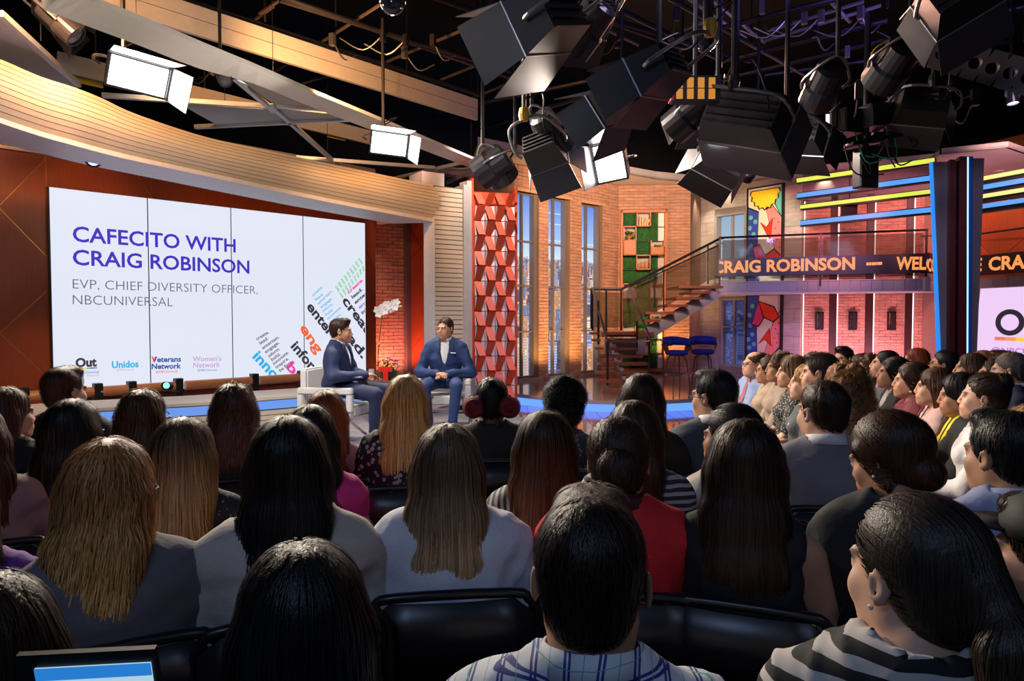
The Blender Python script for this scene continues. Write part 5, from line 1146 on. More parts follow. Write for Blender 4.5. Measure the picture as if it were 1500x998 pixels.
# moving head and hanging camera cluster on the right
jb = thing('hanging_camera', 'black robotic camera with cables hanging over the balcony', 'camera', P(1285, 180, 6.4)); J = jb.location
def jbox(name, p, s, rz, m=pipe_m, rx=0): bm = bmesh.new(); c_ = P(p[0], p[1], p[2])-J; box(bm, (-s[0]/2, -s[1]/2, -s[2]/2), (s[0]/2, s[1]/2, s[2]/2), Matrix.Translation(c_)@Matrix.Rotation(rz, 4, 'Z')@Matrix.Rotation(rx, 4, 'Y')); bmesh.ops.bevel(bm, geom=bm.edges[:], offset=.012, segments=1, affect='EDGES'); return obj(name, bm, m, jb)
jbox('camera_body', (1290, 172, 6.4), (.50, .3, .20), .3, rx=-.12); jbox('camera_head', (1240, 180, 6.4), (.22, .22, .22), .3); jbox('monitor', (1268, 248, 6.4), (.20, .12, .36), .2, mat('monitor_black', (.02, .018, .02), .3)); jbox('plate', (1290, 205, 6.4), (.7, .25, .04), .1, rx=-.2); jbox('lens_hood', (1345, 178, 6.4), (.22, .16, .13), .2, rx=-.3, m=pipe_m); jbox('counterweight', (1218, 168, 6.4), (.07, .1, .30), .0, grey_metal)
bm = bmesh.new(); tube(bm, [P(1268, 225, 6.4)-J, P(1270, 100, 6.4)-J+Vector((0, 0, .5))], .028, 8); obj('column', bm, pipe_m, jb)
for k in range(12):
    p0 = P(1225+random.uniform(0, 100), 150+random.uniform(-20, 40), 6.35)-J; p1 = P(1260+random.uniform(-20, 90), 215+random.uniform(-30, 45), 6.3)-J; m_ = (p0+p1)/2+Vector((random.uniform(-.15, .15), -.05, -random.uniform(.05, .35)))
    bm = bmesh.new(); tube(bm, smooth_path([p0, m_, p1], 6), .007, 5); obj('cable', bm, [black_metal, grey_metal, mat('cable_green', (.02, .25, .10), .5)][k % 5 if k % 5 < 3 else 0], jb)
for (p_, q_, c_, lab) in (((1300, 60), (1278, 115), (.55, .32, .02), 'yellow cable looping beside the truss plate'), ((1322, 85), (1280, 140), (.02, .30, .10), 'green cable looping under the truss plate'), ((1465, 85), (1500, 105), (.6, .35, .03), 'yellow cable at the right end of the truss plate')):
    a, b = P(*p_, 5.3), P(*q_, 5.3); bm = bmesh.new(); tube(bm, smooth_path([a, a.lerp(b, .5)+Vector((-.06, 0, .05)), b], 6), .008, 5); o = obj('cable', bm, mat('cable_%s' % lab[:3], c_, .5), None); tag(o, lab, 'cable')
# clutter of small clamps and cable swags on the grid, as in any studio
for k in range(46):
    px = random.uniform(820, 1480) if k < 32 else random.uniform(20, 640); py = random.uniform(5, 150) if k < 32 else random.uniform(10, 110); c = gp(px, py, 4.95) if py < 130 else P(px, py, 6)
    if c.y > 12 or c.y < 2: continue
    bm = bmesh.new(); a_ = random.uniform(0, 3); tube(bm, smooth_path([c, c+Vector((math.cos(a_)*.25, math.sin(a_)*.25, -.16)), c+Vector((math.cos(a_)*.55, math.sin(a_)*.55, .0))], 5), .009, 5); obj('cable_swag', bm, [black_metal, grey_metal, vio][k % 3], gd)
    bm = bmesh.new(); box(bm, (-.03, -.03, -.08), (.03, .03, .06), Matrix.Translation(c)@Matrix.Rotation(a_, 4, 'Z')); obj('pipe_clamp', bm, [pipe_m, grey_metal][k % 2], gd)
# small speaker hanging among the bay posts
p = P(1244, 308, 13.4); t = thing('hanging_speaker', 'small black speaker hanging behind the light bars', 'speaker', p); bm = bmesh.new(); box(bm, (-.11, -.1, -.13), (.11, .1, .13)); obj('cabinet', bm, black_metal, t); bm = bmesh.new(); tube(bm, [(0, 0, .13), (0, 0, ZC-p.z)], .012, 6); obj('bracket', bm, black_metal, t)

nb = thing('notebook', 'thin dark notebook on the lap of the man on the left', 'notebook', P(512, 553, 6.62)); bm = bmesh.new(); box(bm, (-.11, -.08, -.006), (.13, .08, .006), Matrix.Rotation(.15, 4, 'Z')); obj('cover', bm, mat('notebook_cover', (.05, .05, .07), .4), nb); bm = bmesh.new(); box(bm, (-.105, -.075, .006), (.125, .075, .009), Matrix.Rotation(.15, 4, 'Z')); obj('page', bm, mat('paper', (.6, .6, .62), .6), nb)
# ------------------------------------------------------------------ figures: smooth-blended bodies meshed by surface nets
I3 = np.eye(3)
def EL(c, r, k=.02, R=None, op='+'): return dict(t='e', c=np.array(c, float), r=np.array(r, float), k=k, R=R, op=op)
def CP(a, b, ra, rb=None, k=.02, s=None, R=None, op='+'): return dict(t='c', a=np.array(a, float), b=np.array(b, float), ra=ra, rb=ra if rb is None else rb, k=k, s=s, R=R, op=op)
def PL(p, n, k=.006): return dict(t='p', c=np.array(p, float), n=np.array(n, float)/np.linalg.norm(n), k=k, op='&')
def xf(prims, R, t):
    out = []
    for q in prims:
        q = dict(q)
        if q['t'] == 'e': q['c'] = R@q['c']+t; q['R'] = R@(q['R'] if q['R'] is not None else I3)
        elif q['t'] == 'c': q['a'] = R@q['a']+t; q['b'] = R@q['b']+t; q['R'] = R@(q['R'] if q['R'] is not None else I3)
        else: q['c'] = R@q['c']+t; q['n'] = R@q['n']
        out.append(q)
    return out
def pd(q, X, Y, Z):
    if q['t'] == 'p': c, n = q['c'], q['n']; return (X-c[0])*n[0]+(Y-c[1])*n[1]+(Z-c[2])*n[2]
    R = q['R']
    if q['t'] == 'e':
        c, r = q['c'], q['r']; x, y, z = X-c[0], Y-c[1], Z-c[2]
        if R is not None: x, y, z = (x*R[0, 0]+y*R[1, 0]+z*R[2, 0], x*R[0, 1]+y*R[1, 1]+z*R[2, 1], x*R[0, 2]+y*R[1, 2]+z*R[2, 2])
        x, y, z = x/r[0], y/r[1], z/r[2]; k0 = np.sqrt(x*x+y*y+z*z)+1e-9; k1 = np.sqrt((x/r[0])**2+(y/r[1])**2+(z/r[2])**2)+1e-9
        return k0*(k0-1)/k1
    a, b = q['a'], q['b']
    if q['s'] is not None:
        s = np.array(q['s']); R = R if R is not None else I3; x, y, z = X-a[0], Y-a[1], Z-a[2]
        x, y, z = ((x*R[0, 0]+y*R[1, 0]+z*R[2, 0])/s[0], (x*R[0, 1]+y*R[1, 1]+z*R[2, 1])/s[1], (x*R[0, 2]+y*R[1, 2]+z*R[2, 2])/s[2]); ab = (R.T@(b-a))/s; m = s.min()
    else: x, y, z = X-a[0], Y-a[1], Z-a[2]; ab = b-a; m = 1
    h = np.clip((x*ab[0]+y*ab[1]+z*ab[2])/(ab@ab+1e-12), 0, 1)
    return (np.sqrt((x-ab[0]*h)**2+(y-ab[1]*h)**2+(z-ab[2]*h)**2)-(q['ra']+(q['rb']-q['ra'])*h))*m
def blend(F0, d, q):
    k = q['k']
    if q['op'] == '+': h = np.clip(.5+.5*(F0-d)/k, 0, 1); return F0+(d-F0)*h-k*h*(1-h)
    if q['op'] == '-': d = -d
    h = np.clip(.5-.5*(F0-d)/k, 0, 1); return F0+(d-F0)*h+k*h*(1-h)
def bound(q, e=.05):
    if q['t'] == 'p': return None
    if q['t'] == 'e': m = q['r'].max(); return q['c']-m-e, q['c']+m+e
    m = max(q['ra'], q['rb'])*(max(q['s']) if q['s'] is not None else 1); return np.minimum(q['a'], q['b'])-m-e, np.maximum(q['a'], q['b'])+m+e
def field(prims, xs, ys, zs):
    Fd = np.full((len(xs), len(ys), len(zs)), .06)
    for q in prims:
        bd = bound(q)
        if bd is None: sl = (slice(None),)*3
        else: sl = tuple(slice(max(np.searchsorted(ax, bd[0][i])-1, 0), np.searchsorted(ax, bd[1][i])+1) for i, ax in enumerate((xs, ys, zs)))
        X, Y, Z = xs[sl[0]][:, None, None], ys[sl[1]][None, :, None], zs[sl[2]][None, None, :]
        if 0 in (X.size, Y.size, Z.size): continue
        Fd[sl] = blend(Fd[sl], pd(q, X, Y, Z), q)
    return Fd
def fpts(prims, P_):
    f = np.full(len(P_), .06)
    for q in prims: f = blend(f, pd(q, P_[:, 0], P_[:, 1], P_[:, 2]), q)
    return f
def fgrad(prims, P_, e=.003):
    g = np.empty_like(P_)
    f0 = fpts(prims, P_)
    for i in range(3): Q = P_.copy(); Q[:, i] += e; g[:, i] = (fpts(prims, Q)-f0)/e
    return f0, g/(np.linalg.norm(g, axis=1, keepdims=True)+1e-9)
CORN = list(product((0, 1), repeat=3)); EDG = [(a, b) for a in range(8) for b in range(a+1, 8) if sum(x != y for x, y in zip(CORN[a], CORN[b])) == 1]
def nets(Fd, xs, ys, zs):
    Sg = Fd < 0; n0, n1, n2 = Fd.shape; c = np.zeros((n0-1, n1-1, n2-1), np.int8)
    for i, j, k in CORN: c += Sg[i:n0-1+i, j:n1-1+j, k:n2-1+k]
    act = (c > 0) & (c < 8); I, J, K = np.nonzero(act); idm = np.full(act.shape, -1, np.int64); idm[I, J, K] = np.arange(len(I))
    ax = (xs, ys, zs); fv = [Fd[I+a, J+b, K+d_] for a, b, d_ in CORN]; cp = [np.stack((xs[I+a], ys[J+b], zs[K+d_]), 1) for a, b, d_ in CORN]
    V = np.zeros((len(I), 3)); W_ = np.zeros(len(I))
    for a, b in EDG:
        m = (fv[a] < 0) != (fv[b] < 0); den = fv[a]-fv[b]; t = np.where(m, fv[a]/np.where(np.abs(den) < 1e-12, 1, den), 0)[:, None]; V += np.where(m[:, None], cp[a]+(cp[b]-cp[a])*t, 0); W_ += m
    V /= np.maximum(W_, 1)[:, None]; Q = []
    for axn in range(3):
        A = [slice(1, -1)]*3; A[axn] = slice(0, -1); B_ = [slice(1, -1)]*3; B_[axn] = slice(1, None)
        s0, s1 = Sg[tuple(A)], Sg[tuple(B_)]; i, j, k = np.nonzero(s0 != s1); base = [i, j, k]; o = [1, 1, 1]; o[axn] = 0
        base = [b+oo for b, oo in zip(base, o)]; u, v = [(1, 2), (2, 0), (0, 1)][axn]
        def cid(du, dv): w__ = [b.copy() for b in base]; w__[u] = w__[u]-du; w__[v] = w__[v]-dv; return idm[w__[0], w__[1], w__[2]]
        q = np.stack((cid(1, 1), cid(0, 1), cid(0, 0), cid(1, 0)), 1); fl = ~s0[i, j, k]; q[fl] = q[fl][:, ::-1]
        Q.append(q)
    return V, np.concatenate(Q)
def axis(lo, hi, h, fine=()):
    """grid coordinates with spacing h, finer inside the listed (a, b, step) intervals"""
    x = lo; out = [x]
    while x < hi:
        st_ = h
        for a, b, s in fine:
            if a-h*.5 <= x < b: st_ = min(st_, s)
        x += st_; out.append(x)
    return np.array(out)
def sdf_mesh(prims, h, fine=((), (), ()), pad=.03):
    bs = [bound(q, 0) for q in prims if q['t'] != 'p' and q['op'] == '+']; lo = np.min([b[0] for b in bs], 0)-pad; hi = np.max([b[1] for b in bs], 0)+pad
    ax = [axis(lo[i], hi[i], h, fine[i]) for i in range(3)]; return nets(field(prims, *ax), *ax)
def wob(V, f, seed=0, n=5):
    r = np.random.default_rng(seed); s = np.zeros(len(V))
    for i in range(n): d_ = r.normal(size=3); d_ /= np.linalg.norm(d_); s += np.sin(V@d_*f*(1+i*.35)+r.uniform(0, 6.28))/(1+i*.4)
    return s/2.2
def eul(yaw, pitch=0, roll=0):
    return np.array(Matrix.Rotation(yaw, 3, 'Z') @ Matrix.Rotation(pitch, 3, 'X') @ Matrix.Rotation(roll, 3, 'Y'))

def head_prims(fem, fat=0):
    f = .95 if fem else 1.0; P_ = [EL((0, -.017, .030), (.074, .093, .086), .02), EL((0, .024, -.035), (.058, .064, .078), .03), EL((0, .05, -.085), (.034*f, .036, .032), .025),
        CP((-.048, .0, -.062), (0, .066, -.098), .020, .017, .025), CP((.048, .0, -.062), (0, .066, -.098), .020, .017, .025), EL((0, .076, -.100), (.018, .016, .015), .015),
        CP((-.034, .079, .014), (.034, .079, .014), .010 if fem else .0125, None, .014), EL((-.038, .026, -.048), (.024, .040, .040), .02), EL((.038, .026, -.048), (.024, .040, .040), .02), EL((-.037, .062, -.035), (.022, .02, .026), .02), EL((.037, .062, -.035), (.022, .02, .026), .02),
        EL((-.031, .092, -.004), (.016, .012, .010), .010, op='-'), EL((.031, .092, -.004), (.016, .012, .010), .010, op='-'),
        CP((0, .086, .004), (0, .1045, -.036), .0072, .0098*(1 if not fem else .9), .010), EL((-.011, .095, -.040), (.008, .009, .007), .006), EL((.011, .095, -.040), (.008, .009, .007), .006),
        EL((0, .080, -.068), (.030, .020, .024), .015), CP((-.017, .0925, -.0625), (.017, .0925, -.0625), .0062, None, .006), CP((-.015, .092, -.0735), (.015, .092, -.0735), .0070, None, .006), CP((-.022, .101, -.0682), (.022, .101, -.0682), .0022, None, .004, op='-'),
        EL((-.031, .0765, -.004), (.0125, .0125, .0125), .003), EL((.031, .0765, -.004), (.0125, .0125, .0125), .003)]
    for s in (-1, 1):
        P_ += [EL((s*.081, -.010, -.008), (.009, .019, .031), .008, eul(-s*.35)), EL((s*.088, -.006, -.006), (.006, .010, .018), .004, op='-')]
    if fat: P_ += [EL((0, .03, -.07), (.066, .06, .05), .03)]
    return P_
def finger_prims(c, d_, side, up, curl=.8, s=1.0):
    """palm, four unequal curled fingers and a thumb leaving the palm's side"""
    d_ = np.array(d_, float); d_ /= np.linalg.norm(d_); up = np.array(up, float); up -= d_*(up@d_); up /= np.linalg.norm(up); sd = np.cross(d_, up)*side; c = np.array(c, float)
    R = np.stack((sd, d_, up), 1); out = [EL(c+d_*.035*s, (.040*s, .050*s, .017*s), .012, R)]
    for i, (o, l) in enumerate(((-.028, .072), (-.010, .080), (.009, .076), (.027, .060))):
        a = c+d_*.07*s+sd*o*s; e1 = d_*math.cos(curl*.5)-up*math.sin(curl*.5); e2 = d_*math.cos(curl*1.3)-up*math.sin(curl*1.3)
        b = a+e1*l*.5*s; out += [CP(a, b, .0092*s, .0085*s, .004), CP(b, b+e2*l*.5*s, .0085*s, .007*s, .004)]
    a = c+d_*.012*s-sd*.034*s; b = a+(d_*.6-sd*.8)*.032*s; out += [CP(a, b, .012*s, .0105*s, .010), CP(b, b+(d_*.85-sd*.25-up*.3)*.032*s, .010*s, .008*s, .004)]
    return out

def hair_style(st_, L=.3, vol=0.0, fem=True):
    """head-local hair shell, growth direction and strand length"""
    cap = [EL((0, -.020, .036), (.081+vol, .099+vol, .091+vol), .02), EL((0, -.055, -.028), (.062+vol*.5, .050+vol*.5, .056), .03)]
    front = PL((0, .080, .072), (0, .80, -.60)); down = (0, 0, -1.0); tip = None
    if st_ in ('short', 'crop', 'bald'):
        cap = [EL((0, -.020, .036), (.079+vol, .099+vol, .090+vol), .02), EL((0, -.055, -.028), (.058+vol*.5, .048+vol*.4, .050), .03)]
        pr = cap+[EL((-.096, .004, -.022), (.032, .038, .040), .008, op='-'), EL((.096, .004, -.022), (.032, .038, .040), .008, op='-'), front, PL((0, -.08, -.066), (0, .30, -1))]
        if st_ == 'short': pr = pr[:1]+[EL((0, .035, .098), (.055, .05, .028+vol), .02)]+pr[1:]
        if st_ == 'bald': pr += [EL((0, .02, .115), (.058, .075, .05), .02, op='-')]
        return pr, down, .045 if st_ == 'short' else .018, None
    if st_ in ('long', 'bob', 'wavy', 'half'):
        w_ = 1.0+vol*6; y1 = -.085
        pr = cap+[CP((0, -.058, .0), (0, y1, -.12 if L > .15 else -L), .050, .045, .03, (1.75*w_, 1, 1)), CP((-.062*w_, -.020, -.01), (-.078*w_, -.045, -min(L, .20)), .030+vol*.4, .028, .03), CP((.062*w_, -.020, -.01), (.078*w_, -.045, -min(L, .20)), .030+vol*.4, .028, .03)]
        if L > .15: pr += [CP((0, -.085, -.10), (0, -.108, -min(L, .24)), .046, .045, .03, (1.95*w_, 1, 1))]
        if L > .24: pr += [CP((0, -.108, -.22), (0, -.125, -L), .044, .030, .03, (1.9*w_, 1, 1))]
        pr += [EL((0, .095, -.035), (.060, .085, .112), .015, op='-'), PL((0, .074, .072), (0, 1, -.22)), PL((0, 0, -L-.02), (0, 0, -1))]
        return pr, down, min(L, .30), None
    if st_ == 'curly':
        pr = [EL((0, -.020, .036), (.082, .100, .092), .02), EL((0, -.055, -.028), (.062, .050, .056), .03)]+[EL((0, -.045, -.03), (.115+vol, .10+vol, .12), .04), EL((0, -.075, -.15), (.125+vol, .085, .13), .04), EL((0, -.09, -L+.08), (.105+vol, .07, .10), .04), EL((0, .10, -.05), (.058, .085, .115), .015, op='-'), PL((0, .07, .06), (0, 1, -.15))]
        return pr, down, .13, None
    if st_ == 'afro':
        pr = [EL((0, -.022, .055), (.112+vol, .120+vol, .098+vol), .03), EL((0, -.05, -.02), (.082, .072, .06), .03), PL((0, .085, .075), (0, .85, -.5)), EL((0, .10, -.04), (.06, .08, .10), .01, op='-')]
        return pr, (0, 0, .3), .05, None
    if st_ == 'ponytail':
        t = np.array((0, -.115, .01)); pr = cap+[EL(t+(0, .012, 0), (.035, .035, .035), .03), front, PL((0, -.08, -.078), (0, .25, -1)), CP(t, t+np.array((0, -.045, -.06)), .024, .036, .02), CP(t+np.array((0, -.045, -.06)), t+np.array((0, -.05, -L)), .040, .020, .02, (1.35, .9, 1))]
        return pr, down, .16, t
    if st_ == 'bun':
        t = np.array((0, -.122, .005)) if L < .25 else np.array((0, -.085, .085)) if L < .5 else np.array((0, -.06, .125)); pr = cap+[front, PL((0, -.08, -.078), (0, .25, -1)), EL(t, (.050, .040, .048), .006)]
        return pr, down, .12, t
    if st_ == 'lowbun':
        t = np.array((0, -.095, -.055)); pr = cap+[EL((0, -.03, .03), (.086, .10, .085), .02), front, EL(t, (.05, .04, .042), .012), CP((-.066, .03, .03), (-.07, -.02, -.07), .018, .014, .02), CP((.066, .03, .03), (.07, -.02, -.07), .018, .014, .02)]
        return pr, down, .12, t
    if st_ == 'buns2':
        pr = cap+[front, PL((0, -.08, -.078), (0, .25, -1))]
        for s in (-1, 1): pr += [EL((s*.088, -.075, -.015), (.052, .048, .052), .008)]
        return pr, down, .05, None
hair_m = attr_mat('hair', rough=.42, spec=.30, bump=.45, bscale=260, bstretch=(1, 1, .05)); skin_m = attr_mat('skin', rough=.5, spec=.35, sss=.08)
def strands(prims, V, Q, col, tip, flow, length, tie, n, width, seed, curl=0.0, zfree=None, lift=.004):
    """tapering ribbons combed over the shell"""
    r = np.random.default_rng(seed); tri = V[Q]; ce = tri.mean(1); ar = np.linalg.norm(np.cross(tri[:, 2]-tri[:, 0], tri[:, 3]-tri[:, 1]), axis=1); keep = ar > 0
    idx = r.choice(len(Q), n, p=ar/ar.sum()); P_ = ce[idx]+r.normal(size=(n, 3))*.002; Ls = length*r.uniform(.55, 1.1, n)[:, None]; st_ = 12; step = Ls/st_
    off = r.uniform(.0, lift, n); rows = []; fl = np.tile(np.array(flow, float), (n, 1)); ph = r.uniform(0, 6.28, n); D = None
    for k in range(st_+1):
        f0, g = fgrad(prims, P_)
        if tie is not None: t = tie-P_; dist_ = np.linalg.norm(t, axis=1, keepdims=True); up = t/(dist_+1e-6); fl_ = np.where((dist_ > .035) & (P_[:, 2:3] > tie[2]-.13+0*dist_) & (P_[:, 1:2] > tie[1]), up, fl)
        else: fl_ = fl
        d_ = fl_-g*(fl_*g).sum(1, keepdims=True)*.9; d_ /= np.linalg.norm(d_, axis=1, keepdims=True)+1e-6; D = d_ if D is None else D*.35+d_*.65; D /= np.linalg.norm(D, axis=1, keepdims=True)+1e-6
        if zfree is not None: hold = (P_[:, 2] > zfree)[:, None]; d_ = np.where(hold, d_, fl); D = np.where(hold, D, D*.8+fl*.2)
        else: hold = 1.0
        P_ = P_-g*(np.clip(f0, -.03, .03)-off)[:, None]*hold; sd = np.cross(D, g); sd /= np.linalg.norm(sd, axis=1, keepdims=True)+1e-6
        wv = curl*(np.sin(k*1.15+ph)[:, None]*sd+np.cos(k*1.15+ph)[:, None]*g) if curl else sd*(.0015*np.sin(k*.6+ph))[:, None]
        tw = width*(1-(k/st_)**2*.85); rows.append((P_+wv-sd*tw, P_+wv+sd*tw)); P_ = P_+D*step
    Vn = np.stack([x for ab in rows for x in ab], 1).reshape(-1, 3); m = 2*(st_+1); base = np.arange(n)[:, None]*m; q = []
    for k in range(st_): q.append(base+np.array([[2*k, 2*k+1, 2*k+3, 2*k+2]]))
    v = r.uniform(.6, 1.5, (n, 1, 1))*np.ones((1, m, 1)); z = Vn[:, 2].reshape(n, m, 1)
    return Vn, np.concatenate(q), v, z
def hairdo(P_, root, Rh, hc):
    prims, flow, Ls, tie = hair_style(P_['hair'], P_.get('L', .3), P_.get('vol', 0), P_['fem']); pr = xf(prims, Rh, hc); d = P_['d']; seed = P_['seed']
    h = .0075 if d < 1.4 else .009 if d < 2.6 else .011 if d < 4 else .013
    V, Q = sdf_mesh(pr, h); c0 = np.array(P_['hc']); c1 = np.array(P_.get('tip', P_['hc']))
    st_ = P_['hair']
    if st_ in ('curly', 'afro', 'wavy', 'half'):
        a = {'curly': .016, 'afro': .010, 'wavy': .007, 'half': .004}[st_]; fr = {'curly': 75, 'afro': 160, 'wavy': 55, 'half': 45}[st_]
        f0, g = fgrad(pr, V); V = V+g*(a*wob(V*((1, 1, .6) if st_ != 'afro' else (1, 1, 1)), fr, seed))[:, None]
    else:
        f0, g = fgrad(pr, V); ang = np.arctan2(V[:, 0]-hc[0], -(V[:, 1]-hc[1])); V = V+g*(.0022*np.sin(ang*17+seed+V[:, 2]*9)+.0014*np.sin(ang*41+V[:, 2]*14))[:, None]
    if tie is not None: tie = Rh@tie+hc
    fl = np.array(flow); zt_ = hc[2]+.12; zL = P_.get('L', .3)+.12
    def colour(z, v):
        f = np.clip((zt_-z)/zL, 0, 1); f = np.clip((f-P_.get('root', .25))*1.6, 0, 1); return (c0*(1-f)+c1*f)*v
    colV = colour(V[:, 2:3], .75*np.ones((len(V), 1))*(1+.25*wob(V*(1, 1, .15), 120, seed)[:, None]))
    n = P_.get('n', int(min(5200, 6600/max(d, 1)**1.25))); wdt = .0011*max(d, 1)**.6
    curl = {'curly': .010, 'afro': .008, 'wavy': .004, 'half': .003, 'bun': .0015}.get(st_, 0)
    if st_ == 'afro': n = int(n*1.3)
    if st_ in ('crop', 'bald'): n = int(n*.7)
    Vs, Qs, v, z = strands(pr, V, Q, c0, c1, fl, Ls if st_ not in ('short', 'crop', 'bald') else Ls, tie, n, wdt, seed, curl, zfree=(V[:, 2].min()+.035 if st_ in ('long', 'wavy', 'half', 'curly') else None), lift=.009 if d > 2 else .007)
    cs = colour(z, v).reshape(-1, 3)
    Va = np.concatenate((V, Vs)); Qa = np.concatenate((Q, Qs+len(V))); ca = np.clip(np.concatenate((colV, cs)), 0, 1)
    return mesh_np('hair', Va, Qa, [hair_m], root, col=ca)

def fabric(key, c, c2=None, pat=None, rough=.8, sc=1.0):
    nm = 'fabric_%s' % key
    if nm in MATS: return MATS[nm]
    if pat is None: return mat(nm, c, rough, noise=.10, scale=90, bump=.15)
    m = bpy.data.materials.new(nm); m.use_nodes = True; nt = m.node_tree; b = nt.nodes['Principled BSDF']; N = nt.nodes.new; Lk = nt.links.new; MATS[nm] = m; b.inputs['Roughness'].default_value = rough
    tc = N('ShaderNodeTexCoord'); sx = N('ShaderNodeSeparateXYZ'); nz = N('ShaderNodeTexNoise'); nz.inputs['Scale'].default_value = 6; mp = N('ShaderNodeVectorMath'); mp.operation = 'MULTIPLY_ADD'; mp.inputs[1].default_value = (.03,)*3
    Lk(tc.outputs['Object'], nz.inputs[0]); Lk(nz.outputs[1], mp.inputs[0]); Lk(tc.outputs['Object'], mp.inputs[2]); Lk(mp.outputs[0], sx.inputs[0])
    def band_(out, period, wdt, ofs=0.0):
        a = N('ShaderNodeMath'); a.operation = 'ADD'; a.inputs[1].default_value = ofs+10; Lk(out, a.inputs[0]); d_ = N('ShaderNodeMath'); d_.operation = 'MODULO'; d_.inputs[1].default_value = period; Lk(a.outputs[0], d_.inputs[0]); l = N('ShaderNodeMath'); l.operation = 'LESS_THAN'; l.inputs[1].default_value = wdt; Lk(d_.outputs[0], l.inputs[0]); return l.outputs[0]
    cur = None
    def over(mask, colr):
        nonlocal cur
        mx = N('ShaderNodeMix'); mx.data_type = 'RGBA'; mx.inputs[7].default_value = tuple(colr)+(1,)
        if cur is None: mx.inputs[6].default_value = tuple(c)+(1,)
        else: Lk(cur, mx.inputs[6])
        Lk(mask, mx.inputs[0]); cur = mx.outputs[2]
    ox, oy, oz = sx.outputs
    if pat == 'plaid':
        for p_, w_, o_ in ((.046, .0035, 0), (.046, .0035, .006)): over(band_(ox, p_, w_, o_), c2); over(band_(oz, p_, w_, o_), c2)
        over(band_(ox, .046, .0012, .025), (.1, .35, .35)); over(band_(oz, .046, .0012, .025), (.1, .35, .35))
    elif pat == 'stripeh': over(band_(oz, .030*sc, .014*sc), c2)
    elif pat == 'stripev': over(band_(ox, .020*sc, .010*sc), c2)
    elif pat in ('floral', 'lace', 'dots', 'print'):
        vo = N('ShaderNodeTexVoronoi'); vo.inputs['Scale'].default_value = {'floral': 38, 'lace': 75, 'dots': 90, 'print': 48}[pat]; Lk(mp.outputs[0], vo.inputs[0]); l = N('ShaderNodeMath'); l.operation = 'LESS_THAN'; l.inputs[1].default_value = {'floral': .36, 'lace': .30, 'dots': .14, 'print': .36}[pat]; Lk(vo.outputs['Distance'], l.inputs[0]); over(l.outputs[0], c2)
    Lk(cur, b.inputs['Base Color']); return m

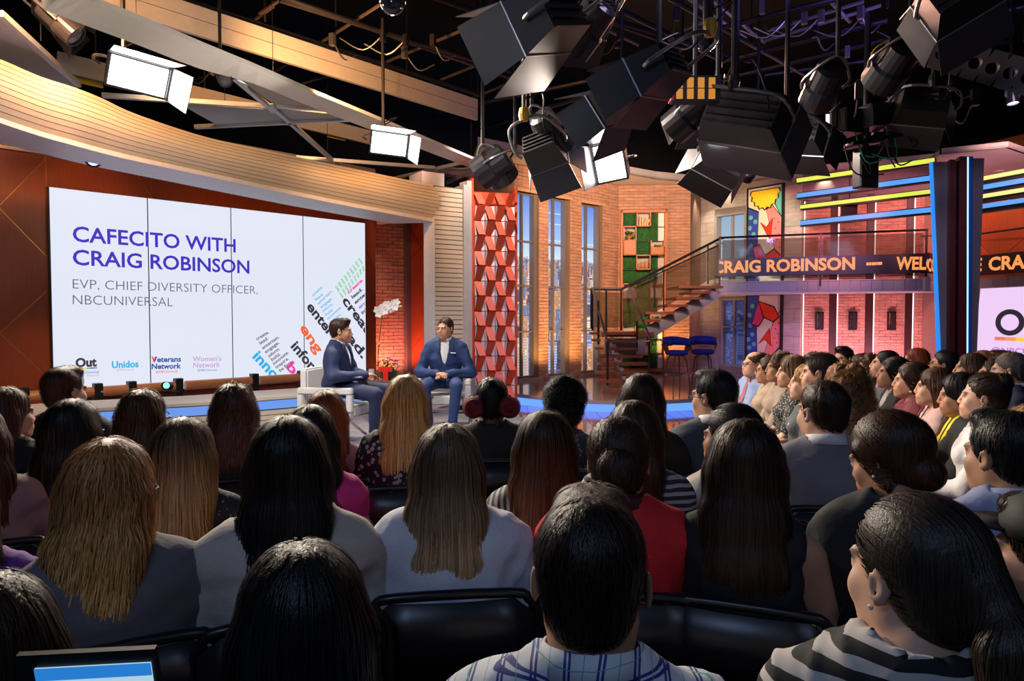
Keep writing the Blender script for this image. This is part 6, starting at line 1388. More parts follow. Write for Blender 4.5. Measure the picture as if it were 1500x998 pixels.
def make_person(P_):
    """seated figure; local +Y is forward, the floor is z = 0"""
    fem = P_['fem']; w_ = P_.get('w', .88 if fem else 1.0); d = P_['d']; seed = P_['seed']; zt_ = P_['ztop']; lean = P_.get('lean', 0.0); lod = P_.get('lod', 2 if d > 3 else 1)
    hs = P_.get('hs', 1.0); hc = np.array((P_.get('hx', 0.0), .02+lean+P_.get('hy', 0), zt_-.128*hs)); zs = zt_-.285 if not fem else zt_-.280
    Rh = eul(P_.get('yaw', 0), P_.get('pitch', 0), P_.get('roll', 0))*hs
    skin = np.array(P_.get('skin', (.50, .27, .17)))
    hd = xf(head_prims(fem, P_.get('fat', 0)), Rh, hc)
    zp = .55; A = P_.get('arms')
    if A is None:
        e = .225*w_; A = {s: ((s*e, .015+lean*.6, zs-.275), (s*.055, .25, .645)) for s in (-1, 1)}
    def torso(g=0.0, arms=1.0):
        q = [EL((0, -.005, zp+.02), (.165*w_+g, .125+g, .115+g), .05), EL((0, -.004+lean*.35, (zp+zs)/2-.04), (.135*w_+g, .105+g, .20+g), .06), EL((0, -.012+lean*.75, zs-.15), (.160*w_+g, .112+g, .175+g), .06),
             CP((-.135*w_, -.015+lean, zs-.045), (.135*w_, -.015+lean, zs-.045), .054+g, None, .05), CP((-.10*w_, -.02+lean, zs-.02), (0, -.022+lean, zs+.045), .036+g, .040+g, .045), CP((.10*w_, -.02+lean, zs-.02), (0, -.022+lean, zs+.045), .036+g, .040+g, .045)]
        if P_.get('fat'): q.append(EL((0, .04, zp+.12), (.165*w_+g, .14+g, .15), .06))
        if fem: q += [EL((-.062, .095+lean*.7, zs-.16), (.052+g*.5, .045+g*.5, .055), .03), EL((.062, .095+lean*.7, zs-.16), (.052+g*.5, .045+g*.5, .055), .03)]
        for s in (-1, 1):
            sh = np.array((s*.168*w_, -.012+lean, zs-.060)); el, ha = np.array(A[s][0]), np.array(A[s][1]); ra = .049 if not fem else .042
            if arms > 0:
                q.append(CP(sh, sh+(el-sh)*min(arms*2, 1), ra+g, ra-.008+g, .035))
                if arms > .5: q.append(CP(el, el+(ha-el)*min((arms-.5)*2, 1)*.97, ra-.009+g, .027+g, .02))
        return q
    legs = P_.get('legs') or {s: ((s*.115, .43, .50), (s*.125, .45, .09)) for s in (-1, 1)}
    def leg(g=0.0, cut=1.0):
        q = [EL((0, .0, .535), (.165*w_+g, .135+g, .09+g), .04)]
        for s in (-1, 1):
            kn, an = np.array(legs[s][0]), np.array(legs[s][1]); q += [CP((s*.085, .03, .535), kn, .082+g, .058+g, .03), CP(kn, kn+(an-kn)*cut, .056+g, .036+g*1.5, .02)]
        return q
    feet = []
    for s in (-1, 1):
        an = np.array(legs[s][1]); fd = np.array(P_.get('foot', (s*.04, 1, 0)), float); fd /= np.linalg.norm(fd); b_ = np.array((an[0], an[1], 0)); feet.append([CP(b_+(0, 0, .045)-fd*.03, b_+fd*.12+(0, 0, .032), .040, .034, .02), CP(b_+fd*.11+(0, 0, .030), b_+fd*.17+(0, 0, .026), .034, .026, .02)])
    neck = [CP(hc+Rh@np.array((0, -.022, -.055)), (0, -.018+lean, zs+.01), .050 if fem else .058, .056 if fem else .066, .025)]
    hands = []
    for s in (-1, 1):
        el, ha = np.array(A[s][0]), np.array(A[s][1]); dv = ha-el; dv /= np.linalg.norm(dv); hd_ = P_.get('hand', {}).get(s, (dv[0]*.6-s*.35, dv[1], dv[2]*.3)); hands += finger_prims(ha, hd_, s, (0, .1, 1), P_.get('curl', .7), .92 if fem else 1.0)
    body = torso(-.004)+leg(-.004)+feet[0]+feet[1]+neck+hd+hands
    fh = P_.get('fh', .0065 if lod <= 2 and P_.get('face') else .011)
    hw = .10; hz = [A[s][1] for s in (-1, 1)]; hx0, hx1 = min(h_[0] for h_ in hz)-.09, max(h_[0] for h_ in hz)+.09; hy0, hy1 = min(h_[1] for h_ in hz)-.05, max(h_[1] for h_ in hz)+.13; hzz0, hzz1 = min(h_[2] for h_ in hz)-.07, max(h_[2] for h_ in hz)+.05
    hf = P_.get('hf', .020); hc_ = .020
    fine = [[(hc[0]-hw, hc[0]+hw, fh)], [(hc[1]-.11, hc[1]+.13, fh)], [(hc[2]-.13, hc[2]+.13, fh)]]
    if hf < .02: fine[0].append((hx0, hx1, hf)); fine[1].append((hy0, hy1, hf)); fine[2].append((hzz0, hzz1, hf))
    V, Q = sdf_mesh(body, hc_, fine)
    # complexion: lips, brows, lids, stubble and iris are the skin's own colours
    L_ = (V-hc)@np.linalg.inv(Rh).T; col = np.tile(skin, (len(V), 1))*(1+.04*wob(V, 40, seed)[:, None]); x, y, z = L_.T
    inh = (np.abs(x) < .12) & (np.abs(y) < .14) & (np.abs(z) < .13)
    def tint(mask, c, a): col[mask] = col[mask]*(1-a)+np.array(c)*a
    tint(inh & (y > .06) & (np.abs(x) < .045) & (z < -.02) & (z > -.055), skin*(1.15, .85, .8), .35)
    tint(inh & (y > .078) & (np.abs(x) < .024) & (z < -.0575) & (z > -.0805), P_.get('lip', skin*(.92, .48, .46)), .7)
    hcx = np.array(P_['hc'])
    tint(inh & (y > .06) & (np.abs(np.abs(x)-.033) < .018) & (np.abs(z-.0175+(np.abs(x)-.033)**2*12) < .0045), hcx*.9, .6)
    if P_.get('beard'): tint(inh & (z < -.045) & (y > -.02) & ~((np.abs(x) < .02) & (z > -.0805) & (z < -.0575)), hcx*1.3+skin*.12, P_['beard'])
    ey = inh & (y > .078) & (np.abs(np.abs(x)-.031) < .0115) & (np.abs(z+.004) < .0065); tint(ey, (.62, .58, .55), .9); tint(ey & (np.abs(np.abs(x)-.031) < .0055), (.02, .012, .01), 1); tint(inh & (y > .074) & (np.abs(np.abs(x)-.031) < .014) & (np.abs(z-.0035) < .0026), (.02, .015, .012), .85)
    root = thing('person', P_['label'], 'person', P_['loc'], P_['rz'], group=P_['group'])
    mesh_np('body', V, Q, [skin_m], root, col=np.clip(col, 0, 1))
    # clothing
    tp_ = P_.get('top', {}); arms = tp_.get('arms', 1.0); g = tp_.get('g', .012); th = .011 if d < 1.4 else .014 if lod < 2 else .018
    cut = tp_.get('neck', .062); tr_ = torso(g, arms)+[CP((0, .03+lean, zs+.03), (0, .01+lean, zs+.15), cut, cut+.03, .008, op='-'), CP((0, -.02+lean, zs+.062), (0, -.02+lean, zs+.2), cut, cut+.02, .008, op='-'), PL((0, 0, .50), (0, 0, -1))]
    if tp_.get('v'):   # opening of a jacket
        dz = tp_['v']; tr_ += [CP((0, .14+lean, zs+.02), (0, .17, zs-dz), .075, .012, .01, (1, 1.6, 1), op='-')]
    if tp_.get('skirt'): tr_ += [EL((0, .02, .54), (.20*w_, .17, .08), .03)]
    if tp_.get('halter'):
        for s in (-1, 1): tr_.append(EL((s*.215*w_, -.01+lean, zs-.08), (.085, .10, .14), .01, op='-'))
    V, Q = sdf_mesh(tr_, th); f0, gr = fgrad(tr_, V); fo = tp_.get('fold', .006); rd = 1-np.abs(wob(V*(1.2, 1, .8)+.12*wob(V, 9, seed+2)[:, None], 20, seed+9))*1.6; V = V+gr*(fo*(wob(V*(1, 1, 1.6), 22, seed+1)+.5*wob(V*(.7, 1, 1.5), 50, seed+5)+1.3*np.clip(rd, -.2, 1)**3))[:, None]
    nm = tp_.get('name', 'shirt'); o = mesh_np(nm, V, Q, [tp_['m']], root)
    if tp_.get('collar'):
        cm = tp_['collar']; bm = bmesh.new(); pts = [(math.sin(a)*(cut+.004), -.018+lean+math.cos(a)*-(cut+.006), zs+.052+.016*math.cos(a)) for a in [math.radians(-165+330*k/16) for k in range(17)]]
        rows = []
        for p_ in pts:
            q_ = Vector(p_); out = Vector((p_[0], p_[1]+.018-lean, 0)).normalized(); rows.append([bm.verts.new(v) for v in (q_+Vector((0, 0, .022)), q_+out*.004+Vector((0, 0, .023)), q_+out*.020+Vector((0, 0, -.014)), q_+out*.012+Vector((0, 0, -.018)))])
        for A_, B_ in zip(rows, rows[1:]):
            for k in range(4): bm.faces.new((A_[k], A_[(k+1) % 4], B_[(k+1) % 4], B_[k]))
        obj('collar', bm, cm, root, smooth=True)
    if tp_.get('under'):
        V, Q = sdf_mesh(torso(.005, .3)+[CP((0, -.01+lean, zs+.075), (0, 0+lean, zs+.2), .060, .08, .006, op='-'), PL((0, 0, .58), (0, 0, -1)), PL((0, .0, zs), (0, -1, 0))], .016); mesh_np('shirt', V, Q, [tp_['under']], root)
    if tp_.get('lapel'):
        for s in (-1, 1):
            pts = np.array([(s*.052, .062+lean, zs+.045), (s*.105, .10+lean, zs-.03), (s*.085, .128+lean*.8, zs-.10), (s*.018, .138+lean*.7, zs-tp_['v']*.92), (s*.060, .135+lean*.8, zs-.08)]); f0, gr = fgrad(torso(g), pts); pts = pts-gr*(f0-.007)[:, None]; bm = bmesh.new(); vs = [Vector(p_) for p_ in pts]; prism(bm, [vs[0], vs[1], vs[2], vs[3], vs[4]], (0, .004, 0)); obj('lapel', bm, tp_['lapel'], root)
    if tp_.get('tie'):
        pts = np.array([(0, .10+lean, zs+.03-k*.05) for k in range(8)]); f0, gr = fgrad(torso(.012), pts); pts = pts-gr*(f0-.006)[:, None]; bm = bmesh.new(); ws = [.018, .013, .018, .022, .026, .030, .034, .004]; Lr = [bm.verts.new(Vector(p_)+Vector((-a, 0, 0))) for p_, a in zip(pts, ws)]; Rr = [bm.verts.new(Vector(p_)+Vector((a, .002, 0))) for p_, a in zip(pts, ws)]
        for k in range(7): bm.faces.new((Lr[k], Rr[k], Rr[k+1], Lr[k+1]))
        obj('necktie', bm, tp_['tie'], root)
    bt = P_.get('bottom', fabric('charcoal', (.02, .02, .024))); V, Q = sdf_mesh(leg(.010, P_.get('cutleg', .93)), .022 if lod > 1 else .022); V = V+fgrad(leg(.010), V)[1]*(.004*wob(V, 24, seed))[:, None]; mesh_np('trousers', V, Q, [bt], root)
    for ft in feet:
        q = [dict(f_, ra=f_['ra']+.006, rb=f_['rb']+.006) for f_ in ft]; V, Q = sdf_mesh(q, .016); mesh_np('shoe', V, Q, [P_.get('shoe', mat('shoe_black', (.015, .014, .014), .3))], root)
    if P_['hair']: hairdo(P_, root, Rh, hc)
    Rm = Matrix(Rh.tolist()).to_4x4(); Rm.translation = Vector(hc)
    if P_.get('glasses'):
        bm = bmesh.new()
        for s in (-1, 1):
            tube(bm, [Rm @ Vector((s*.032+.022*math.cos(a), .098, -.004+.017*math.sin(a))) for a in [k*math.pi/7 for k in range(14)]], .0022, 5, True); tube(bm, [Rm @ Vector(v) for v in ((s*.054, .097, .0), (s*.078, .06, .0), (s*.084, -.015, .0))], .0022, 5)
        tube(bm, [Rm @ Vector(v) for v in ((-.011, .099, .0), (0, .103, .003), (.011, .099, 0))], .002, 5); gl_o = obj('glasses', bm, P_['glasses'] if not isinstance(P_['glasses'], bool) else black_metal, root)
        # lenses
        bm = bmesh.new()
        for s in (-1, 1):
            bm.faces.new([bm.verts.new(Rm @ Vector((s*.032+.021*math.cos(a), .098, -.004+.016*math.sin(a)))) for a in [k*math.pi/5 for k in range(10)]])
        obj('lenses', bm, mat('lens_clear', (.8, .85, .9), .05, noise=0, alpha=.15), gl_o)
    for s in (-1, 1):
        if P_.get('earring'):
            bm = bmesh.new(); bmesh.ops.create_icosphere(bm, subdivisions=1, radius=.005 if P_['earring'] < 2 else .009, matrix=Matrix.Translation(Rm @ Vector((s*.086, .0, -.042 if P_['earring'] < 2 else -.07)))); obj('earring', bm, mat('pearl', (.8, .78, .75), .2), root)
    if P_['hair'] == 'buns2':
        for s in (-1, 1):
            for k, (rr, tt) in enumerate(((.030, .025), (.012, .022), (.034, .014))):
                bm = bmesh.new(); c_ = Rm @ Vector((s*.088, -.105-k*.012, -.015)); tube(bm, [c_+(Rm.to_3x3() @ Vector((math.cos(a)*rr, .006*math.sin(a*3), math.sin(a)*rr))) for a in [j*math.pi/8 for j in range(16)]], tt, 8, True); obj('hair_scrunchie', bm, mat('burgundy_velvet', (.16, .006, .02), .8, noise=.5, scale=40), root, smooth=True)
    if P_['hair'] == 'ponytail':
        c_ = Rm @ Vector((0, -.125, .003)); bm = bmesh.new(); tube(bm, [c_+(Rm.to_3x3() @ Vector((math.cos(a)*.024, 0, math.sin(a)*.024))) for a in [j*math.pi/7 for j in range(14)]], .006, 6, True); obj('hair_tie', bm, black_metal, root)
    if P_.get('band'):
        bm = bmesh.new(); tube(bm, [Rm @ Vector((.088*math.sin(a), -.03-.075*math.cos(a)*.9-.0, .005+.012*math.cos(a)+.075*(1-math.cos(a))*.5)) for a in [math.radians(-130+260*k/18) for k in range(19)]], .008, 6); obj('hair_band', bm, P_['band'], root)
    if P_.get('lanyard'):
        for s in (-1, 1):
            pts = np.array([(s*.055*(1-k/7)**.8+.0, .07+lean, zs+.04-k*.035) for k in range(8)]); f0, gr = fgrad(torso(.014), pts); pts = pts-gr*(f0-.008)[:, None]; bm = bmesh.new(); tube(bm, [Vector(p_) for p_ in pts], .004, 5); obj('lanyard', bm, P_['lanyard'], root)
    return root
SKINS = {'fair': (.70, .42, .30), 'light': (.62, .35, .24), 'tan': (.50, .26, .16), 'olive': (.42, .22, .13), 'deep': (.11, .05, .03)}
HC = {'black': (.010, .009, .010), 'brown': (.075, .032, .016), 'dark': (.032, .016, .011), 'auburn': (.22, .055, .016), 'blond': (.60, .34, .12), 'dblond': (.34, .18, .07), 'grey': (.16, .14, .13), 'red': (.20, .035, .012), 'ltbrown': (.14, .075, .035)}
PEOPLE = []
def person(label, px, ytop, d, rel=0, hrel=None, fem=True, hair='long', hc='brown', top=None, skin='light', **k):
    p = P(px, ytop, d); az = math.atan2(p.x, p.y); th = az-math.radians(rel); hth = az-math.radians(rel if hrel is None else hrel); zf = k.pop('zf', 0)
    base = Vector((p.x, p.y, zf)); dirv = Vector((math.sin(th), math.cos(th), 0))
    vol = k.get('vol', 0); lean = k.get('lean', 0)
    if hair in ('afro',): pass
    base -= dirv*(.02+lean); tipc = k.pop('tip', None)
    P_ = dict(label=label, loc=base, rz=-th, fem=fem, hair=hair, hc=HC[hc] if isinstance(hc, str) else hc, skin=SKINS[skin], d=d, ztop=p.z-zf-(vol*1.0)-(.028 if hair == 'afro' else 0), yaw=(th-hth), seed=len(PEOPLE)+3, top=top or {}, face=abs(rel if hrel is None else hrel) > 40, **k)
    if tipc: P_['tip'] = HC[tipc] if isinstance(tipc, str) else tipc
    P_.setdefault('group', 'seated audience'); PEOPLE.append(P_); return P_
fb = fabric
navy = fb('navy', (.010, .022, .085), rough=.75); navyd = fb('navy_dark', (.008, .017, .062), rough=.75); wsh = fb('white_shirt', (.72, .70, .74)); 
# the two speakers on the stage
person('man in navy suit in the left armchair turned in profile to the right', 500, 466, 6.75, rel=-112, hrel=-98, fem=False, hair='short', hc='dark', skin='tan', zf=.32, group='speakers on the stage', hf=.0085, fh=.0055, beard=.12, w=1.0,
       top=dict(m=navy, name='jacket', v=.26, under=fb('pale_lilac', (.62, .58, .72)), lapel=navyd, g=.016, neck=.060, collar=fb('pale_lilac', (.62, .58, .72))), bottom=navyd, face_=1, lean=.02,
       legs={-1: ((-.16, .45, .50), (-.10, .50, .10)), 1: ((.20, .46, .50), (.16, .42, .10))}, arms={-1: ((-.27, .05, .66), (-.045, .28, .66)), 1: ((.27, .06, .66), (.045, .30, .67))})
person('man in bright navy suit in the right armchair facing the audience with clasped hands', 652, 464.5, 7.55, rel=172, hrel=146, fem=False, hair='crop', hc='dark', skin='tan', zf=.32, group='speakers on the stage', hf=.0085, fh=.0055, beard=.10, w=1.04,
       top=dict(m=fb('navy_bright', (.013, .036, .135), rough=.75), name='jacket', v=.30, under=wsh, lapel=fb('navy_lapel', (.011, .03, .11)), g=.016, neck=.060, collar=wsh), bottom=fb('navy_bright', (.022, .065, .24)), lean=.04,
       legs={-1: ((-.17, .44, .50), (-.13, .46, .10)), 1: ((.17, .44, .50), (.12, .45, .10))}, arms={-1: ((-.29, .06, .62), (-.05, .30, .62)), 1: ((.29, .06, .62), (.05, .31, .63))})
T_ = lambda m, **k: dict(m=m, **k)
blk_ = fb('black', (.007, .007, .008)); cream_ = fb('cream', (.50, .44, .40)); 
# rows seen from behind
person('woman with straight brown hair at the far left edge, seen in profile', 12, 566, 3.1, rel=-20, hrel=-62, hc='brown', L=.34, top=T_(blk_), skin='fair')
person('man with short auburn hair and dark suit in front of the screen', 95, 537, 3.5, rel=-12, hrel=-52, fem=False, hair='short', hc=(.07, .03, .018), top=T_(fb('ink_suit', (.018, .02, .03)), collar=wsh), skin='fair')
person('woman with long black hair and pink patterned top at the left', 108, 583, 2.55, rel=-8, hrel=-25, hc='black', L=.38, top=T_(fb('pink_print', (.16, .10, .12), (.35, .25, .28), 'print')), skin='olive', glasses=True, vol=.004)
person('woman with wavy half-up brown hair and glasses below the small teal spotlight', 211, 569, 2.95, rel=0, hrel=-35, hair='half', hc='brown', L=.30, top=T_(fb('plum_dark', (.03, .018, .03))), glasses=True)
person('woman with wavy chestnut bob and black speckled top under the video wall', 344, 560, 3.05, rel=0, hrel=-10, hair='wavy', hc=(.075, .035, .018), tip=(.14, .07, .035), L=.20, vol=.004, top=T_(fb('black_dots', (.012, .012, .014), (.12, .12, .13), 'dots')))
person('woman with golden blond bob and glasses in a grey blazer', 163, 641, 1.6, rel=-2, hrel=-28, hair='half', hc=(.42, .19, .06), tip=(.72, .38, .12), L=.23, vol=.006, top=T_(fb('grey_blazer', (.12, .115, .13)), name='blazer', g=.018, neck=.058), skin='fair', glasses=True, w=.98)
person('woman with long dark-rooted blond hair and black lace top', 270, 610, 2.15, rel=0, hrel=-20, hc=(.09, .055, .03), tip=(.62, .34, .13), root=.12, L=.30, vol=.004, top=T_(fb('black_lace', (.015, .015, .018), (.16, .16, .19), 'lace')), skin='light')
person('woman with thick shoulder-length black hair and cream sweater', 423, 608, 1.75, rel=2, hrel=-8, hc='black', L=.26, vol=.010, top=T_(cream_, g=.018), skin='light', w=1.0)
person('person with glossy black hair low in front at the bottom edge', 441, 790, .98, rel=4, hc='black', L=.24, vol=.004, top=T_(blk_), skin='light')
person('woman with black hair and magenta sleeveless top behind the cream sweater', 455, 592, 2.45, rel=0, hrel=-5, hc='black', L=.28, top=T_(fb('magenta', (.50, .02, .20)), arms=.1), skin='tan')
person('woman with smooth auburn bob and mauve top below the left armchair', 478, 571, 3.05, rel=0, hrel=-10, hc='auburn', L=.26, top=T_(fb('mauve', (.32, .16, .18))), skin='fair')
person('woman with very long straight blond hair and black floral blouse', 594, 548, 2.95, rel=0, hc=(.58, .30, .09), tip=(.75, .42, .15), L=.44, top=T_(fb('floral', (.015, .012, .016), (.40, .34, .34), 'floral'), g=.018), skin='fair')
person('person with braided black hair in two burgundy buns and black jacket', 720, 552, 3.45, rel=0, hair='buns2', hc='black', top=T_(fb('black_jacket', (.012, .012, .014)), name='jacket', g=.018), skin='deep', w=.98)
person('woman with long ash-blond hair, blue hair band and white blouse', 657, 619, 1.9, rel=2, hrel=-6, hc=(.13, .075, .045), tip=(.62, .38, .18), root=.3, L=.33, vol=.006, top=T_(fb('white_blouse', (.62, .63, .70)), g=.022, fold=.007, neck=.056), skin='fair', w=1.02, band=fb('blue_band', (.02, .06, .12)))
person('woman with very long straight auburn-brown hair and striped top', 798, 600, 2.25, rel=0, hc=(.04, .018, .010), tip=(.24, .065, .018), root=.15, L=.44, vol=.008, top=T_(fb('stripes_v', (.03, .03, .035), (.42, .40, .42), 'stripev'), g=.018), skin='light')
person('person with short curly black hair and dark patterned shirt', 828, 553, 3.25, rel=-4, hair='afro', hc='black', vol=-.012, top=T_(fb('navy_print', (.03, .035, .05), (.16, .15, .15), 'print')), skin='deep')
person('woman with dark hair in a bun and bright red shirt', 906, 610, 1.9, rel=0, hair='bun', hc=(.045, .022, .014), L=.2, top=T_(fb('red_shirt', (.62, .015, .018)), g=.018, collar=fb('dark_collar', (.05, .01, .015))), skin='tan', w=1.0)
person('woman with long brown hair and pale glasses pushed up, behind the bun', 930, 585, 2.4, rel=0, hrel=-6, hc=(.045, .022, .013), tip=(.09, .045, .022), L=.42, vol=.006, top=T_(fb('stripes_h', (.03, .03, .04), (.45, .42, .42), 'stripeh', sc=.8)), skin='light')
person('woman with long straight dark hair in front of the staircase', 940, 546, 3.0, rel=0, hrel=-4, hc='dark', tip=(.05, .022, .012), L=.46, vol=.006, top=T_(blk_), skin='light')
person('man with dark brown hair in a white and blue plaid shirt', 866, 717, 1.0, rel=2, hrel=-3, fem=False, hair='short', hc=(.020, .012, .009), top=T_(fb('plaid', (.60, .62, .66), (.03, .04, .22), 'plaid'), collar=fb('plaid', (0, 0, 0)), g=.018, fold=.005), skin='tan', w=1.02, hs=1.03)
person('man with short black hair and glasses in a blue-grey suit', 1045, 541, 3.15, rel=12, hrel=55, fem=False, hair='short', hc='black', top=T_(fb('blue_grey_suit', (.045, .06, .09)), name='jacket', g=.018, collar=wsh), skin='light', glasses=True)
person('woman with pulled-back black hair and cream tee in profile', 1070, 591, 2.5, rel=15, hrel=60, hair='ponytail', hc='black', L=.18, top=T_(fb('cream_tee', (.62, .54, .50)), arms=.3), skin='tan')
person('woman with long dark hair in a black sleeveless studded top', 1092, 612, 1.82, rel=-2, hrel=0, hc='dark', tip=(.07, .035, .018), root=.35, L=.40, vol=.010, top=T_(fb('black_matte', (.010, .010, .012)), arms=0, halter=1), skin='tan', w=.98)
person('man with cropped dark hair in a pale grey blazer', 1205, 556, 2.65, rel=18, hrel=42, fem=False, hair='crop', hc='dark', top=T_(fb('pale_grey_blazer', (.20, .185, .21)), name='jacket', g=.018, collar=wsh), skin='light')
person('woman with long curly light-brown hair and white top', 1237, 533, 3.4, rel=25, hrel=50, hair='curly', hc=(.22, .10, .035), tip=(.52, .26, .09), L=.36, vol=-.012, top=T_(fb('white_tee', (.62, .60, .64))), skin='fair')
person('woman with brown hair in a loose low bun looking down, black jacket', 1300, 604, 1.9, rel=25, hrel=62, pitch=-.30, hair='lowbun', hc=(.045, .018, .011), tip=(.12, .05, .025), L=.2, top=T_(fb('black_wool', (.016, .016, .02)), name='jacket', g=.02), skin='tan', earring=1, lean=.02)
person('woman with a long brown ponytail in black and white striped shirt', 1340, 722, 1.06, rel=10, hrel=50, hair='ponytail', hc=(.035, .024, .018), tip=(.10, .06, .035), L=.30, top=T_(fb('stripes_bw', (.010, .010, .012), (.55, .50, .48), 'stripeh', sc=1.1), g=.02), skin='fair', earring=1, w=1.0)
person('man with thick black hair in a light blue shirt at the right', 1472, 601, 1.9, rel=30, hrel=52, fem=False, hair='short', hc='black', top=T_(fb('light_blue_shirt', (.28, .32, .52)), collar=fb('light_blue_shirt', (0, 0, 0)), g=.018, fold=.006), skin='tan', w=1.05)
person('person in a dark cap and blue jacket cut off by the right edge', 1535, 728, 1.45, rel=50, hrel=75, fem=False, hair='short', hc='dark', beard=.5, top=T_(fb('blue_jacket', (.03, .07, .18))), skin='light', cap=1)
person('person with dark hair cut off at the bottom left corner', -22, 835, .98, rel=0, hc='dark', L=.26, vol=.004, top=T_(blk_))
person('woman in a purple sweater cut off by the left edge', -84, 655, 1.5, rel=-10, hc='dark', L=.24, top=T_(fb('purple', (.13, .03, .28))), w=1.0)
person('woman with bare arms in a rose top behind the purple sweater', -40, 592, 2.2, rel=-5, hc='brown', L=.24, top=T_(fb('rose_tee', (.30, .18, .18)), arms=.25), skin='light')
# block on the right, looking across to the stage
LAP = {-1: ((-.20, .10, .68), (-.06, .33, .62)), 1: ((.20, .10, .68), (.06, .34, .62))}
person('balding man with glasses, light blue shirt and mauve tie in the far row', 1104, 514, 6.6, rel=128, hrel=112, fem=False, hair='bald', hc='brown', top=T_(fb('sky_shirt', (.26, .36, .60)), collar=fb('sky_shirt', (0, 0, 0)), tie=fb('mauve_tie', (.38, .13, .16))), bottom=fb('khaki', (.30, .25, .18)), glasses=True, skin='light', fat=1, w=1.06)
person('woman with dark hair and glasses in a beige jacket beside the man with a tie', 1125, 521, 6.1, rel=100, hrel=92, hair='lowbun', hc='dark', L=.2, top=T_(fb('beige', (.40, .30, .22))), glasses=True, skin='tan', bottom=fb('khaki', (0, 0, 0)))
person('woman with long curly brown hair clasping her hands in the front row', 1142, 519, 5.6, rel=100, hrel=96, hair='curly', hc='brown', tip=(.10, .05, .022), L=.30, vol=-.022, top=T_(fb('sand', (.36, .28, .22))), skin='tan', arms=LAP)
person('woman with long light-brown hair and black and white patterned top', 1160, 519, 5.1, rel=98, hrel=92, hc='ltbrown', tip='dblond', L=.32, vol=.002, top=T_(fb('bw_pattern', (.02, .02, .02), (.48, .46, .44), 'lace'), arms=.4), skin='light', arms=LAP)
person('woman with blond hair mostly hidden behind the man in the grey suit', 1180, 533, 4.75, rel=95, hrel=90, hc='dblond', L=.24, top=T_(fb('slate_top', (.07, .09, .10)), arms=.6), skin='fair')
person('man with dark slicked hair in a slate suit in the front row', 1200, 516, 4.25, rel=92, hrel=82, fem=False, hair='short', hc='dark', beard=.2, top=T_(fb('slate_suit', (.045, .065, .11)), name='jacket', v=.26, under=wsh, g=.016, collar=wsh), skin='light', arms=LAP, bottom=fb('white_denim', (.35, .35, .38)))
person('bearded man with black hair against the brick bays in the back row', 1235, 507, 7.0, rel=150, hrel=140, fem=False, hair='short', hc='black', beard=.6, top=T_(blk_), skin='tan')
person('young woman with tied dark hair looking up beside the bearded man', 1259, 517, 6.5, rel=100, hrel=98, hair='lowbun', hc='dark', top=T_(fb('rose_dark', (.12, .06, .07))), skin='tan', pitch=.1)
person('pale woman with curly light-brown hair looking down', 1273, 523, 6.0, rel=115, hrel=112, hair='curly', hc='brown', tip='ltbrown', L=.26, vol=-.026, top=T_(blk_), skin='fair', pitch=-.15)
person('man with cropped dark hair, pink shirt and grey suit, chin raised', 1296, 512, 5.8, rel=98, hrel=90, fem=False, hair='crop', hc='black', top=T_(fb('mid_grey', (.12, .12, .14)), name='jacket', v=.24, under=fb('pink_shirt', (.65, .30, .38)), g=.016, collar=fb('pink_shirt', (0, 0, 0))), skin='light', pitch=.15)
person('woman with short black hair in a black blazer', 1308, 522, 5.2, rel=105, hrel=92, hair='lowbun', hc='black', top=T_(blk_, name='blazer', v=.24, under=fb('pale_grey', (.4, .4, .42)), g=.016), skin='tan', arms=LAP, pitch=.08, bottom=fb('grey_skirt', (.08, .08, .10)))
person('woman with dark hair and earrings wrapped in burgundy', 1334, 530, 4.65, rel=100, hrel=92, hair='lowbun', hc='dark', top=T_(fb('burgundy', (.16, .02, .035)), g=.022, fold=.008), skin='light', earring=2, arms=LAP, bottom=fb('burgundy', (0, 0, 0)))
person('woman with straight brown hair and pale pink tee with lanyard', 1369, 537, 4.3, rel=102, hrel=90, hc='brown', L=.24, top=T_(fb('pink_tee', (.55, .36, .36)), arms=.35), skin='light', arms=LAP, lanyard=black_metal)
person('woman with sleek black bob, black cardigan and yellow top', 1405, 545, 3.95, rel=108, hrel=96, hc='black', L=.20, vol=.004, top=T_(blk_, name='cardigan', v=.34, under=fb('yellow_top', (.80, .66, .02)), g=.018), skin='tan', pitch=-.1, arms=LAP, lanyard=fb('brown_strap', (.2, .08, .04)))
person('woman with a high blond-streaked bun in white blouse and trousers', 1440, 546, 3.6, rel=96, hrel=90, hair='bun', hc='dark', tip=(.25, .15, .07), L=.3, top=T_(fb('white_linen', (.68, .66, .68)), arms=.85, g=.02, fold=.007), skin='fair', bottom=fb('white_linen', (0, 0, 0)), arms=LAP, earring=1, pitch=.04)
person('woman with long red hair in the back row', 1341, 509, 6.3, rel=105, hrel=98, hc='red', L=.26, top=T_(fb('maroon_top', (.10, .02, .03))), skin='fair')
person('woman with glasses and a black ponytail beside the chrome column', 1382, 512, 5.8, rel=98, hrel=88, hair='ponytail', hc='black', L=.22, top=T_(fb('lilac_tee', (.45, .38, .46))), skin='tan', glasses=True, pitch=.12)
person('woman with long dark-blond hair below the pink screen', 1421, 516, 5.3, rel=108, hrel=98, hc=(.07, .04, .022), tip='dblond', L=.24, top=T_(fb('taupe', (.12, .09, .08))), skin='light', pitch=.08)
person('person with red-blond hair half hidden behind the dark-blond woman', 1437, 513, 6.1, rel=100, hrel=95, hc=(.30, .12, .06), L=.2, top=T_(fb('taupe', (0, 0, 0))), skin='fair')
person('woman with dark hair looking up next to the man in the navy blazer', 1456, 524, 5.0, rel=100, hrel=98, hair='lowbun', hc='dark', top=T_(blk_), skin='light', pitch=.15)
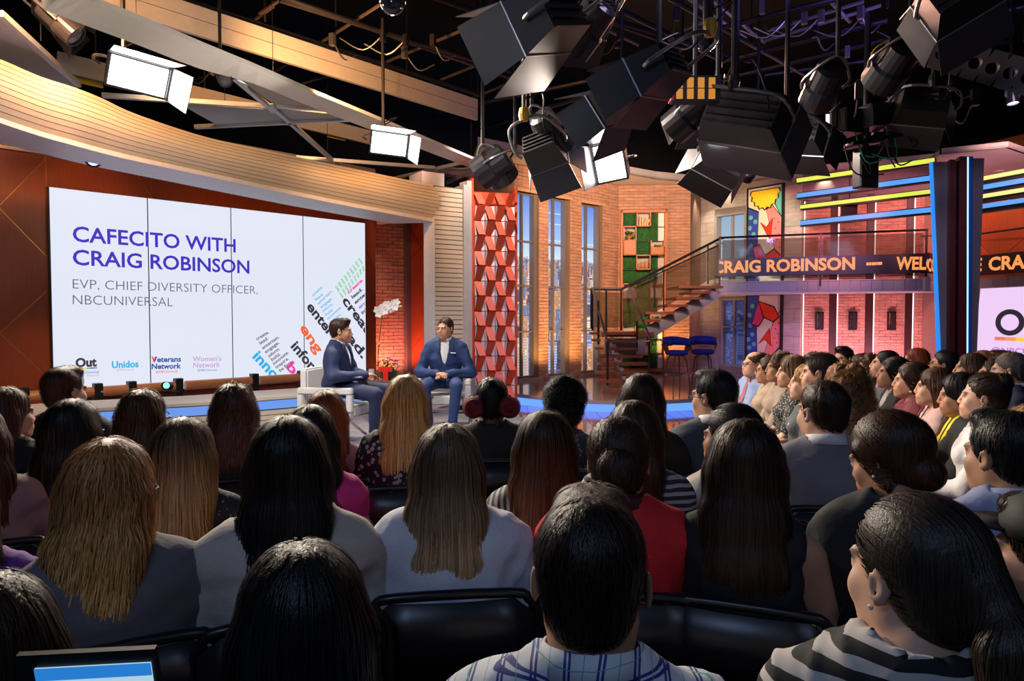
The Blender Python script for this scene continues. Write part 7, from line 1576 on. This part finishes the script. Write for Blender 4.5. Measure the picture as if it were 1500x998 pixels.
person('man with grey-brown hair in a navy blazer at the right edge', 1478, 515, 4.5, rel=95, hrel=85, fem=False, hair='crop', hc='grey', top=T_(navyd, name='blazer', g=.018, collar=wsh), skin='fair', w=1.1, fat=1)
person('person with sunglasses pushed up behind the man in the navy blazer', 1466, 513, 5.7, rel=100, hrel=95, hair='short', fem=False, hc='brown', top=T_(fb('taupe', (0, 0, 0))), skin='light')
person('woman with tousled blond hair at the right edge behind the light blue shirt', 1506, 592, 3.1, rel=20, hrel=30, hair='wavy', hc='dblond', tip='blond', L=.26, vol=.006, top=T_(fb('taupe', (0, 0, 0))), skin='fair')

# black folding chair
def make_chair(label, loc, rz):
    t = thing('folding_chair', label, 'chair', loc, rz, group='black folding chairs'); cm = mat('chair_black', (.014, .014, .016), .32, .2)
    bm = bmesh.new(); box(bm, (-.20, -.16, .425), (.20, .22, .445)); bmesh.ops.bevel(bm, geom=bm.edges[:], offset=.008, segments=1, affect='EDGES'); obj('seat', bm, cm, t)
    pts = []
    for sx, sy in ((-1, 0), (1, 0)): pass
    loop = [(-.215, .30, .0), (-.215, -.16, .58), (-.215, -.21, .80), (-.19, -.222, .855), (-.14, -.228, .875), (.14, -.228, .875), (.19, -.222, .855), (.215, -.21, .80), (.215, -.16, .58), (.215, .30, .0)]
    bm = bmesh.new(); tube(bm, smooth_path([Vector(p_) for p_ in loop], 3), .0125, 8); obj('frame', bm, cm, t, smooth=True)
    bm = bmesh.new(); rows = []
    for k in range(9):
        x = -.205+.41*k/8; cv = -.018*math.cos(x/.205*math.pi/2); zz_ = .862 if 0 < k < 8 else .82
        rows.append([bm.verts.new(v) for v in ((x, -.205+cv, .655), (x, -.222+cv, zz_), (x, -.230+cv, zz_), (x, -.213+cv, .655))])
    for A, B in zip(rows, rows[1:]):
        for k in range(4): bm.faces.new((A[k], A[(k+1) % 4], B[(k+1) % 4], B[k]))
    bm.faces.new(rows[0][::-1]); bm.faces.new(rows[-1]); obj('backrest', bm, cm, t, smooth=True)
    for s in (-1, 1):
        bm = bmesh.new(); tube(bm, [(s*.19, .17, .43), (s*.19, -.24, .0)], .0115, 7); obj('leg', bm, cm, t)
    bm = bmesh.new(); tube(bm, [(-.19, -.18, .10), (.19, -.18, .10)], .008, 6); obj('crossbar', bm, cm, t)
    return t
chair0 = None
for P_ in PEOPLE:
    r_ = make_person(P_)
    if P_.get('cap'):
        hcz = P_['ztop']-.128; bm = bmesh.new(); M_ = Matrix.Translation((0, .02, hcz))@Matrix.Rotation(P_['yaw'], 4, 'Z'); lathe(bm, [(.098, .045), (.100, .075), (.085, .12), (.04, .14), (.001, .143)], 20, M_@Matrix.Translation((0, -.015, 0))); prism(bm, [M_ @ Vector((x, y, .05)) for x, y in ((-.07, .06), (-.06, .13), (0, .17), (.06, .13), (.07, .06))], (0, 0, .008)); obj('cap', bm, mat('cap_black', (.02, .02, .022), .7), r_, smooth=True)
    if P_['label'].startswith('man in bright'):
        bm = bmesh.new(); q_ = (-.10, .155, P_['ztop']-.40); prism(bm, [(q_[0]-.03, q_[1]-.004, q_[2]), (q_[0]+.03, q_[1]-.012, q_[2]+.004), (q_[0]+.03, q_[1]-.012, q_[2]+.016), (q_[0]-.03, q_[1]-.004, q_[2]+.010)], (0, .01, 0)); obj('pocket_square', bm, wsh, r_)
    if P_['group'] != 'seated audience':
        lft = 'left' in P_['label'][:40]; ac_ = make_armchair('white leather armchair with chrome legs under the man on the ' + ('left' if lft else 'right'), P_['loc'], P_['rz']); ac_.scale = (.86, .86, .92); continue
    short = 'folding chair under the ' + P_['label'].split(' with ', 1)[0].split(' in ', 1)[0]
    lab = 'black folding chair under the ' + ' '.join(P_['label'].split()[:11])
    if chair0 is None: chair0 = make_chair(lab, P_['loc'], P_['rz']); c_ = chair0
    else: c_ = copy_tree(chair0); c_.location = P_['loc']; c_.rotation_euler.z = P_['rz']; c_['label'] = lab
